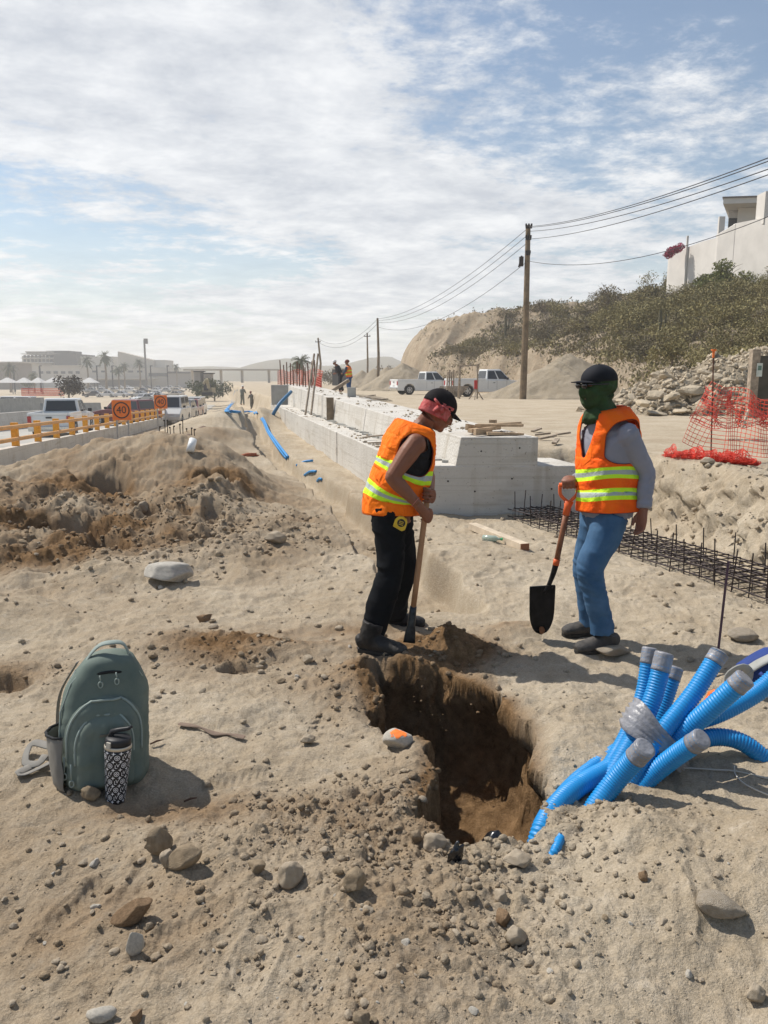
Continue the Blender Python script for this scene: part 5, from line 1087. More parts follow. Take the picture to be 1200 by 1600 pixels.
# ------------------------------------------------------------------ backpack, tumbler, bag, litter
BAG = mat('bag_green', (.17, .20, .17), .8, var=.10, vscale=5, bump=.35, bscale=400, spec=.2, col2=(.095, .13, .115)); BAGL = mat('bag_trim', (.27, .32, .29), .7, var=.08, vscale=10, bump=.3, bscale=400); BAGD = mat('bag_grey', (.24, .225, .20), .85, var=.1, vscale=10, bump=.3, bscale=300); BLK = mat('black_fabric', (.015, .016, .018), .8)
def backpack():
    g = hit(152, 1228); base = Vector((g.x - .005, g.y + .12, gz(g.x, g.y + .1) - .015)); t = empty('backpack', base, 'dusty green backpack standing on the soil with its mesh side pocket facing left', 'backpack')
    Hh = .52; yaw = R(19); lean = .12
    Mx = Matrix.Rotation(yaw, 3, 'Z')
    def W(x, y, z): return base + Mx @ Vector((x + (-.02) * z + .085 * (z / Hh) ** 2 * .6, y + lean * z * .6, z))
    def width(h): return .172 * (1 - .03 * (1 - h) ** 2) * (1 - max(0, (h - .45) / .55) ** 2.6 * .62) * (.93 + .07 * min(1, h / .08))
    def dpt(h): return .150 * (1 - max(0, (h - .15) / .85) ** 1.3 * .58) * (.86 + .14 * min(1, h / .1))
    def ringat(h, sx=1, sy=1, n=56, off=0, cy=0):
        out = []
        for k in range(n):
            a = 2 * math.pi * k / n; c, s = math.cos(a), math.sin(a); e = .62
            x = math.copysign(abs(c) ** e, c) * (width(h) * sx + off); y = math.copysign(abs(s) ** e, s) * (dpt(h) * sy + off) + cy
            wr = 1 + .018 * mnoise.noise(Vector((x * 14, y * 14, h * 9))) * 2.2 + .022 * mnoise.noise(Vector((x * 40, y * 40, h * 30)))
            out.append(W(x * wr, y * wr, h * Hh))
        return out
    hs = [0, .004, .015, .04] + list(np.linspace(.08, .94, 34)) + [.965, .985, .997]
    def shr(h): return 1 if h > .03 else .90 + .1 * (h / .03) ** .5
    m = MB(); rr = []
    for h in hs:
        s = shr(h); e = 1 if h < .94 else math.sqrt(max(.02, 1 - ((h - .94) / .0605) ** 2)) * .999
        rr.append(ringat(h, s * e, s * e))
    m.loft(rr); body = m.build('main_body', BAG, t, smooth=True)
    def arch(cx, z0, z1, hw, y_off, n=26, ztop_r=.55):
        pts = []
        for k in range(n + 1):
            u = k / n
            if u < .3: x, z = -1, z0 + (z1 - z0) * ztop_r * (u / .3)
            elif u > .7: x, z = 1, z0 + (z1 - z0) * ztop_r * ((1 - u) / .3)
            else: a = math.pi * (1 - (u - .3) / .4); x, z = math.cos(a), z0 + (z1 - z0) * (ztop_r + (1 - ztop_r) * math.sin(a))
            pts.append((cx + x * hw, z))
        return pts
    def frontpanel(name, z0, z1, hw, bulge, m_, par, seed):
        mb = MB(); nx, nz_ = 26, 30; P2 = []
        for j in range(nz_ + 1):
            z = z0 + (z1 - z0) * j / nz_; zt = max(0, (z - (z0 + (z1 - z0) * .55)) / ((z1 - z0) * .45)); w = hw * math.sqrt(max(0, 1 - min(1, zt) ** 2.2))
            row = []
            for i in range(nx + 1):
                u = i / nx * 2 - 1; x = u * w; h = z / Hh; e = .62; c = min(1, abs(x) / width(h)); yb = dpt(h) * (max(0, 1 - c ** (2 / e))) ** (e / 2)
                cl = lambda q: min(1, max(0, q)) ** .5; ed = cl((1 - abs(u)) * 5) * cl((z1 - z) / (z1 - z0) * 7) * cl((z - z0) / (z1 - z0) * 10 + .2)
                row.append(W(x, -yb - bulge * ed - .002 + .009 * mnoise.noise(Vector((x * 22, z * 16, seed))) + .004 * mnoise.noise(Vector((x * 60, z * 45, seed))), z))
            P2.append(row)
        v = [p for r_ in P2 for p in r_]; f = [(j * (nx + 1) + i, j * (nx + 1) + i + 1, (j + 1) * (nx + 1) + i + 1, (j + 1) * (nx + 1) + i) for j in range(nz_) for i in range(nx)]
        mb.add(v, f); o = mb.build(name, m_, par, smooth=True); return o, P2
    big, P1 = frontpanel('front_pocket', .015, .375, .150, .026, BAG, t, 1); sml, P2 = frontpanel('small_pocket', .03, .322, .116, .042, BAG, t, 5)
    for PP, nm, par in ((P1, 'zip_piping', big), (P2, 'zip_piping', sml)):
        n = len(PP); k0 = int(n * .38); line = [PP[j][1] for j in range(k0, n - 1)] + [PP[n - 2][i] for i in range(1, len(PP[0]) - 1)] + [PP[j][-2] for j in range(n - 2, k0, -1)]
        mb = MB(); mb.tube([p + Mx @ Vector((0, -.003, 0)) for p in line], .0048, 6); mb.build(nm, BAGL, par, smooth=True)
    mb = MB(); mb.tube([W(-width(h) * sx, -dpt(h) * .55, h * Hh) for h, sx in ((.05, .99), (.3, 1.0), (.6, .99), (.8, .97))] + [W(-width(.93) * .85, -dpt(.93) * .6, .93 * Hh), W(0, -dpt(.95) * .98, .925 * Hh), W(width(.93) * .85, -dpt(.93) * .6, .93 * Hh), W(width(.8) * .97, -dpt(.8) * .55, .8 * Hh)], .0035, 6); mb.build('seam_piping', BAGL, t, smooth=True)
    for yy_, nm_ in ((.30, 'side_seam'), (.02, 'side_seam')):
        mb = MB(); mb.tube([W(-width(h) * .992, dpt(h) * yy_, h * Hh) for h in (.03, .2, .4, .6, .75, .86)], .0032, 6); mb.build(nm_, BAGL, t, smooth=True)
    for x0, x1, z, yy in ((-.055, .065, .455, 0),):
        mb = MB(); mb.tube([W(x, -dpt(.88) * .98 - .004 + .02 * (x / .1) ** 2, z - .012 * (x / .06) ** 2 + .004) for x in np.linspace(-.085, .085, 9)], [(.006, .002)] * 9, 6); mb.build('top_zip', BLK, t)
    # pulls with loops
    for (x, z, off) in ((-.030, .435, .012), (.030, .440, .012)):
        mb = MB(); h = z / Hh; y = -dpt(h) - off; mb.tube([W(x, y, z + .02), W(x + .004, y - .003, z)], .003, 6)
        c = W(x + .006, y - .005, z - .016); mb.tube([c + Mx @ Vector((.008 * math.cos(a), 0, .012 * math.sin(a))) for a in np.linspace(0, 6.283, 13)[:-1]], .0028, 6, closed=True, up=(0, 1, 0)); mb.build('zip_pull', BAGL, t, smooth=True)
    for (x, z, off) in ((-.148, .105, .008), (-.122, .088, .040)):
        mb = MB(); h = z / Hh; y = -dpt(h) * .85 - off; mb.tube([W(x, y, z + .06), W(x, y - .004, z)], .0028, 6)
        c = W(x, y - .005, z - .016); mb.tube([c + Mx @ Vector((.008 * math.cos(a), 0, .013 * math.sin(a))) for a in np.linspace(0, 6.283, 13)[:-1]], .0028, 6, closed=True, up=(0, 1, 0)); mb.build('zip_pull', BAGL, t, smooth=True)
    # handle
    mb = MB(); hp = [W(x, -.028 + .02 * abs(x) / .08, z) for x, z in ((-.088, .440), (-.080, .50), (-.045, .548), (0, .560), (.045, .548), (.074, .50), (.082, .440))]
    mb.tube(spline(hp, .01), [(.004, .014)] * len(spline(hp, .01)), 10, up=(0, 0, 1)); mb.build('top_handle', BAGL, t, smooth=True)
    # mesh side pocket
    mb = MB(); rows_ = []
    for j in range(13):
        z = .02 + .215 * j / 12; row = []
        for i in range(13):
            u = i / 12; y = -dpt(z / Hh) * 1.0 + u * dpt(z / Hh) * 1.9; s_ = math.sin(math.pi * min(1, max(0, u))); bul = .052 * s_ ** .6 * (.75 + .3 * j / 12) + .003 * math.sin(i * 2.3 + j)
            row.append(W(-width(z / Hh) * (.97 - .05 * (abs(u - .5) * 2) ** 3) - bul, y, z - .035 * u * (j / 12)))
        rows_.append(row)
    v = [p for r_ in rows_ for p in r_]; f = [(j * 13 + i, j * 13 + i + 1, (j + 1) * 13 + i + 1, (j + 1) * 13 + i) for j in range(12) for i in range(12)]; mb.add(v, f); sp = mb.build('side_pocket', BAGD, t, smooth=True); so = sp.modifiers.new('thick', 'SOLIDIFY'); so.thickness = .004
    mb = MB(); mb.tube([p for p in rows_[-1]], .006, 6); mb.build('pocket_hem', BLK, sp, smooth=True)
    # straps trailing on the ground at the left
    def gp_(px, py, dz=.012): return hit(px, py) + Vector((0, 0, dz))
    for pl in ([W(-.14, .10, .20), W(-.19, .12, .10), gp_(52, 1175, .04), gp_(40, 1195), gp_(60, 1200, .02), gp_(72, 1190, .03)], [W(-.14, .09, .08), gp_(66, 1205, .02), gp_(38, 1215), gp_(30, 1212), gp_(52, 1200)], [W(-.12, .13, .44), W(-.18, .17, .30), W(-.19, .17, .14), W(-.17, .13, .04)]):
        mb = MB(); sp_ = spline(pl, .015); mb.tube(sp_, [(.003, .017)] * len(sp_), 8, up=(0, 0, 1)); mb.build('strap', BAGD, t, smooth=True)
    # emblem smudge
    mb = MB(); c = P2[22][13]; mb.box(c + Mx @ Vector((0, -.002, 0)), (.035, .003, .009), rot=Mx); mb.build('emblem', mat('emblem_grey', (.16, .15, .12), .6), sml)
backpack()
def tumbler():
    g = hit(176, 1256); base = Vector((g.x, g.y + .03, gz(g.x, g.y + .03) - .012)); t = empty('tumbler', base, 'tall black tumbler with white monogram pattern and dark lid leaning on the backpack', 'tumbler')
    tilt = Matrix.Rotation(R(4), 3, 'Y') @ Matrix.Rotation(R(-6), 3, 'X')
    def q(r, a, z): return base + tilt @ Vector((r * math.sin(a), -r * math.cos(a), z))
    def rad(z): return .036 + .013 * min(1, z / .2)
    def ringz(z, r): return [q(r, 2 * math.pi * k / 40, z) for k in range(40)]
    m = MB(); m.loft([ringz(z, rad(z) * (1 if z > .004 else .93)) for z in (0, .004, .05, .1, .15, .2, .215)]); body = m.build('body', mat('tumbler_black', (.008, .009, .014), .35, var=0, spec=.5), t, smooth=True)
    m = MB(); m.loft([ringz(.214, .0500), ringz(.216, .0512), ringz(.225, .0512), ringz(.227, .0500)]); m.build('rim_band', mat('rim_gold', (.55, .50, .42), .35, metal=.6), t, smooth=True)
    m = MB(); m.loft([ringz(.226, .0485), ringz(.250, .0475), ringz(.256, .043), ringz(.258, .01)]); m.build('lid', BLACKP, t, smooth=True)
    m = MB(); m.loft([[q(r, a, z) for r, a, z in ((.0480, -.6, zz), (.056, -.6, zz), (.056, -.25, zz), (.0480, -.25, zz))] for zz in (.224, .248)]); m.build('lid_latch', mat('latch_pale', (.45, .42, .36), .5), t)
    m = MB(); m.tube([base + tilt @ Vector(v) for v in ((-.03, 0, .252), (-.025, 0, .275), (.0, -.005, .284), (.035, 0, .29), (.05, 0, .30))], [.012, .010, .009, .008, .005], 10); m.build('carry_loop', BLACKP, t, smooth=True)
    WP = mat('print_white', (.80, .80, .82), .5, var=0)
    glyphs = {}
    for s in ('L', 'V'):
        o = text_mesh(s, 1, WP, depth=0); glyphs[s] = [v.co.copy() for v in o.data.vertices], [tuple(p.vertices) for p in o.data.polygons]; bpy.data.objects.remove(o)
    def wrap(vs, fs, a0, z0, sc, name):
        mm = MB(); mm.add([q(rad(z0 + v[1] * sc) + .0006, a0 + v[0] * sc / .045, z0 + v[1] * sc) for v in vs], fs); return mm
    def star():
        vs = [(0, 0)]; n = 16
        for k in range(n):
            r = 1 if k % 4 == 0 else (.30 if k % 4 == 2 else .42); vs.append((r * math.sin(2 * math.pi * k / n), r * math.cos(2 * math.pi * k / n)))
        return vs, [(0, 1 + k, 1 + (k + 1) % n) for k in range(n)]
    def ringg():
        vs = []; fs = []
        for k in range(20):
            a = 2 * math.pi * k / 20; vs += [(math.cos(a), math.sin(a)), (.80 * math.cos(a), .80 * math.sin(a))]
        for k in range(20): fs.append((2 * k, (2 * k + 2) % 40, (2 * k + 3) % 40, 2 * k + 1))
        o = len(vs)
        for d in range(4):
            a = math.pi / 4 * 2 * d; cx, cy = .36 * math.cos(a), .36 * math.sin(a); b = len(vs); vs.append((cx, cy))
            for k in range(8): vs.append((cx + .22 * math.cos(k * math.pi / 4), cy + .22 * math.sin(k * math.pi / 4)))
            fs += [(b, b + 1 + k, b + 1 + (k + 1) % 8) for k in range(8)]
        return vs, fs
    row = 0; z = .014
    PR = MB()
    while z < .21:
        for k in range(-3, 8):
            a = k * 2 * math.pi / 11 + (row % 2) * math.pi / 11
            if row % 2 == 0: vs, fs = star(); g_ = wrap(vs, fs, a, z, .0088, 'star')
            elif (k + row // 2) % 2: vs, fs = ringg(); g_ = wrap(vs, fs, a, z, .0098, 'flower')
            else:
                g_ = wrap([(v.x - .15, v.y - .15) for v in glyphs['L'][0]], glyphs['L'][1], a, z, .021, 'L'); h = wrap([(v.x + .18, v.y + .1) for v in glyphs['V'][0]], glyphs['V'][1], a, z, .021, 'V'); g_.add(h.v, h.f)
            PR.add(g_.v, g_.f)
        row += 1; z += .0160
    PR.build('printed_pattern', WP, body)
tumbler()
def bluebag():
    c = P(1192, 1075, 3.75); g = gz(c.x, 3.75); t = empty('duffel_bag', (c.x, 3.75, g), 'blue bag with grey panels lying at the right edge behind the conduits', 'bag'); NB = mat('bag_navy', (.02, .05, .22), .7, bump=.3, bscale=200); GR = mat('bag_pale', (.33, .33, .31), .8, bump=.3, bscale=200)
    m = MB(); m.tube(spline([(c.x - .10, 3.80, g + .07), (c.x + .08, 3.8, g + .10), (c.x + .35, 3.8, g + .10)], .03), [.05 + .055 * min(1, k / 5) for k in range(60)][:len(spline([(c.x - .10, 3.80, g + .07), (c.x + .08, 3.8, g + .10), (c.x + .35, 3.8, g + .10)], .03))], 18); m.build('bag_body', NB, t, smooth=True)
    m = MB(); pts = spline([(c.x - .12, 3.72, g + .10), (c.x - .03, 3.70, g + .175), (c.x + .12, 3.72, g + .225), (c.x + .32, 3.75, g + .22)], .02); m.tube(pts, [(.012, .05)] * len(pts), 10, up=(0, 0, 1)); m.build('grey_panel', GR, t, smooth=True)
    m = MB(); pts = spline([(c.x - .20, 3.68, g + .02), (c.x - .215, 3.68, g + .10), (c.x - .16, 3.66, g + .155), (c.x - .11, 3.68, g + .11), (c.x - .13, 3.68, g + .03)], .02); m.tube(pts, [(.006, .022)] * len(pts), 8, up=(0, 1, 0)); m.build('grab_strap', GR, t, smooth=True)
    m = MB(); pts = spline([(c.x - .10, 3.62, g + .02), (c.x - .06, 3.60, g + .10), (c.x - .09, 3.62, g + .14)], .02); m.tube(pts, .010, 8); m.build('side_strap', NB, t, smooth=True)
    o = MB(); a = P(1112, 1068, 3.62); o.prism([(-.03, -.03), (.035, -.035), (.02, .035), (-.01, .02)], -.012, .012, 'y'); ob = o.build('orange_tag', mat('tag_orange', (.8, .16, .03), .6)); ob.location = (a.x, a.y, gz(a.x, a.y) + .03); tag(ob, 'small bright orange plastic piece standing by the blue bag', 'plastic piece')
bluebag()
def litter():
    # dark plastic in the pit and on the rim, cloth strip, twigs
    q = P(800, 1302, 2.75); m = MB(); r = random.Random(6); me = rock_mesh('plastic_bag', 71, 3, 5, mat('black_plastic_film', (.012, .012, .015), .25, spec=.7), .5, (.8, .5, 1.1)); rock_ob(me, 'plastic_bag', Vector((.45, 2.72, gz(.45, 2.72) * .0 - .22)), .10, .3, (.2, .5), 'shiny black plastic lump at the bottom of the dark pit', 'plastic bag')
    q = hit(712, 1352); me = rock_mesh('plastic_scrap', 72, 3, 5, mat('black_plastic_film', (.012, .012, .015), .25, spec=.7), .7, (.5, .2, 1.0)); rock_ob(me, 'plastic_scrap', q + Vector((.0, .02, .02)), .045, .3, (.1, .25), 'torn black plastic scrap on the near rim of the hole', 'plastic scrap')
    q = [hit(*p) + Vector((0, 0, .012)) for p in [(280, 1135), (310, 1140), (335, 1150), (362, 1152), (382, 1156)]]; m = MB(); sp = spline(q, .02); m.tube(sp, [(.004, .012 + .006 * math.sin(i)) for i in range(len(sp))], 8, up=(0, 0, 1)); tag(m.build('cloth_strip', mat('cloth_brown', (.22, .16, .12), .9), origin=q[0]), 'thin twisted brown strip lying on the flat soil right of the backpack', 'strip')
    for (a, b, l) in [((235, 1166), (256, 1161), 'tiny dark twig beside the backpack'), ((288, 1256), (308, 1252), 'short dark twig below the shadow of the backpack'), ((452, 1628), (460, 1610), None)]:
        if not l: continue
        p, q = hit(*a) + Vector((0, 0, .01)), hit(*b) + Vector((0, 0, .015)); m = MB(); m.tube([p, (p + q) / 2 + Vector((0, 0, .004)), q], [.004, .005, .002], 6); tag(m.build('twig', mat('twig_dark', (.08, .045, .03), .9), origin=p), l, 'twig')
litter()
# ------------------------------------------------------------------ people
def remeshed(mb, voxel, smooth=3, name='tmp', disp=None):
    me = bpy.data.meshes.new('t'); me.from_pydata(mb.v, [], mb.f); bm = bmesh.new(); bm.from_mesh(me); bmesh.ops.recalc_face_normals(bm, faces=bm.faces[:]); bm.to_mesh(me); bm.free()
    o = bpy.data.objects.new('t', me); COL.objects.link(o); r = o.modifiers.new('r', 'REMESH'); r.mode = 'VOXEL'; r.voxel_size = voxel
    if smooth: s = o.modifiers.new('s', 'SMOOTH'); s.iterations = smooth; s.factor = .5
    dg = bpy.context.evaluated_depsgraph_get(); out = bpy.data.meshes.new_from_object(o.evaluated_get(dg)); bpy.data.objects.remove(o); bpy.data.meshes.remove(me)
    n = len(out.vertices); co = np.empty(n * 3); out.vertices.foreach_get('co', co); co = co.reshape(-1, 3)
    if disp is not None:
        nr = np.empty(n * 3); out.vertices.foreach_get('normal', nr); nr = nr.reshape(-1, 3); co = co + nr * disp(co)[:, None]
    pol = [tuple(p.vertices) for p in out.polygons]; bpy.data.meshes.remove(out)
    m = MB(); m.v = [tuple(c) for c in co]; m.f = pol; m.mi = [0] * len(pol); return m
def wrinkle(amp, sx=7, sz=20, seed=0, fine=.3):
    def f(co):
        x = co[:, 0] + co[:, 1] * .7; z = co[:, 2] + .25 * fbm(co[:, 0] * 4, co[:, 2] * 4, 2, seed + 9)
        r = 1 - np.abs(fbm(x * sx, z * sz, 3, seed)) * 3.0
        return amp * (np.clip(r, -1, 1) * .8 + fine * fbm(x * 25, z * 30, 2, seed + 3))
    return f
def frame(f, u):
    f = Vector(f).normalized(); u = Vector(u); s = u.cross(f).normalized(); u = f.cross(s).normalized(); return Matrix((s, f, u)).transposed()   # columns: side(left), forward, up
SKIN = mat('skin_tanned', (.235, .092, .05), .55, var=.08, vscale=14, bump=.15, bscale=120, spec=.35)
SKIN2 = mat('skin_tanned_dark', (.24, .10, .06), .55, var=.08, vscale=14, bump=.15, bscale=120, spec=.35)
def head_mb(mb, c, M, k=1.0, ears=True):
    def e(s, f, u, r): mb.ell(c + M @ Vector((s, f, u)) * k, [q * k for q in r], M)
    e(0, -.012, .025, (.074, .094, .088)); e(0, .012, -.005, (.068, .078, .085)); e(0, .030, -.052, (.055, .060, .060)); e(0, .066, -.088, (.024, .022, .020)); e(0, .086, -.055, (.024, .012, .013)); e(0, .094, -.020, (.012, .018, .026))
    e(0, .103, -.032, (.015, .013, .010)); e(.032, .072, .022, (.026, .016, .010)); e(-.032, .072, .022, (.026, .016, .010)); e(.040, .060, -.03, (.022, .024, .02)); e(-.040, .060, -.03, (.022, .024, .02))
    if ears: e(.075, -.005, -.012, (.010, .020, .032)); e(-.075, -.005, -.012, (.010, .020, .032))
def eyes(parent, c, M, k=1.0):
    for s in (-1, 1):
        m = MB(); m.ell(c + M @ Vector((s * .031, .079, .004)) * k, (.013 * k, .008 * k, .007 * k), M); m.build('eye', mat('eye_dark', (.05, .03, .02), .3), parent, smooth=True)
def grip(mb, hp, A, d, r, s=1, wrist=None, thumb=1, rf=.0088):
    A = Vector(A).normalized(); d = Vector(d); d = (d - A * d.dot(A)).normalized(); n = A.cross(d) * s          # n points from the palm to the handle centre
    def pt(phi, off, rad): return hp + A * off + (-n * math.cos(phi) + d * math.sin(phi)) * rad
    R0 = r + rf * .85
    for i, (off, sw, rr) in enumerate(((.033, 3.9, .95), (.0115, 4.2, 1.0), (-.0105, 4.0, .97), (-.031, 3.5, .85))):
        ph = np.linspace(.35, sw, 9); mb.tube([pt(p, off * 1.0, R0 + (.008 if p < 1.0 else 0) + (.004 if abs(p - 1.6) < .3 else 0)) for p in ph], [rf * rr * (1.05 - .03 * j) for j in range(9)], 8)
    pc = hp - n * (r + .016) + d * .002
    mb.ell(pc, (.030, .045, .016), Matrix((d, A, n)).transposed()); mb.ell(pc - d * .020, (.026, .038, .018), Matrix((d, A, n)).transposed())
    ph = np.linspace(-.5, -2.6, 7); mb.tube([pt(p, .030 * thumb + .012 * thumb * i / 6, R0 + .006 - .001 * i) for i, p in enumerate(ph)], [.014, .013, .0115, .0105, .010, .0095, .008], 8)
    if wrist is not None: mb.tube([wrist, wrist.lerp(pc - d * .02, .6), pc - d * .015], [(.030, .023), (.030, .022), (.032, .020)], 10, up=A)
def relaxed(mb, w, d, n, side, k=1.0):
    d = Vector(d).normalized(); n = Vector(n); n = (n - d * n.dot(d)).normalized(); s = d.cross(n) * side      # s: towards the thumb side
    M = Matrix((s, d, n)).transposed()
    mb.tube([w - d * .01, w + d * .03, w + d * .06, w + d * .085], [(.020, .027), (.018, .036), (.015, .041), (.012, .040)], 12, up=n)
    for i, (o, L_, rr) in enumerate(((.030, .070, .0090), (.010, .078, .0095), (-.010, .073, .0090), (-.029, .058, .0080))):
        p = w + d * .082 + s * o; dd = d.copy(); pts = [p - d * .01]; c = .35 + .12 * i
        for seg in (.45, .30, .25):
            pts.append(pts[-1] + dd * L_ * seg); q = Matrix.Rotation(-c * side, 3, s) if False else None
            dd = (dd * math.cos(c) + n * math.sin(c)).normalized(); 
        mb.tube(pts, [rr * 1.05, rr, rr * .93, rr * .75], 8)
    t = [w + d * .015 + s * .026, w + d * .045 + s * .044 + n * .010, w + d * .072 + s * .046 + n * .020, w + d * .092 + s * .038 + n * .028]
    mb.tube(t, [.014, .0125, .0105, .008], 8)
def torso_rings(line, S_, F_, tab, n=56, off=0, ex=.75, wr=0, seed=0, rows=44):
    """line: spine points from hem to neck; tab: (v, half width, half depth, forward shift)"""
    sp = spline(line, .01); L_ = [0]
    for a, b in zip(sp[:-1], sp[1:]): L_.append(L_[-1] + (b - a).length)
    tv = [t[0] for t in tab]; out = []
    for j in range(rows + 1):
        v = j / rows; s = v * L_[-1]; i = min(len(sp) - 2, int(np.searchsorted(L_, s)) if s > 0 else 0); c = sp[i].lerp(sp[i + 1], 0) if j < rows else sp[-1]
        up = (sp[min(i + 4, len(sp) - 1)] - sp[max(i - 4, 0)]).normalized(); S = (S_ - up * S_.dot(up)).normalized(); Fv = S.cross(up); Fv = Fv if Fv.dot(F_) > 0 else -Fv
        a, b, sh = (float(np.interp(v, tv, [t[k] for t in tab])) for k in (1, 2, 3)); ring = []
        for k in range(n):
            th = 2 * math.pi * k / n; cx, sy = math.cos(th), math.sin(th); x = math.copysign(abs(cx) ** ex, cx) * (a + off); y = math.copysign(abs(sy) ** ex, sy) * (b + off) + sh
            w_ = wr * (1 - abs(mnoise.noise(Vector((cx * 2.2 + seed, sy * 2.2, v * 6 + v * cx * 2)))) * 2.4) if wr else 0; w2 = wr * .5 * mnoise.noise(Vector((cx * 7, sy * 7 + seed, v * 20))) if wr else 0
            ring.append(c + S * x * (1 + w_ + w2) + Fv * y * (1 + w_ + w2))
        out.append(ring)
    return out
def fabric_stripes(name, base, deep, lime, grey, bands):
    m = bpy.data.materials.new(name); m.use_nodes = True; nt = m.node_tree; N = nt.nodes; L = nt.links; b = N['Principled BSDF']; b.inputs['Roughness'].default_value = .75; b.inputs['Specular IOR Level'].default_value = .12
    uv = N.new('ShaderNodeUVMap'); uv.uv_map = 'UVMap'; sep = N.new('ShaderNodeSeparateXYZ'); L.new(uv.outputs[0], sep.inputs[0])
    tc = N.new('ShaderNodeTexCoord'); nz = N.new('ShaderNodeTexNoise'); nz.inputs['Scale'].default_value = 6; nz.inputs['Detail'].default_value = 5; L.new(tc.outputs['Object'], nz.inputs['Vector'])
    mx = N.new('ShaderNodeMixRGB'); mx.inputs[1].default_value = (*base, 1); mx.inputs[2].default_value = (*deep, 1)
    r = N.new('ShaderNodeMapRange'); L.new(nz.outputs['Fac'], r.inputs[0]); r.inputs[1].default_value = .35; r.inputs[2].default_value = .7; L.new(r.outputs[0], mx.inputs[0]); cur = mx.outputs[0]
    for (c, hw, col) in bands:
        s = N.new('ShaderNodeMath'); s.operation = 'SUBTRACT'; L.new(sep.outputs[1], s.inputs[0]); s.inputs[1].default_value = c
        ab = N.new('ShaderNodeMath'); ab.operation = 'ABSOLUTE'; L.new(s.outputs[0], ab.inputs[0]); lt = N.new('ShaderNodeMath'); lt.operation = 'LESS_THAN'; L.new(ab.outputs[0], lt.inputs[0]); lt.inputs[1].default_value = hw
        k = N.new('ShaderNodeMixRGB'); L.new(lt.outputs[0], k.inputs[0]); L.new(cur, k.inputs[1]); k.inputs[2].default_value = (*(lime if col else grey), 1); cur = k.outputs[0]
    L.new(cur, b.inputs['Base Color'])
    n2 = N.new('ShaderNodeTexNoise'); n2.inputs['Scale'].default_value = 13; n2.inputs['Detail'].default_value = 4; n2.inputs['Distortion'].default_value = 1.2; L.new(tc.outputs['Object'], n2.inputs['Vector']); bp = N.new('ShaderNodeBump'); bp.inputs['Strength'].default_value = .6; bp.inputs['Distance'].default_value = .03; L.new(n2.outputs['Fac'], bp.inputs['Height']); L.new(bp.outputs[0], b.inputs['Normal'])
    return m
def bands(vs, hw): 
    o = []
    for v in vs: o += [(v, hw, 1), (v, hw * .36, 0)]
    return o
def vest(parent, line, S_, F_, tab, matv, arm=(.70, .19, .70), vneck=(.62, .10, .75), seed=0, wr=.035, hem=.10, trim=None, open_front=False, voff=0):
    n = 72; rows = 60; R_ = torso_rings(line, S_, F_, tab, n, .012, .8, wr, seed, rows)
    v = [p for r in R_ for p in r]; f = []; uvs = []
    def cut(th, vv):
        ds = min(abs(th), abs(th - 2 * math.pi)); dl = abs(th - math.pi); df = abs(th - math.pi / 2)
        for d in (ds, dl):
            w = arm[2] * (1.0 if vv < arm[0] else 1.0)
            if (abs(d) / w) ** 2.4 + (abs(vv - arm[0]) / arm[1]) ** 2.4 < 1: return True
        if vv > vneck[0] and df < vneck[1] + vneck[2] * (vv - vneck[0]) / (1 - vneck[0]): return True
        return False
    for j in range(rows):
        for k in range(n):
            th = 2 * math.pi * (k + .5) / n; vv = (j + .5) / rows
            if cut(th, vv): continue
            a, b, c, d = j * n + k, j * n + (k + 1) % n, (j + 1) * n + (k + 1) % n, (j + 1) * n + k; f.append((a, b, c, d)); dip = .014 * math.sin(th * 2 + seed)
            uvs += [(k / n, j / rows + dip), ((k + 1) / n, j / rows + dip), ((k + 1) / n, (j + 1) / rows + dip), (k / n, (j + 1) / rows + dip)]
    o_ = Vector(parent['wloc']); me = bpy.data.meshes.new('vest'); me.from_pydata([tuple(Vector(p) - o_) for p in v], [], f); l = me.uv_layers.new(name='UVMap'); l.data.foreach_set('uv', np.array(uvs, np.float32).ravel())
    bm = bmesh.new(); bm.from_mesh(me); bmesh.ops.delete(bm, geom=[x for x in bm.verts if not x.link_faces], context='VERTS')
    bd = [e for e in bm.edges if len(e.link_faces) == 1]
    for _ in range(9):                                  # smooth the cut edges
        new = {}
        for x in bm.verts:
            nb = [e.other_vert(x) for e in x.link_edges if len(e.link_faces) == 1]
            if len(nb) == 2: new[x] = x.co * .5 + (nb[0].co + nb[1].co) * .25
        for x, c in new.items(): x.co = c
    bmesh.ops.recalc_face_normals(bm, faces=bm.faces[:])
    # dark trim tubes along the edges
    loops = []; used = set()
    bd = {e for e in bm.edges if len(e.link_faces) == 1}
    while bd:
        e = bd.pop(); ch = [e.verts[0], e.verts[1]]
        while True:
            nx = [q for q in ch[-1].link_edges if q in bd]
            if not nx: break
            bd.discard(nx[0]); ch.append(nx[0].other_vert(ch[-1]))
        loops.append([x.co.copy() + o_ for x in ch])
    bm.to_mesh(me); bm.free(); me.materials.append(matv); me.polygons.foreach_set('use_smooth', [True] * len(me.polygons)); ob = bpy.data.objects.new('vest', me); COL.objects.link(ob); ob.parent = parent; ob['wloc'] = tuple(o_)
    s = ob.modifiers.new('thick', 'SOLIDIFY'); s.thickness = .004; s.offset = 1
    if trim:
        for lp in loops:
            if len(lp) > 8: m = MB(); m.tube(lp[::1], .0035, 5, cap=False); t = m.build('vest_trim', trim, ob, smooth=True)
    return ob
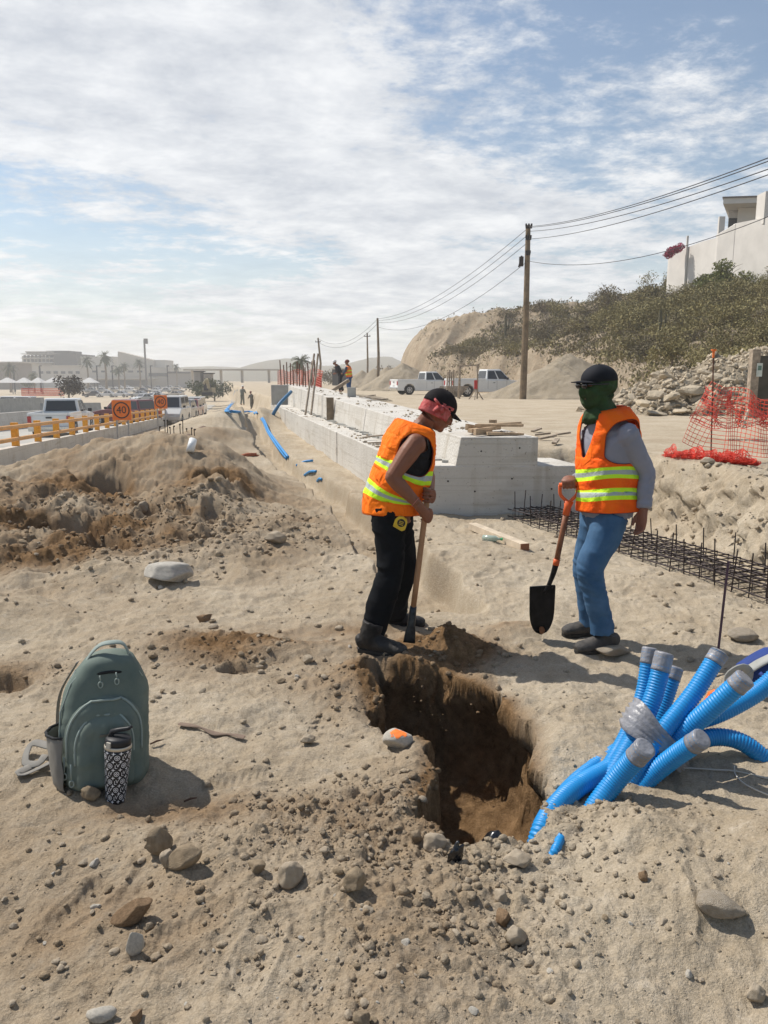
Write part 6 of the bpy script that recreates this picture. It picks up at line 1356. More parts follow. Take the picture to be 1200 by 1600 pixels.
def boot(parent, ankle, toe_dir, ground_z, m, sole, L_=.29, top=.13, name='boot', tilt=0, k=1.0, upv=(0, 0, 1)):
    d = Vector((toe_dir[0], toe_dir[1], 0)).normalized(); w = Vector((-d.y, d.x, 0)); o = Vector((ankle.x, ankle.y, ground_z)); mb = MB()
    def q(x, z, y=0): return o + (d * x + w * y + Vector((0, 0, z + tilt * max(0, -x + .12)))) * k
    secs = [(-.085, .050, .030, .026), (-.075, .055, .045, .036), (-.04, .058, .052, .040), (.0, .058, .056, .041), (.04, .054, .050, .043), (.08, .048, .043, .048), (.12, .042, .038, .052), (.16, .038, .034, .050), (.185, .034, .028, .040), (.20, .030, .018, .022)]
    mb.tube([q(x, z) for x, z, a, b in secs], [(a * k, b * k) for x, z, a, b in secs], 18, up=(0, 0, 1))
    uv_ = Vector(upv).normalized(); sh = spline([q(-.012, .05), q(-.015, .09), q(-.016, .09) + uv_ * (top - .09) * k], .02); mb.tube(sh, [((.052 + .010 * i / len(sh)) * k, (.044 + .012 * i / len(sh)) * k) for i in range(len(sh))], 16, up=d)
    r = remeshed(mb, .0065, 3, disp=wrinkle(.0025, 14, 30, 5)); ob = r.build(name, m, parent, smooth=True)
    out = []
    for x, y in ((-.088, 0), (-.075, .030), (-.03, .038), (.03, .036), (.10, .050), (.16, .048), (.195, .025), (.203, 0), (.195, -.025), (.16, -.048), (.10, -.050), (.03, -.036), (-.03, -.038), (-.075, -.030)): out.append((x, y))
    sm = MB(); sm.loft([[q(x, z, y) for x, y in out] for z in (-.004, .006, .022)]); s_ = sm.build('sole', sole, ob, bevel=.003); return ob
def cap_ob(parent, c, M, m, vis=.07, name='cap', r=(.083, .103, .092), vdrop=.02, vt=.003, vm=None, u0=.028, tilt=0):
    M2 = M @ Matrix.Rotation(tilt, 3, 'X')
    mb = MB(); rings = []; c0 = c + M2 @ Vector((0, -.010, u0))
    for i in range(13):
        a = math.pi / 2 * i / 12.6 - .10; rr = math.cos(a); rings.append([c0 + M2 @ Vector((r[0] * rr * math.cos(2 * math.pi * k / 32), r[1] * rr * math.sin(2 * math.pi * k / 32) , r[2] * math.sin(a) * (1 + .03 * math.sin(3 * 2 * math.pi * k / 32 + .5)))) for k in range(32)])
    mb.loft(rings); o = mb.build(name, m, parent, smooth=True)
    b = MB(); b.ell(c0 + M2 @ Vector((0, 0, r[2] * 1.0)), (.007, .007, .004), M2, 10, 6); b.build('button', m, o, smooth=True)
    v = MB(); g = []
    for j in range(9):
        row = []
        for i in range(13):
            u = i / 12 * 2 - 1; t = j / 8; w = r[0] * .93 * (1 - .12 * t); yy = r[1] * .98 * math.sqrt(max(0, 1 - (u * .93) ** 2)) * .985 + vis * t * math.sqrt(max(0, 1 - abs(u * .9) ** 2.6)); row.append(c0 + M2 @ Vector((u * w, yy, .002 - vdrop * t - .014 * u * u * (1 - .3 * t))))
        g.append(row)
    v.add([p for q in g for p in q], [(j * 13 + i, j * 13 + i + 1, (j + 1) * 13 + i + 1, (j + 1) * 13 + i) for j in range(8) for i in range(12)]); vo = v.build('visor', vm or m, o, smooth=True); s = vo.modifiers.new('t', 'SOLIDIFY'); s.thickness = vt
    return o
TORS = [(0, .155, .112, 0), (.25, .150, .108, 0), (.5, .165, .118, 0), (.70, .178, .118, -.005), (.82, .172, .105, -.008), (.90, .14, .088, -.01), (.96, .085, .070, -.012), (1, .062, .058, -.012)]
VEST = [(0, .170, .132, 0), (.2, .166, .129, 0), (.45, .168, .128, 0), (.60, .175, .122, -.002), (.75, .182, .112, -.008), (.86, .182, .100, -.012), (.93, .145, .088, -.012), (1, .088, .075, -.012)]

# ---- the bending worker
def worker_one():
    Fv = Vector((.97, .24, 0)).normalized(); Sd = Vector((-Fv.y, Fv.x, 0))            # Sd: his left, away from the camera
    gR = gz(*P(590, 1000, 4.28).xy); heel = G(584, 1018, gR); 
    pel = P(611, 790, 4.48); line = [P(611, 812, 4.48), P(616, 770, 4.48), P(628, 735, 4.49), P(640, 700, 4.49), P(650, 672, 4.50)]
    RS, RE, RW = P(649, 693, 4.31), P(612, 746, 4.24), P(652, 787, 4.24); LS, LE, LW = P(646, 690, 4.68), P(668, 738, 4.72), P(672, 768, 4.42)
    hd = P(686, 641, 4.50); Mh = frame((.80, .30, -.52), (.45, .10, .85)); top, bot = P(669, 766, 4.33), P(645, 955, 4.30); A = (top - bot).normalized()
    base = Vector((heel.x, heel.y, gR)); mb = MB()
    mb.loft(torso_rings([P(612, 812, 4.48), P(614, 775, 4.48), P(629, 738, 4.48), P(640, 702, 4.49), P(650, 670, 4.50)], Sd, Fv, TORS, 32, -.006, .8, 0, 0, 24)); mb.tube([P(650, 676, 4.5), P(664, 662, 4.5), hd + Mh @ Vector((0, -.03, -.06))], [.060, .054, .052], 14)
    for S, E, W, up in ((RS, RE, RW, 1), (LS, LE, LW, -1)):
        mb.ell(S + Vector((0, 0, -.005)), (.060, .056, .062)); mb.tube([S, S.lerp(E, .3), S.lerp(E, .6), E], [.056, .058, .051, .041], 14); mb.ell(E, (.038, .038, .038)); mb.tube([E, E.lerp(W, .28), E.lerp(W, .65), W], [.039, .043, .035, .026], 14)
    mb.ell(pel, (.13, .15, .12)); hR = bot.lerp(top, .80); hL = bot.lerp(top, .955)
    grip(mb, hR, A, (.75, .55, 0), .017, 1, RW); grip(mb, hL, A, (.45, -.80, 0), .017, -1, LW)
    head_mb(mb, hd, Mh); b = remeshed(mb, .0048, 1).build('person', SKIN, origin=base, smooth=True); tag(b, 'worker in orange vest, black trousers and boots bending over a wooden-handled digging tool', 'person'); eyes(b, hd, Mh)
    # black tank top
    VW = [(t[0], t[1], t[2] + .018, t[3]) for t in VEST]; line2 = [P(612, 803, 4.47), P(614, 775, 4.48), P(629, 738, 4.48), P(640, 700, 4.49), P(652, 664, 4.50)]
    tb = [(t[0], t[1] - .016, t[2] - .016, t[3]) for t in VW]
    vb = fabric_stripes('black_cotton', (.012, .012, .014), (.02, .02, .022), (0, 0, 0), (0, 0, 0), [])
    o = vest(b, line2, Sd, Fv, tb, vb, (.86, .15, .55), (.93, .1, .5), 3, .01); o.name = 'tank_top'
    # vest
    vm = fabric_stripes('vest_orange', (1.0, .21, .012), (.95, .15, .010), (.62, .95, .04), (.42, .46, .44), bands([.205, .50], .052))
    vest(b, line2, Sd, Fv, VW, vm, (.69, .21, .72), (.90, .04, .40), 1.7, .05, trim=mat('vest_edge', (.25, .03, .01), .8))
    # trousers
    tr = MB(); RH, LH = P(606, 800, 4.38), P(618, 800, 4.60); RK, LK = P(611, 893, 4.32), P(632, 890, 4.70); RA, LA = P(581, 990, 4.30), P(616, 964, 4.84)
    tr.ell(P(611, 800, 4.48), (.125, .165, .13)); tr.tube([P(612, 778, 4.48), P(612, 815, 4.48)], [(.112, .138), (.118, .142)], 16, up=Fv) 
    for h, k, a in ((RH, RK, RA), (LH, LK, LA)): tr.tube(spline([h + Vector((0, 0, .03)), h.lerp(k, .45), k, k.lerp(a, .5), a], .04), [.098, .098, .096, .094, .09, .086, .084, .083, .082, .081, .080, .079, .078, .076, .073, .072, .071, .070, .069, .068, .067, .067, .067, .067, .067, .067, .067][:len(spline([h + Vector((0, 0, .03)), h.lerp(k, .45), k, k.lerp(a, .5), a], .04))], 18)
    remeshed(tr, .009, 3, disp=wrinkle(.009, 8, 10, 31, .5)).build('trousers', mat('black_denim', (.009, .010, .012), .9, var=.25, vscale=4, spec=.08), b, smooth=True)
    BM = mat('boot_black', (.010, .010, .011), .5, var=.5, vscale=9, bump=.4, bscale=40, spec=.2, col2=(.05, .045, .04)); SM = mat('boot_sole', (.03, .028, .025), .8)
    gl = gz(*P(620, 968, 4.86).xy); boot(b, Vector((heel.x, heel.y, 0)) + Vector((-.01, 0, 0)), (.93, -.36), gR - .004, BM, SM, top=.17, k=1.05, upv=RK - RA); boot(b, Vector((LA.x, LA.y, 0)), (.96, -.1), gl - .004, BM, SM, top=.15, k=1.0, upv=LK - LA)
    # cap and red head cloth
    cm = mat('cap_black', (.016, .013, .014), .85, var=.2, vscale=20, bump=.2, bscale=300, spec=.15)
    cap_ob(b, hd, Mh, cm, .065, r=(.086, .106, .094), tilt=.05)
    kb = MB(); rings = []
    for i in range(9):
        u = .046 - i * .011; rr = 1.03 - .02 * (i / 8) ** 2 + .012 * math.sin(i * 2.2); ring = []
        for k in range(40):
            th = -.35 - (math.pi * 2 - 2.2 + .75) * 0; th = math.radians(160 + 220 * k / 39) if False else math.radians(148 + 244 * k / 39); w = 1 + .02 * math.sin(k * 1.1 + i * 1.9) + .012 * math.sin(k * 2.3 - i)
            ring.append(hd + Mh @ Vector((.079 * rr * w * math.cos(th), -.008 + .098 * rr * w * math.sin(th), u - .03 * math.sin((k / 39) * math.pi) * .5)))
        rings.append(ring)
    v = [p for q in rings for p in q]; kb.add(v, [(i * 40 + k, i * 40 + k + 1, (i + 1) * 40 + k + 1, (i + 1) * 40 + k) for i in range(8) for k in range(39)]); CL = mat('red_cloth_head', (.38, .035, .035), .8, var=.25, vscale=30, bump=.4, bscale=60, col2=(.55, .16, .15)); ho = kb.build('head_cloth', CL, b, smooth=True); s = ho.modifiers.new('t', 'SOLIDIFY'); s.thickness = .004; s.offset = 1
    for (a1, a2, rr) in (((-.086, -.045, .015), (-.098, -.07, -.035), .013), ((-.088, -.04, .01), (-.105, -.015, -.012), .012), ((-.084, -.035, .02), (-.09, .02, .018), .010), ((-.09, -.048, .012), (-.086, -.095, .03), .010)):
        m = MB(); p, q = hd + Mh @ Vector(a1), hd + Mh @ Vector(a2); m.tube([p, p.lerp(q, .5) + Vector((0, -.012, 0)), q], [(rr * .7, rr), (rr * .6, rr * 1.3), (.003, rr)], 8); m.build('cloth_tail', CL, ho, smooth=True)
    m = MB(); wr_ = RE.lerp(RW, .93); dd = (RW - RE).normalized(); s1 = dd.orthogonal().normalized(); s2 = dd.cross(s1); m.tube([wr_ + (s1 * math.cos(a) + s2 * math.sin(a)) * .031 + dd * .006 * math.sin(a) for a in np.linspace(0, 6.283, 21)[:-1]], .0022, 6, closed=True); m.build('bracelet', mat('bracelet_red', (.55, .2, .15), .5), b)
    # tape measure clipped at the hip
    c = P(626, 817, 4.285); t = empty('tape_measure', c, 'small yellow and black tape measure clipped to the black trousers of the bending worker', 'tape measure'); Mt = frame((-.1, -.97, 0), (0, 0, 1)) @ Matrix.Rotation(.3, 3, 'Y'); YL = mat('tape_yellow', (.75, .50, .04), .4)
    m = MB(); pts = [(-.036, -.030), (.020, -.042), (.036, -.03), (.036, .012), (.028, .030), (.005, .040), (-.020, .036), (-.036, .012)]; m.add([c + Mt @ Vector((x, -.016, z)) for x, z in pts] + [c + Mt @ Vector((x, .016, z)) for x, z in pts], [tuple(range(8)), tuple(range(15, 7, -1))] + [(i, (i + 1) % 8, (i + 1) % 8 + 8, i + 8) for i in range(8)]); m.build('case', YL, t, bevel=.004)
    m = MB(); m.tube([c + Mt @ Vector((.004, .010, .004)), c + Mt @ Vector((.004, .0185, .004))], .023, 20); f_ = m.build('face_disc', BLACKP, t)
    for k in range(3): m = MB(); m.box(c + Mt @ Vector((.004, .0195, .012 - .009 * k)), (.026, .002, .0035), rot=Mt); m.build('face_bar', YL, f_)
    # tool
    t = empty('digging_tool', bot - A * .20, 'long straight wooden-handled tool with a dark steel chisel blade held by the bending worker', 'digging tool')
    m = MB(); m.tube([bot + (top - bot) * s for s in (0, .3, .6, .9, 1, 1.02)], [.0165, .0170, .0165, .0170, .0175, .012], 14); m.build('handle', mat('handle_wood', (.42, .22, .11), .6, var=.15, vscale=12, spec=.35), t, smooth=True)
    dwn = (P(640, 998, 4.27) - bot).normalized(); m = MB(); sd = dwn.cross(Vector((0, 1, 0))).normalized()
    m.tube([bot + dwn * s for s in (-.03, .0, .08, .12, .165, .185)], [(.020, .020), (.021, .021), (.020, .023), (.016, .030), (.009, .034), (.004, .035)], 16, up=(0, 1, 0)); m.build('blade', mat('tool_steel', (.05, .055, .06), .35, metal=.7, var=.3, vscale=30), t, smooth=True)
worker_one()

# ---- the standing worker with the shovel
def worker_two():
    Fv = Vector((-.955, -.295, 0)).normalized(); Sd = Vector((-Fv.y, Fv.x, 0))            # his left: towards the camera and right
    toeN = hit(893, 1013); g1 = gz(*P(930, 1005, 4.42).xy); base = Vector((P(935, 1000, 4.45).x, 4.45, g1)); mb = MB()
    line = [P(948, 803, 4.48), P(948, 765, 4.48), P(950, 725, 4.5), P(949, 690, 4.5), P(942, 655, 4.5)]
    LS, LE, LW = P(981, 680, 4.34), P(1010, 738, 4.36), P(1006, 797, 4.30); RS, RE, RW = P(925, 680, 4.64), P(922, 742, 4.74), P(900, 750, 4.60)
    hd = P(934, 606, 4.48); Mh = frame((-.955, -.28, -.08), (0, 0, 1))
    mb.loft(torso_rings(line, Sd, Fv, TORS, 32, 0, .8, 0, 0, 24)); mb.tube([P(945, 665, 4.5), P(941, 645, 4.5), hd + Mh @ Vector((0, -.02, -.06))], [.060, .055, .054], 14)
    for S, E, W in ((LS, LE, LW), (RS, RE, RW)):
        mb.ell(S, (.052, .052, .056)); mb.tube([S, S.lerp(E, .5), E], [.048, .044, .036], 14); mb.tube([E, E.lerp(W, .3), W], [.036, .038, .026], 14)
    gp2 = P(889, 757, 4.52); GA_ = Vector((.92, -.30, .10)); grip(mb, gp2, GA_, (-.2, -.9, -.4), .0135, 1, RW, rf=.0092)
    relaxed(mb, LW + Vector((-.002, 0, -.005)), (-.12, -.05, -1), (-.90, -.35, .1), 1, 1.0)
    head_mb(mb, hd, Mh, 1.0, False); b = remeshed(mb, .0048, 1).build('person', SKIN2, origin=base, smooth=True); tag(b, 'worker in green face cover, grey shirt, orange vest and blue jeans holding a shovel', 'person'); eyes(b, hd, Mh)
    sh = MB(); sh.loft(torso_rings(line, Sd, Fv, [(t[0], t[1] + .004, t[2] + .020, t[3]) for t in TORS], 40, 0, .8, 0, 0, 30)); sh.tube([P(949, 780, 4.48), P(951, 807, 4.48)], [(.158, .120), (.164, .126)], 24, up=Sd)
    for S, E, W, rr in ((LS, LE, LW, 1), (RS, RE, RW, 1)):
        sh.ell(S, (.066, .064, .066)); q = spline([S, S.lerp(E, .5), E, E.lerp(W, .5), W + (E - W).normalized() * .01], .03); sh.tube(q, [float(np.interp(i / (len(q) - 1), [0, .25, .5, .75, 1], [.060, .056, .048, .043, .039])) for i in range(len(q))], 18)
    remeshed(sh, .008, 2, disp=wrinkle(.006, 9, 16, 61)).build('shirt', mat('grey_shirt', (.27, .268, .31), .85, var=.06, vscale=6, bump=.2, bscale=300, spec=.15), b, smooth=True)
    vm = fabric_stripes('vest_orange_two', (1.0, .17, .010), (.93, .10, .010), (.62, .95, .04), (.40, .45, .42), bands([.155, .355], .058))
    line2 = [P(950, 797, 4.47), P(950, 765, 4.48), P(950, 722, 4.5), P(949, 685, 4.5), P(943, 640, 4.5)]
    vest(b, line2, Sd, Fv, [(t[0], t[1] - .004, t[2] + .022, t[3]) for t in VEST], vm, (.67, .22, .82), (.50, .02, .50), 4.2, .045, trim=mat('vest_edge', (.12, .015, .01), .8))
    jm = mat('blue_jeans', (.035, .09, .18), .85, var=.15, vscale=7, bump=.25, bscale=300, spec=.1, col2=(.08, .155, .26))
    tr = MB(); LH, RH = P(956, 812, 4.40), P(933, 812, 4.58); LK, RK = P(923, 888, 4.35), P(916, 885, 4.60); LA, RA = P(941, 988, 4.36), P(922, 975, 4.62)
    tr.ell(P(947, 812, 4.48), (.12, .150, .12)); tr.tube([P(949, 790, 4.48), P(946, 825, 4.48)], [(.138, .100), (.145, .110)], 18, up=Sd)
    for h, k, a in ((LH, LK, LA), (RH, RK, RA)):
        q = spline([h + Vector((0, 0, .03)), h.lerp(k, .5), k + Vector((-.004, 0, 0)), k.lerp(a, .5), a], .03); tr.tube(q, [float(np.interp(i / (len(q) - 1), [0, .2, .45, .7, .9, 1], [.100, .094, .078, .066, .068, .074])) for i in range(len(q))], 18)
    remeshed(tr, .009, 3, disp=wrinkle(.0065, 8, 9, 91, .5)).build('jeans', jm, b, smooth=True)
    BM = mat('shoe_dusty', (.035, .033, .033), .7, var=.4, vscale=14, bump=.3, bscale=60, col2=(.09, .08, .07)); SM = mat('boot_sole', (.03, .028, .025), .8)
    boot(b, Vector((LA.x + .02, LA.y, 0)), (-.93, -.30), gz(LA.x - .05, LA.y) - .004, BM, SM, top=.10, name='shoe'); boot(b, Vector((RA.x + .02, RA.y, 0)), (-.98, -.12), gz(RA.x - .05, RA.y) - .002, BM, SM, top=.10, name='shoe')
    # face cover
    fc = MB(); k = 1.11
    for s, f, u, r in ((0, -.012, .020, (.076, .094, .075)), (0, .012, -.010, (.070, .080, .080)), (0, .030, -.050, (.060, .064, .062)), (0, .096, -.022, (.020, .024, .034)), (0, .066, -.085, (.030, .028, .026)), (.040, .058, -.022, (.030, .032, .036)), (-.040, .058, -.022, (.030, .032, .036))): fc.ell(hd + Mh @ Vector((s, f, u)), [q * 1.11 for q in r], Mh)
    fc.tube(spline([hd + Mh @ Vector((0, -.015, -.05)), P(939, 645, 4.49), P(935, 664, 4.47)], .015), [.078, .074, .072, .074, .080, .088, .094, .095, .095, .095, .095, .095][:len(spline([hd + Mh @ Vector((0, -.015, -.05)), P(939, 645, 4.49), P(935, 664, 4.47)], .015))], 20)
    remeshed(fc, .006, 2, disp=wrinkle(.009, 12, 16, 41)).build('face_cover', mat('green_cover', (.038, .085, .028), .8, var=.35, vscale=9, spec=.2, col2=(.02, .028, .012)), b, smooth=True)
    cap_ob(b, hd, Mh, mat('cap_black_two', (.010, .011, .016), .8, var=.2, vscale=20, spec=.2), .070, r=(.088, .110, .086), u0=.046, vdrop=.004, vt=.004, tilt=.02)
    g = MB(); 
    for s in (-1, 1): g.ell(hd + Mh @ Vector((s * .033, .106, .022)), (.030, .010, .020), Mh)
    g.tube([hd + Mh @ Vector((.062, .098, .026)), hd + Mh @ Vector((.086, .04, .024)), hd + Mh @ Vector((.086, -.02, .022))], .004, 6); g.tube([hd + Mh @ Vector((-.062, .098, .026)), hd + Mh @ Vector((-.086, .04, .024)), hd + Mh @ Vector((-.086, -.02, .022))], .004, 6); g.tube([hd + Mh @ Vector((-.02, .112, .026)), hd + Mh @ Vector((.02, .112, .026))], .004, 6)
    g.build('sunglasses', mat('shades', (.006, .006, .008), .12, spec=.6, var=0), b, smooth=True)
    # shovel
    tip = P(845, 991, 4.56); neck = P(857, 915, 4.54); sh0 = P(869, 880, 4.53); sh1 = P(886, 797, 4.52); t = empty('shovel', tip, 'round-point shovel with black blade, wooden shaft and orange grip standing on its tip', 'shovel')
    m = MB(); m.tube([sh0, sh0.lerp(sh1, .5), sh1], [.0165, .0165, .0185], 14); m.build('shaft', mat('shaft_wood', (.26, .10, .045), .55, var=.2, vscale=14, spec=.4), t, smooth=True)
    OG = mat('grip_orange', (.80, .14, .035), .45); ax = (sh1 - sh0).normalized(); gx = Vector((.92, -.30, .10)).normalized(); m = MB(); m.tube([sh1 - ax * .03, sh1 + ax * .02, sh1 + ax * .055], [(.021, .021), (.023, .021), (.020, .030)], 14, up=(0, 1, 0))
    tp = gp2; hw = .052; yk = sh1 + ax * .045
    for s in (-1, 1): m.tube(spline([yk, yk.lerp(tp, .45) + gx * s * hw * .9, tp + gx * s * hw], .012), .0105, 10)
    m.tube([tp - gx * hw * 1.1, tp + gx * hw * 1.1], .0135, 12); m.build('d_grip', OG, t, smooth=True)
    m = MB(); bd_ = (sh1 - sh0).normalized(); m.tube([sh0 - bd_ * .012, sh0 + bd_ * .026], .0195, 14); m.build('collar', OG, t, smooth=True)
    DS = mat('shovel_steel', (.016, .014, .014), .5, metal=.4, var=.3, vscale=20); m = MB(); q = spline([sh0 - bd_ * .005, sh0.lerp(neck, .5) + Vector((.004, 0, 0)), neck + Vector((.0, 0, 0)), P(850, 926, 4.54)], .012); m.tube(q, [float(np.interp(i / (len(q) - 1), [0, .3, .7, 1], [.0190, .0165, .0135, .009])) for i in range(len(q))], 12); m.build('socket', DS, t, smooth=True)
    bl = MB(); T0, T1 = P(847, 916, 4.53), tip; dn = (T1 - T0); Lb = dn.length; dn.normalize(); n_ = Vector((.10, -1, .12)).normalized(); wv_ = dn.cross(n_).normalized(); rows = []
    for j in range(21):
        tt = j / 20; w = .080 * (1 - .06 * tt) * math.sqrt(max(0, 1 - max(0, (tt - .45) / .55) ** 2.4)) + .0015; row = []
        for i in range(13):
            u = i / 12 * 2 - 1; row.append(T0 + dn * (Lb * tt) + wv_ * u * w + n_ * (.020 * u * u - .010 - .012 * math.exp(-(u * 5) ** 2) * (1 - tt)) )
        rows.append(row)
    bl.add([p for r in rows for p in r], [(j * 13 + i, j * 13 + i + 1, (j + 1) * 13 + i + 1, (j + 1) * 13 + i) for j in range(20) for i in range(12)]); bo = bl.build('blade', DS, t, smooth=True); s = bo.modifiers.new('t', 'SOLIDIFY'); s.thickness = .003
    m = MB(); m.beam(T0 - wv_ * .078 - dn * .002 + n_ * .006, T0 + wv_ * .078 - dn * .002 + n_ * .006, .012, .004); m.build('foot_step', DS, t)
    m = MB(); 
    e = rock_mesh('soil_smear', 12, 2, 4, mat('soil_rust', (.22, .10, .05), .95), .2); o = bpy.data.objects.new('soil_smear', e); COL.objects.link(o); o.parent = t; o.location = Vector((0, -.012, .03)); o.scale = (.022, .012, .036)
worker_two()

# ---- small far figures
def far_person(base, face, label, top, legs, hat=None, vestm=None, bend=0.0, scale=1.0, group=None, arm=.3):
    base = Vector(base); f = Vector((math.cos(face), math.sin(face), 0)); s = Vector((-f.y, f.x, 0)); Z = Vector((0, 0, 1)); k = scale
    def q(a, b, c): return base + (s * a + f * b + Z * c) * k
    cb, sb = math.cos(bend), math.sin(bend)
    def up(a, b, c): return q(a, b * cb + c * sb, .90 + c * cb - b * sb)
    mb = MB()
    for sg in (-1, 1):
        mb.tube([q(.09 * sg, 0, .92), q(.10 * sg, .03 + .06 * bend, .50), q(.12 * sg, -.02 - .05 * sg, .06)], [.085, .065, .05], 10); mb.ell(q(.12 * sg, .05, .05), (.05, .05, .05))
        mb.tube([up(.18 * sg, 0, .48), up(.25 * sg, .10, .24), up(.18 * sg, .28, .10 + arm * .3)], [.05, .045, .03], 10); mb.ell(up(.18 * sg, .30, .10 + arm * .3), (.04, .04, .045))
    mb.tube([up(0, 0, -.02), up(0, 0, .2), up(0, 0, .4), up(0, 0, .52), up(0, .01, .60)], [(.15, .11), (.15, .11), (.18, .12), (.12, .09), (.055, .055)], 14, up=s)
    hc = up(0, .03, .70); M = frame(f * (1 - bend * .3) - Z * bend * .6, Z + f * bend); head_mb(mb, hc, M, 1.0)
    b = remeshed(mb, .018, 1).build('person', SKIN, origin=base, smooth=True); tag(b, label, 'person', group)
    t = MB(); t.tube([up(0, 0, -.05), up(0, 0, .2), up(0, 0, .4), up(0, 0, .53)], [(.17, .13), (.17, .13), (.20, .14), (.10, .09)], 14, up=s)
    for sg in (-1, 1): t.tube([up(.18 * sg, 0, .48), up(.25 * sg, .10, .24), up(.20 * sg, .22, .12 + arm * .25)], [.065, .058, .045], 10)
    remeshed(t, .018, 1).build('shirt', top, b, smooth=True)
    t = MB(); t.ell(q(0, 0, .90), (.17, .14, .12))
    for sg in (-1, 1): t.tube([q(.09 * sg, 0, .92), q(.10 * sg, .03 + .06 * bend, .50), q(.12 * sg, -.02 - .05 * sg, .10)], [.10, .08, .07], 10)
    remeshed(t, .018, 1).build('trousers', legs, b, smooth=True)
    if vestm: t = MB(); t.tube([up(0, 0, -.02), up(0, 0, .2), up(0, 0, .4), up(0, 0, .52)], [(.19, .15), (.19, .15), (.205, .155), (.12, .11)], 16, up=s); v_ = t.build('vest', vestm, b, smooth=True); t = MB(); 
    if vestm:
        for z in (.10, .26): t = MB(); t.tube([up(0, 0, z), up(0, 0, z + .05)], [(.196, .156)] * 2, 16, up=s, cap=False); t.build('reflective_band', mat('lime_band', (.6, .8, .05), .6), v_)
    if hat: cap_ob(b, hc, M, hat, .05, 'hard_hat' if 'hat' in hat.name else 'cap', r=(.10, .12, .11))
    return b
DK = mat('dark_clothes', (.03, .03, .035), .85); DKB = mat('dark_blue_clothes', (.05, .07, .12), .85); JN = mat('blue_jeans_far', (.04, .10, .24), .85); WHH = mat('hat_white', (.75, .75, .73), .4); BRC = mat('cap_maroon', (.15, .04, .03), .8)
p = P(546, 618, 38); far_person((p.x, 38, p.z), R(160), 'distant worker standing on the wall top in an orange vest, dark sleeves and blue jeans', DKB, JN, BRC, mat('vest_far', (.85, .20, .03), .7), .12, 1.0)
p = P(533, 613, 39.5); far_person((p.x, 39.5, p.z), R(195), 'distant worker in white hard hat stooping just behind the orange-vest worker', DK, DK, WHH, None, .45, .98)
m = MB(); 
for px, py, lab, c, h, fa in [(378, 603, 'dusty far figure standing upright on the trench line, the left of two', mat('dust_clothes', (.22, .22, .18), .9), WHH, 1.2), (393, 612, 'dusty far figure right of the other one on the trench line, lower down', mat('dust_clothes_two', (.20, .19, .16), .9), BRC, 2.4)]:
    Y = 66 if px < 380 else 72; q = P(px, py, Y); far_person((q.x, Y, q.z - 1.62), fa, lab, c, c, h, None, .15, .97)
p = P(546, 618, 38); hm = MB(); hm.ell((p.x, 38.6, p.z - .55), (2.4, 2.0, .60), None, 24, 12); tag(hm.build('dirt_hump', HEAPM, origin=(p.x, 38.6, gz(p.x, 38.6)), smooth=True), 'low earth hump under the feet of the two distant workers', 'dirt pile')
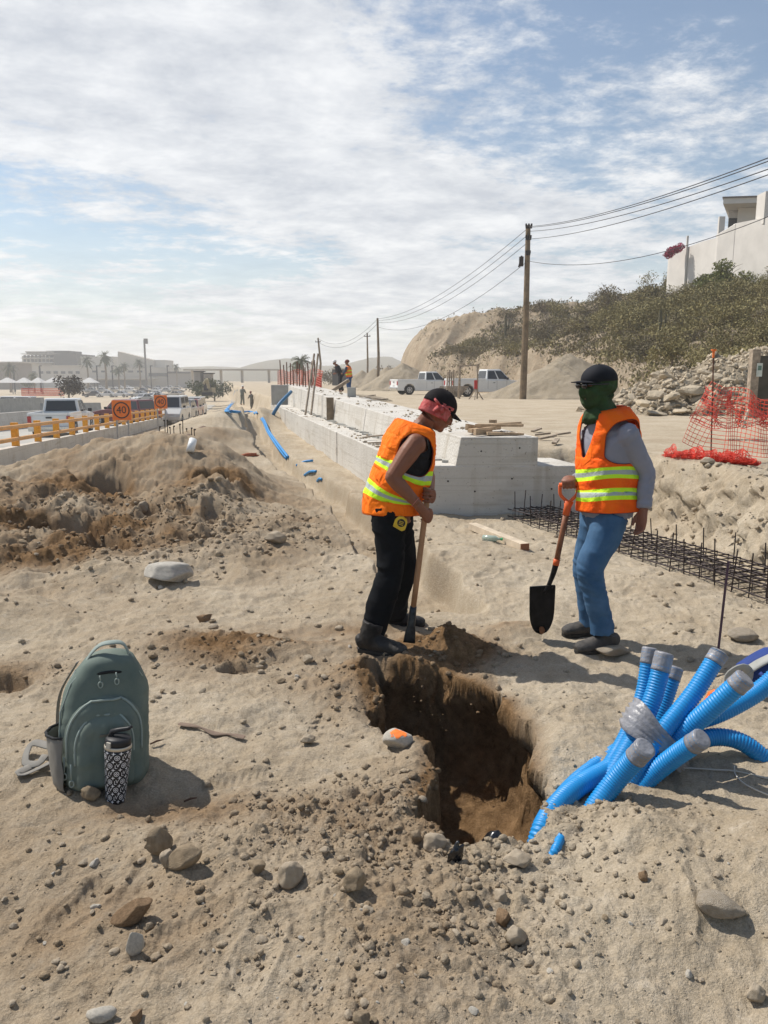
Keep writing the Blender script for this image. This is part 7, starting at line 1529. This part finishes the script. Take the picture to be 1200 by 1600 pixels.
# ------------------------------------------------------------------ the town across the road
ZV = -2.93
def bpart(t, name, c, d, m, **k): mb = MB(); mb.box(c, d); return mb.build(name, m, t, **k)
TANW = mat('render_tan', (.45, .41, .35), .9, var=.06, vscale=.1); GREYW = mat('render_grey', (.055, .055, .06), .85, var=.06, vscale=.1); PALEW = mat('render_pale', (.50, .47, .42), .9, var=.06, vscale=.1); DKG = mat('town_glass', (.03, .035, .045), .3, spec=.5, var=0)  # last one: near-black glass for the town windows and hall opening
def bx(t, name, px0, px1, py0, py1, Y, dep, m, **k):
    a = P(px0, py0, Y); b = P(px1, py1, Y); return bpart(t, name, ((a.x + b.x) / 2, Y + dep / 2, (a.z + b.z) / 2), (abs(b.x - a.x), dep, abs(a.z - b.z)), m, **k)
def town():
    Y = 372
    t = empty('modern_building', (P(78, 600, Y).x, Y, ZV), 'dark modern three-storey building with open balconies and flat roofs far left', 'building')
    bx(t, 'balcony_wing', 34, 84, 556, 612, Y, 18, TANW)
    for y0 in (553.5, 560, 567): bx(t, 'floor_slab', 32, 86, y0 - 1.2, y0, Y - 3, 22, PALEW)
    for y0, y1 in ((554, 558.8), (560.5, 565.8)):
        for i in range(8): bx(t, 'window', 36.5 + i * 5.9, 40.5 + i * 5.9, y0 + .8, y1, Y - .3, .3, DKG)
    bx(t, 'roof', 39, 76, 548.8, 550.6, Y - 2, 22, PALEW); bx(t, 'penthouse', 41, 74, 550.6, 554, Y + 2, 16, GREYW)
    bx(t, 'dark_block', 84, 123, 553, 612, Y - 5, 24, GREYW); bx(t, 'upper_block', 72, 108, 548, 556, Y + 4, 16, GREYW)
    t = empty('long_building', (P(140, 600, 350).x, 350, ZV), 'long low pale building in front of the dark modern building', 'building')
    bx(t, 'wall', 20, 128, 572, 620, 350, 16, PALEW); bx(t, 'parapet', 19, 129, 570.6, 572.2, 349, 18, TANW)
    for i in range(9): bx(t, 'window', 26 + i * 11.5, 33 + i * 11.5, 580, 584, 349.8, .3, DKG)
    t = empty('tan_hall', (P(200, 600, 340).x, 340, ZV), 'large pale hall with a wedge-shaped roof, behind the palms and car park', 'building')
    bx(t, 'wall', 124, 262, 574, 622, 340, 20, TANW); bx(t, 'rear_block', 126, 180, 557, 612, 352, 14, PALEW); bx(t, 'right_block', 236, 260, 562.5, 612, 348, 14, PALEW)
    m = MB(); a, b_, c = P(184, 549, 346), P(240, 563, 346), P(184, 580, 346); d = P(240, 580, 346); m.prism([(a.x, a.z), (b_.x, b_.z), (d.x, d.z), (c.x, c.z)], 346, 354, 'y'); m.build('wedge_roof', TANW, t)
    bx(t, 'dark_opening', 232, 262, 583, 588, 339.7, .4, DKG); bx(t, 'shop_front', 140, 228, 594, 604, 339.7, .4, GREYW); bx(t, 'canopy', 130, 240, 590, 592, 334, 6, PALEW)
    for i in range(6): bx(t, 'window', 144 + i * 14, 152 + i * 14, 579, 582, 339.7, .3, DKG)
    t = empty('brown_building', (P(8, 600, 300).x, 300, ZV), 'low dull brown building at the far left edge behind a palm', 'building'); bx(t, 'wall', -60, 31, 567, 615, 300, 12, mat('render_brown', (.22, .18, .15), .9)); bx(t, 'roof_edge', -60, 32, 565, 567, 299, 14, TANW)
    t = empty('shed_row', (P(290, 600, 330).x, 330, ZV), 'low hazy row of sheds right of the tan hall', 'building'); bx(t, 'wall', 262, 300, 583, 615, 330, 12, mat('render_hazy', (.30, .28, .26), .9)); bx(t, 'roof', 261, 302, 580.5, 583.5, 329, 14, GREYW)
    t = empty('footbridge', (P(360, 600, 210).x, 210, ZV), 'long flat overpass beam crossing the road in the dusty distance', 'bridge'); bx(t, 'deck', 286, 436, 576.5, 579, 210, 3, TANW)
    for px in (300, 345, 378, 420): bx(t, 'pier', px - 2, px + 2, 579, 612, 211, 1.2, TANW)
    for px, s_ in ((303, 'left'), (318, 'right')): t = empty('site_cabin', (P(px, 600, 150).x, 150, ZV), 'small grey site cabin in the dusty distance, the %s of two' % s_, 'cabin'); bx(t, 'wall', px, px + 11, 581 + (px > 310) * 3, 612, 150, 3, mat('render_hazy', (.3, .28, .26), .9)); bx(t, 'roof', px - 1, px + 12, 579.5 + (px > 310) * 3, 581.2 + (px > 310) * 3, 149.8, 3.4, GREYW)
    # embankment wall and containers right of the wall end
    heap('embankment', -.4, 108, [(-2.6, 0, 2.5, 3.4), (-1, 0, 2.75, 4), (.8, 0, 2.85, 4), (2.6, 0, 3.0, 4), (4.4, 0, 3.3, 4.2)], 8, HEAPM, 'long tan earth embankment left of the cliff behind the second pole', 'embankment', 580, .3, fs=.5)
    t = empty('container', (P(530, 600, 130).x, 130, 0), 'dark grey container box between the poles in the distance', 'container'); bx(t, 'box', 519, 541, 577, 602, 130, 3, GREYW); bx(t, 'roof', 518, 542, 575.5, 577.2, 129.8, 3.4, TANW)
    t = empty('light_mast', (P(227, 600, 330).x, 330, ZV), 'tall thin floodlight mast rising above the tan hall', 'mast'); bx(t, 'mast', 226.2, 228.2, 532, 614, 325, .6, GREYW); bx(t, 'lamp_head', 224, 230, 529, 537, 324.6, 1.2, GREYW)
    for i, px in enumerate((22, 63, 152, 176, 236, 262)):
        t = empty('lamp_post', (P(px, 600, 250).x, 250, ZV), 'thin car park lamp post %s' % ['near the left edge', 'beside the long pale building', 'left of the tallest palm', 'right of the tallest palm', 'right of the floodlight mast', 'at the right end of the hall'][i], 'lamp post', 'car park lamp posts'); bx(t, 'pole', px - .4, px + .4, 572, 616, 250, .2, GREYW); bx(t, 'lamp', px - 2, px + 2, 571, 572.4, 250, .3, GREYW)
    # tents
    for i, (px, w) in enumerate(((12, 26), (38, 22), (60, 20), (84, 26), (140, 24))):
        Yt = 215; a = P(px, 598, Yt); wd = w / F * Yt; t = empty('market_tent', (a.x, Yt, ZV), 'pale pointed tent %s of the row before the buildings' % ['first', 'second', 'third', 'fourth', 'fifth'][i], 'tent', 'tents before the buildings'); m = MB()
        m.loft([[Vector((a.x + sx * wd / 2, Yt + sy * 2, a.z)) for sx, sy in ((-1, -1), (1, -1), (1, 1), (-1, 1))], [Vector((a.x + sx * .2, Yt + sy * .2, P(px, 590, Yt).z)) for sx, sy in ((-1, -1), (1, -1), (1, 1), (-1, 1))]]); m.build('canopy', mat('tent_white', (.62, .60, .57), .8), t)
        for sx in (-1, 1): m = MB(); m.box((a.x + sx * wd * .47, Yt - 1.9, (a.z + ZV) / 2), (.12, .12, a.z - ZV)); m.build('leg', GREYW, t)
    def palm(px, ytop, Y, r, lab, z0=ZV):
        tp = P(px, ytop, Y); t = empty('palm_tree', (tp.x, Y, z0), lab, 'palm tree', 'palms across the road'); m = MB(); m.tube([(tp.x, Y, z0 - .2), (tp.x + .2, Y, (z0 + tp.z) / 2), (tp.x, Y, tp.z)], [.40 * r / 2.4, .26 * r / 2.4, .24 * r / 2.4], 8); m.build('trunk', TWIG, t)
        v = []; f = []; rr = random.Random(int(px * 7))
        for k in range(64):
            a = rr.uniform(0, 6.28); e = rr.uniform(-.9, 1.2); d = Vector((math.cos(a) * math.cos(e), math.sin(a) * math.cos(e), math.sin(e))); L_ = r * rr.uniform(.75, 1.1); s = Vector((-math.sin(a), math.cos(a), 0)); c = Vector((tp.x, Y, tp.z))
            for j in range(5):
                u = (j + .5) / 5; p = c + d * L_ * u - Vector((0, 0, .35 * L_ * u * u)); w = .16 * r * (1 - .5 * u); q = c + d * L_ * (u + .22) - Vector((0, 0, .35 * L_ * (u + .22) ** 2 + .08))
                for sg in (-1, 1): b = len(v); v += [p, p + s * sg * w - Vector((0, 0, .1)), q]; f.append((b, b + 1, b + 2))
        m = MB(); m.add(v, f); m.build('crown', DKLEAF, t)
    for px, yt, Yp, r, lab in ((135, 562, 255, 2.6, 'second palm, left of the tallest one before the tan hall'), (163, 556, 245, 2.9, 'tallest palm with the biggest crown before the tan hall'), (184, 576, 250, 2.0, 'lower palm, directly right of the tallest one'), (193, 571, 270, 2.1, 'third palm to the right of the tallest one'), (217, 566, 265, 2.3, 'palm with a thin trunk left of the floodlight mast'),
                               (275, 572, 300, 1.8, 'small lone palm right of the tan hall'), (14, 573, 240, 2.6, 'palm at the far left before the brown building'), (470, 563, 112, 1.75, 'palm rising behind the orange netting at the wall end'), (52, 586, 230, 1.9, 'short palm between the tents at left')): palm(px, yt, Yp, r, lab, ZV if px != 470 else -.5)
    def bush(px, py, Y, r, m, lab, nm='tree', z=None, n=1400):
        a = P(px, py, Y); t = empty(nm, (a.x, Y, a.z), lab, 'tree'); leafcloud('crown', n, r, r * .075, m, t, centre=(0, 0, .001), lobes=10, stretch=(1, 1, .9), seed=int(px)); mb = MB(); mb.tube([(a.x, Y, a.z - .8), (a.x + .1, Y, a.z + r * .4), (a.x, Y, a.z + r)], [.12 * r / 2, .09 * r / 2, .03], 6); mb.build('trunk', TWIG, t)
    bush(107, 617, 90, 1.9, mat('dark_foliage', (.08, .065, .05), .9), 'dark leafless tree above the white pickup beyond the road'); bush(318, 622, 115, 2.4, DKLEAF, 'dark green tree mass beside the traffic queue'); bush(335, 619, 125, 2.4, DKLEAF, 'dark green tree right of the other one near the traffic queue')
    bush(520, 600, 140, 2.4, DRY, 'dusty tree behind the leftmost utility pole'); bush(610, 598, 120, 2.0, DRY, 'dusty bush above the tan embankment wall'); bush(1048, 565, 40, 1.0, OLIVE, 'olive bush right behind the rubble heap'); bush(44, 604, 235, 2.2, DKLEAF, 'round dark tree between the tents')
    # orange fence strip
    net('safety_net', lambda u, v: P(34, 617, 100).lerp(P(100, 617, 100), u) + Vector((0, 0, -.1 + .9 * v)), 40, 4, .035, ORNET, 'orange safety net strip before the dark leafless tree beyond the road')
    # far excavator
    t = empty('excavator', (P(322, 612, 105).x, 105, -2.9), 'dusty excavator with raised boom beside the dark trees in the distance', 'excavator'); YM = mat('machine_dusty', (.35, .30, .2), .7)
    bx(t, 'cab', 318, 325, 600, 610, 105, 2, GREYW); bx(t, 'body', 316, 331, 606, 614, 105.2, 2.4, YM); m = MB(); a, b_, c = P(326, 606, 104.5), P(323, 592, 104), P(318, 600, 104); m.tube([a, b_], .22, 6); m.build('boom', YM, t); m = MB(); m.tube([b_, c], .16, 6); m.build('stick', YM, t); bx(t, 'track', 315, 332, 613, 618, 104.6, .8, BLACKP)
    # car park
    pc = {}; r = random.Random(12)
    cols = [('white', (.65, .65, .65)), ('silver', (.4, .41, .42)), ('dark', (.05, .05, .06)), ('beige', (.45, .4, .33))]
    n = 0
    for row, (py, Yr, x0, x1) in enumerate(((604.5, 300, 118, 292), (607.5, 235, 118, 296), (611.5, 180, 150, 300))):
        px = x0
        while px < x1:
            cn, cc = cols[r.choice([0, 0, 1, 2, 3, 0])]; x = (px - 600) / F * Yr; lab = '%s parked car in the %s row of the distant car park' % (cn, ['farthest', 'middle', 'nearest'][row]); g = '%s cars in row %d of the car park' % (cn, row + 1)
            if cn in pc: c = copy_tree(pc[cn], label=lab)
            else: c = vehicle('car', carpaint('car_' + cn, cc), lab, None, False); pc[cn] = c
            c['group'] = g; put(c, x, Yr, ZV + .05, R(90) + r.uniform(-.3, .3) + (math.pi if r.random() < .5 else 0)); px += r.uniform(15, 24) * (250 / Yr) * .9; n += 1
    v = vehicle('van', WHITE, 'white minibus with a long dark window strip beyond the divider at far left', None, False); q = P(18, 616, 105); put(v, q.x, 105, ZV + .05, R(84)); v.scale = (1, 1.35, 1)
    v = copy_tree(pc['white'], label='small white car just right of the white minibus at far left'); v['group'] = 'cars beyond the divider'; q = P(24, 618, 96); put(v, q.x, 96, ZV + .2, R(80))
    for px, py, Y, nm in ((242, 611, 150, 'white'), (226, 613, 140, 'silver')):
        v = copy_tree(pc[nm], label='%s car driving on the far lane %s' % (nm, 'behind the farther 40 sign')); v['group'] = 'cars on the far lane'; put(v, (px - 600) / F * Y, Y, ZV + .2, R(150))
town()
def far_hills():
    prof = [(-900, 590), (-200, 590), (20, 588), (200, 589), (280, 587), (312, 579), (325, 574), (355, 573.5), (400, 574.5), (418, 575), (430, 569), (445, 564), (460, 562), (476, 562), (492, 568), (508, 573), (535, 571), (560, 566), (580, 560), (600, 558.5), (612, 559), (624, 566), (660, 575), (760, 585), (1000, 588), (2200, 590)]
    xs = np.linspace(-900, 2200, 520); top = np.interp(xs, [p[0] for p in prof], [p[1] for p in prof]); Yc = 900.0; rowsv = np.linspace(0, 1, 14); X = []; Y_ = []; Z = []
    for v in rowsv:
        y = Yc + (v - .5) * 700; zt = np.array([P(600, t, Yc).z for t in top]); zt = zt + 1.5 * fbm(xs * .08, xs * 0 + v * 4, 4, 900); k = math.sin(math.pi * v) ** .7
        X.append((xs - 600) / F * Yc * 1.0 * (1 + (v - .5) * .0)); Y_.append(np.full(xs.shape, y)); Z.append(-4 + (zt + 4) * k)
    o = grid_mesh('hills', np.array(X), np.array(Y_), np.array(Z), [soil_mat('far_hill_soil', (.26, .23, .17), (.18, .17, .12), (.2, .15, .1), (.2, .15, .1), grain=.5)]); tag(o, kind='structure')
far_hills()
# ------------------------------------------------------------------ dusty air
m = MB(); m.box((150, 560, 10), (2900, 1300, 46)); hzo = m.build('haze', [])
hm = bpy.data.materials.new('dusty_air'); hm.use_nodes = True; nt = hm.node_tree; nt.nodes.remove(nt.nodes['Principled BSDF']); pv = nt.nodes.new('ShaderNodeVolumePrincipled'); pv.inputs['Color'].default_value = (.93, .93, .93, 1); pv.inputs['Density'].default_value = .0009; pv.inputs['Anisotropy'].default_value = .3
nt.links.new(pv.outputs[0], nt.nodes['Material Output'].inputs['Volume']); hzo.data.materials.append(hm); tag(hzo, kind='stuff'); hzo['label'] = 'pale dusty air over the building site'
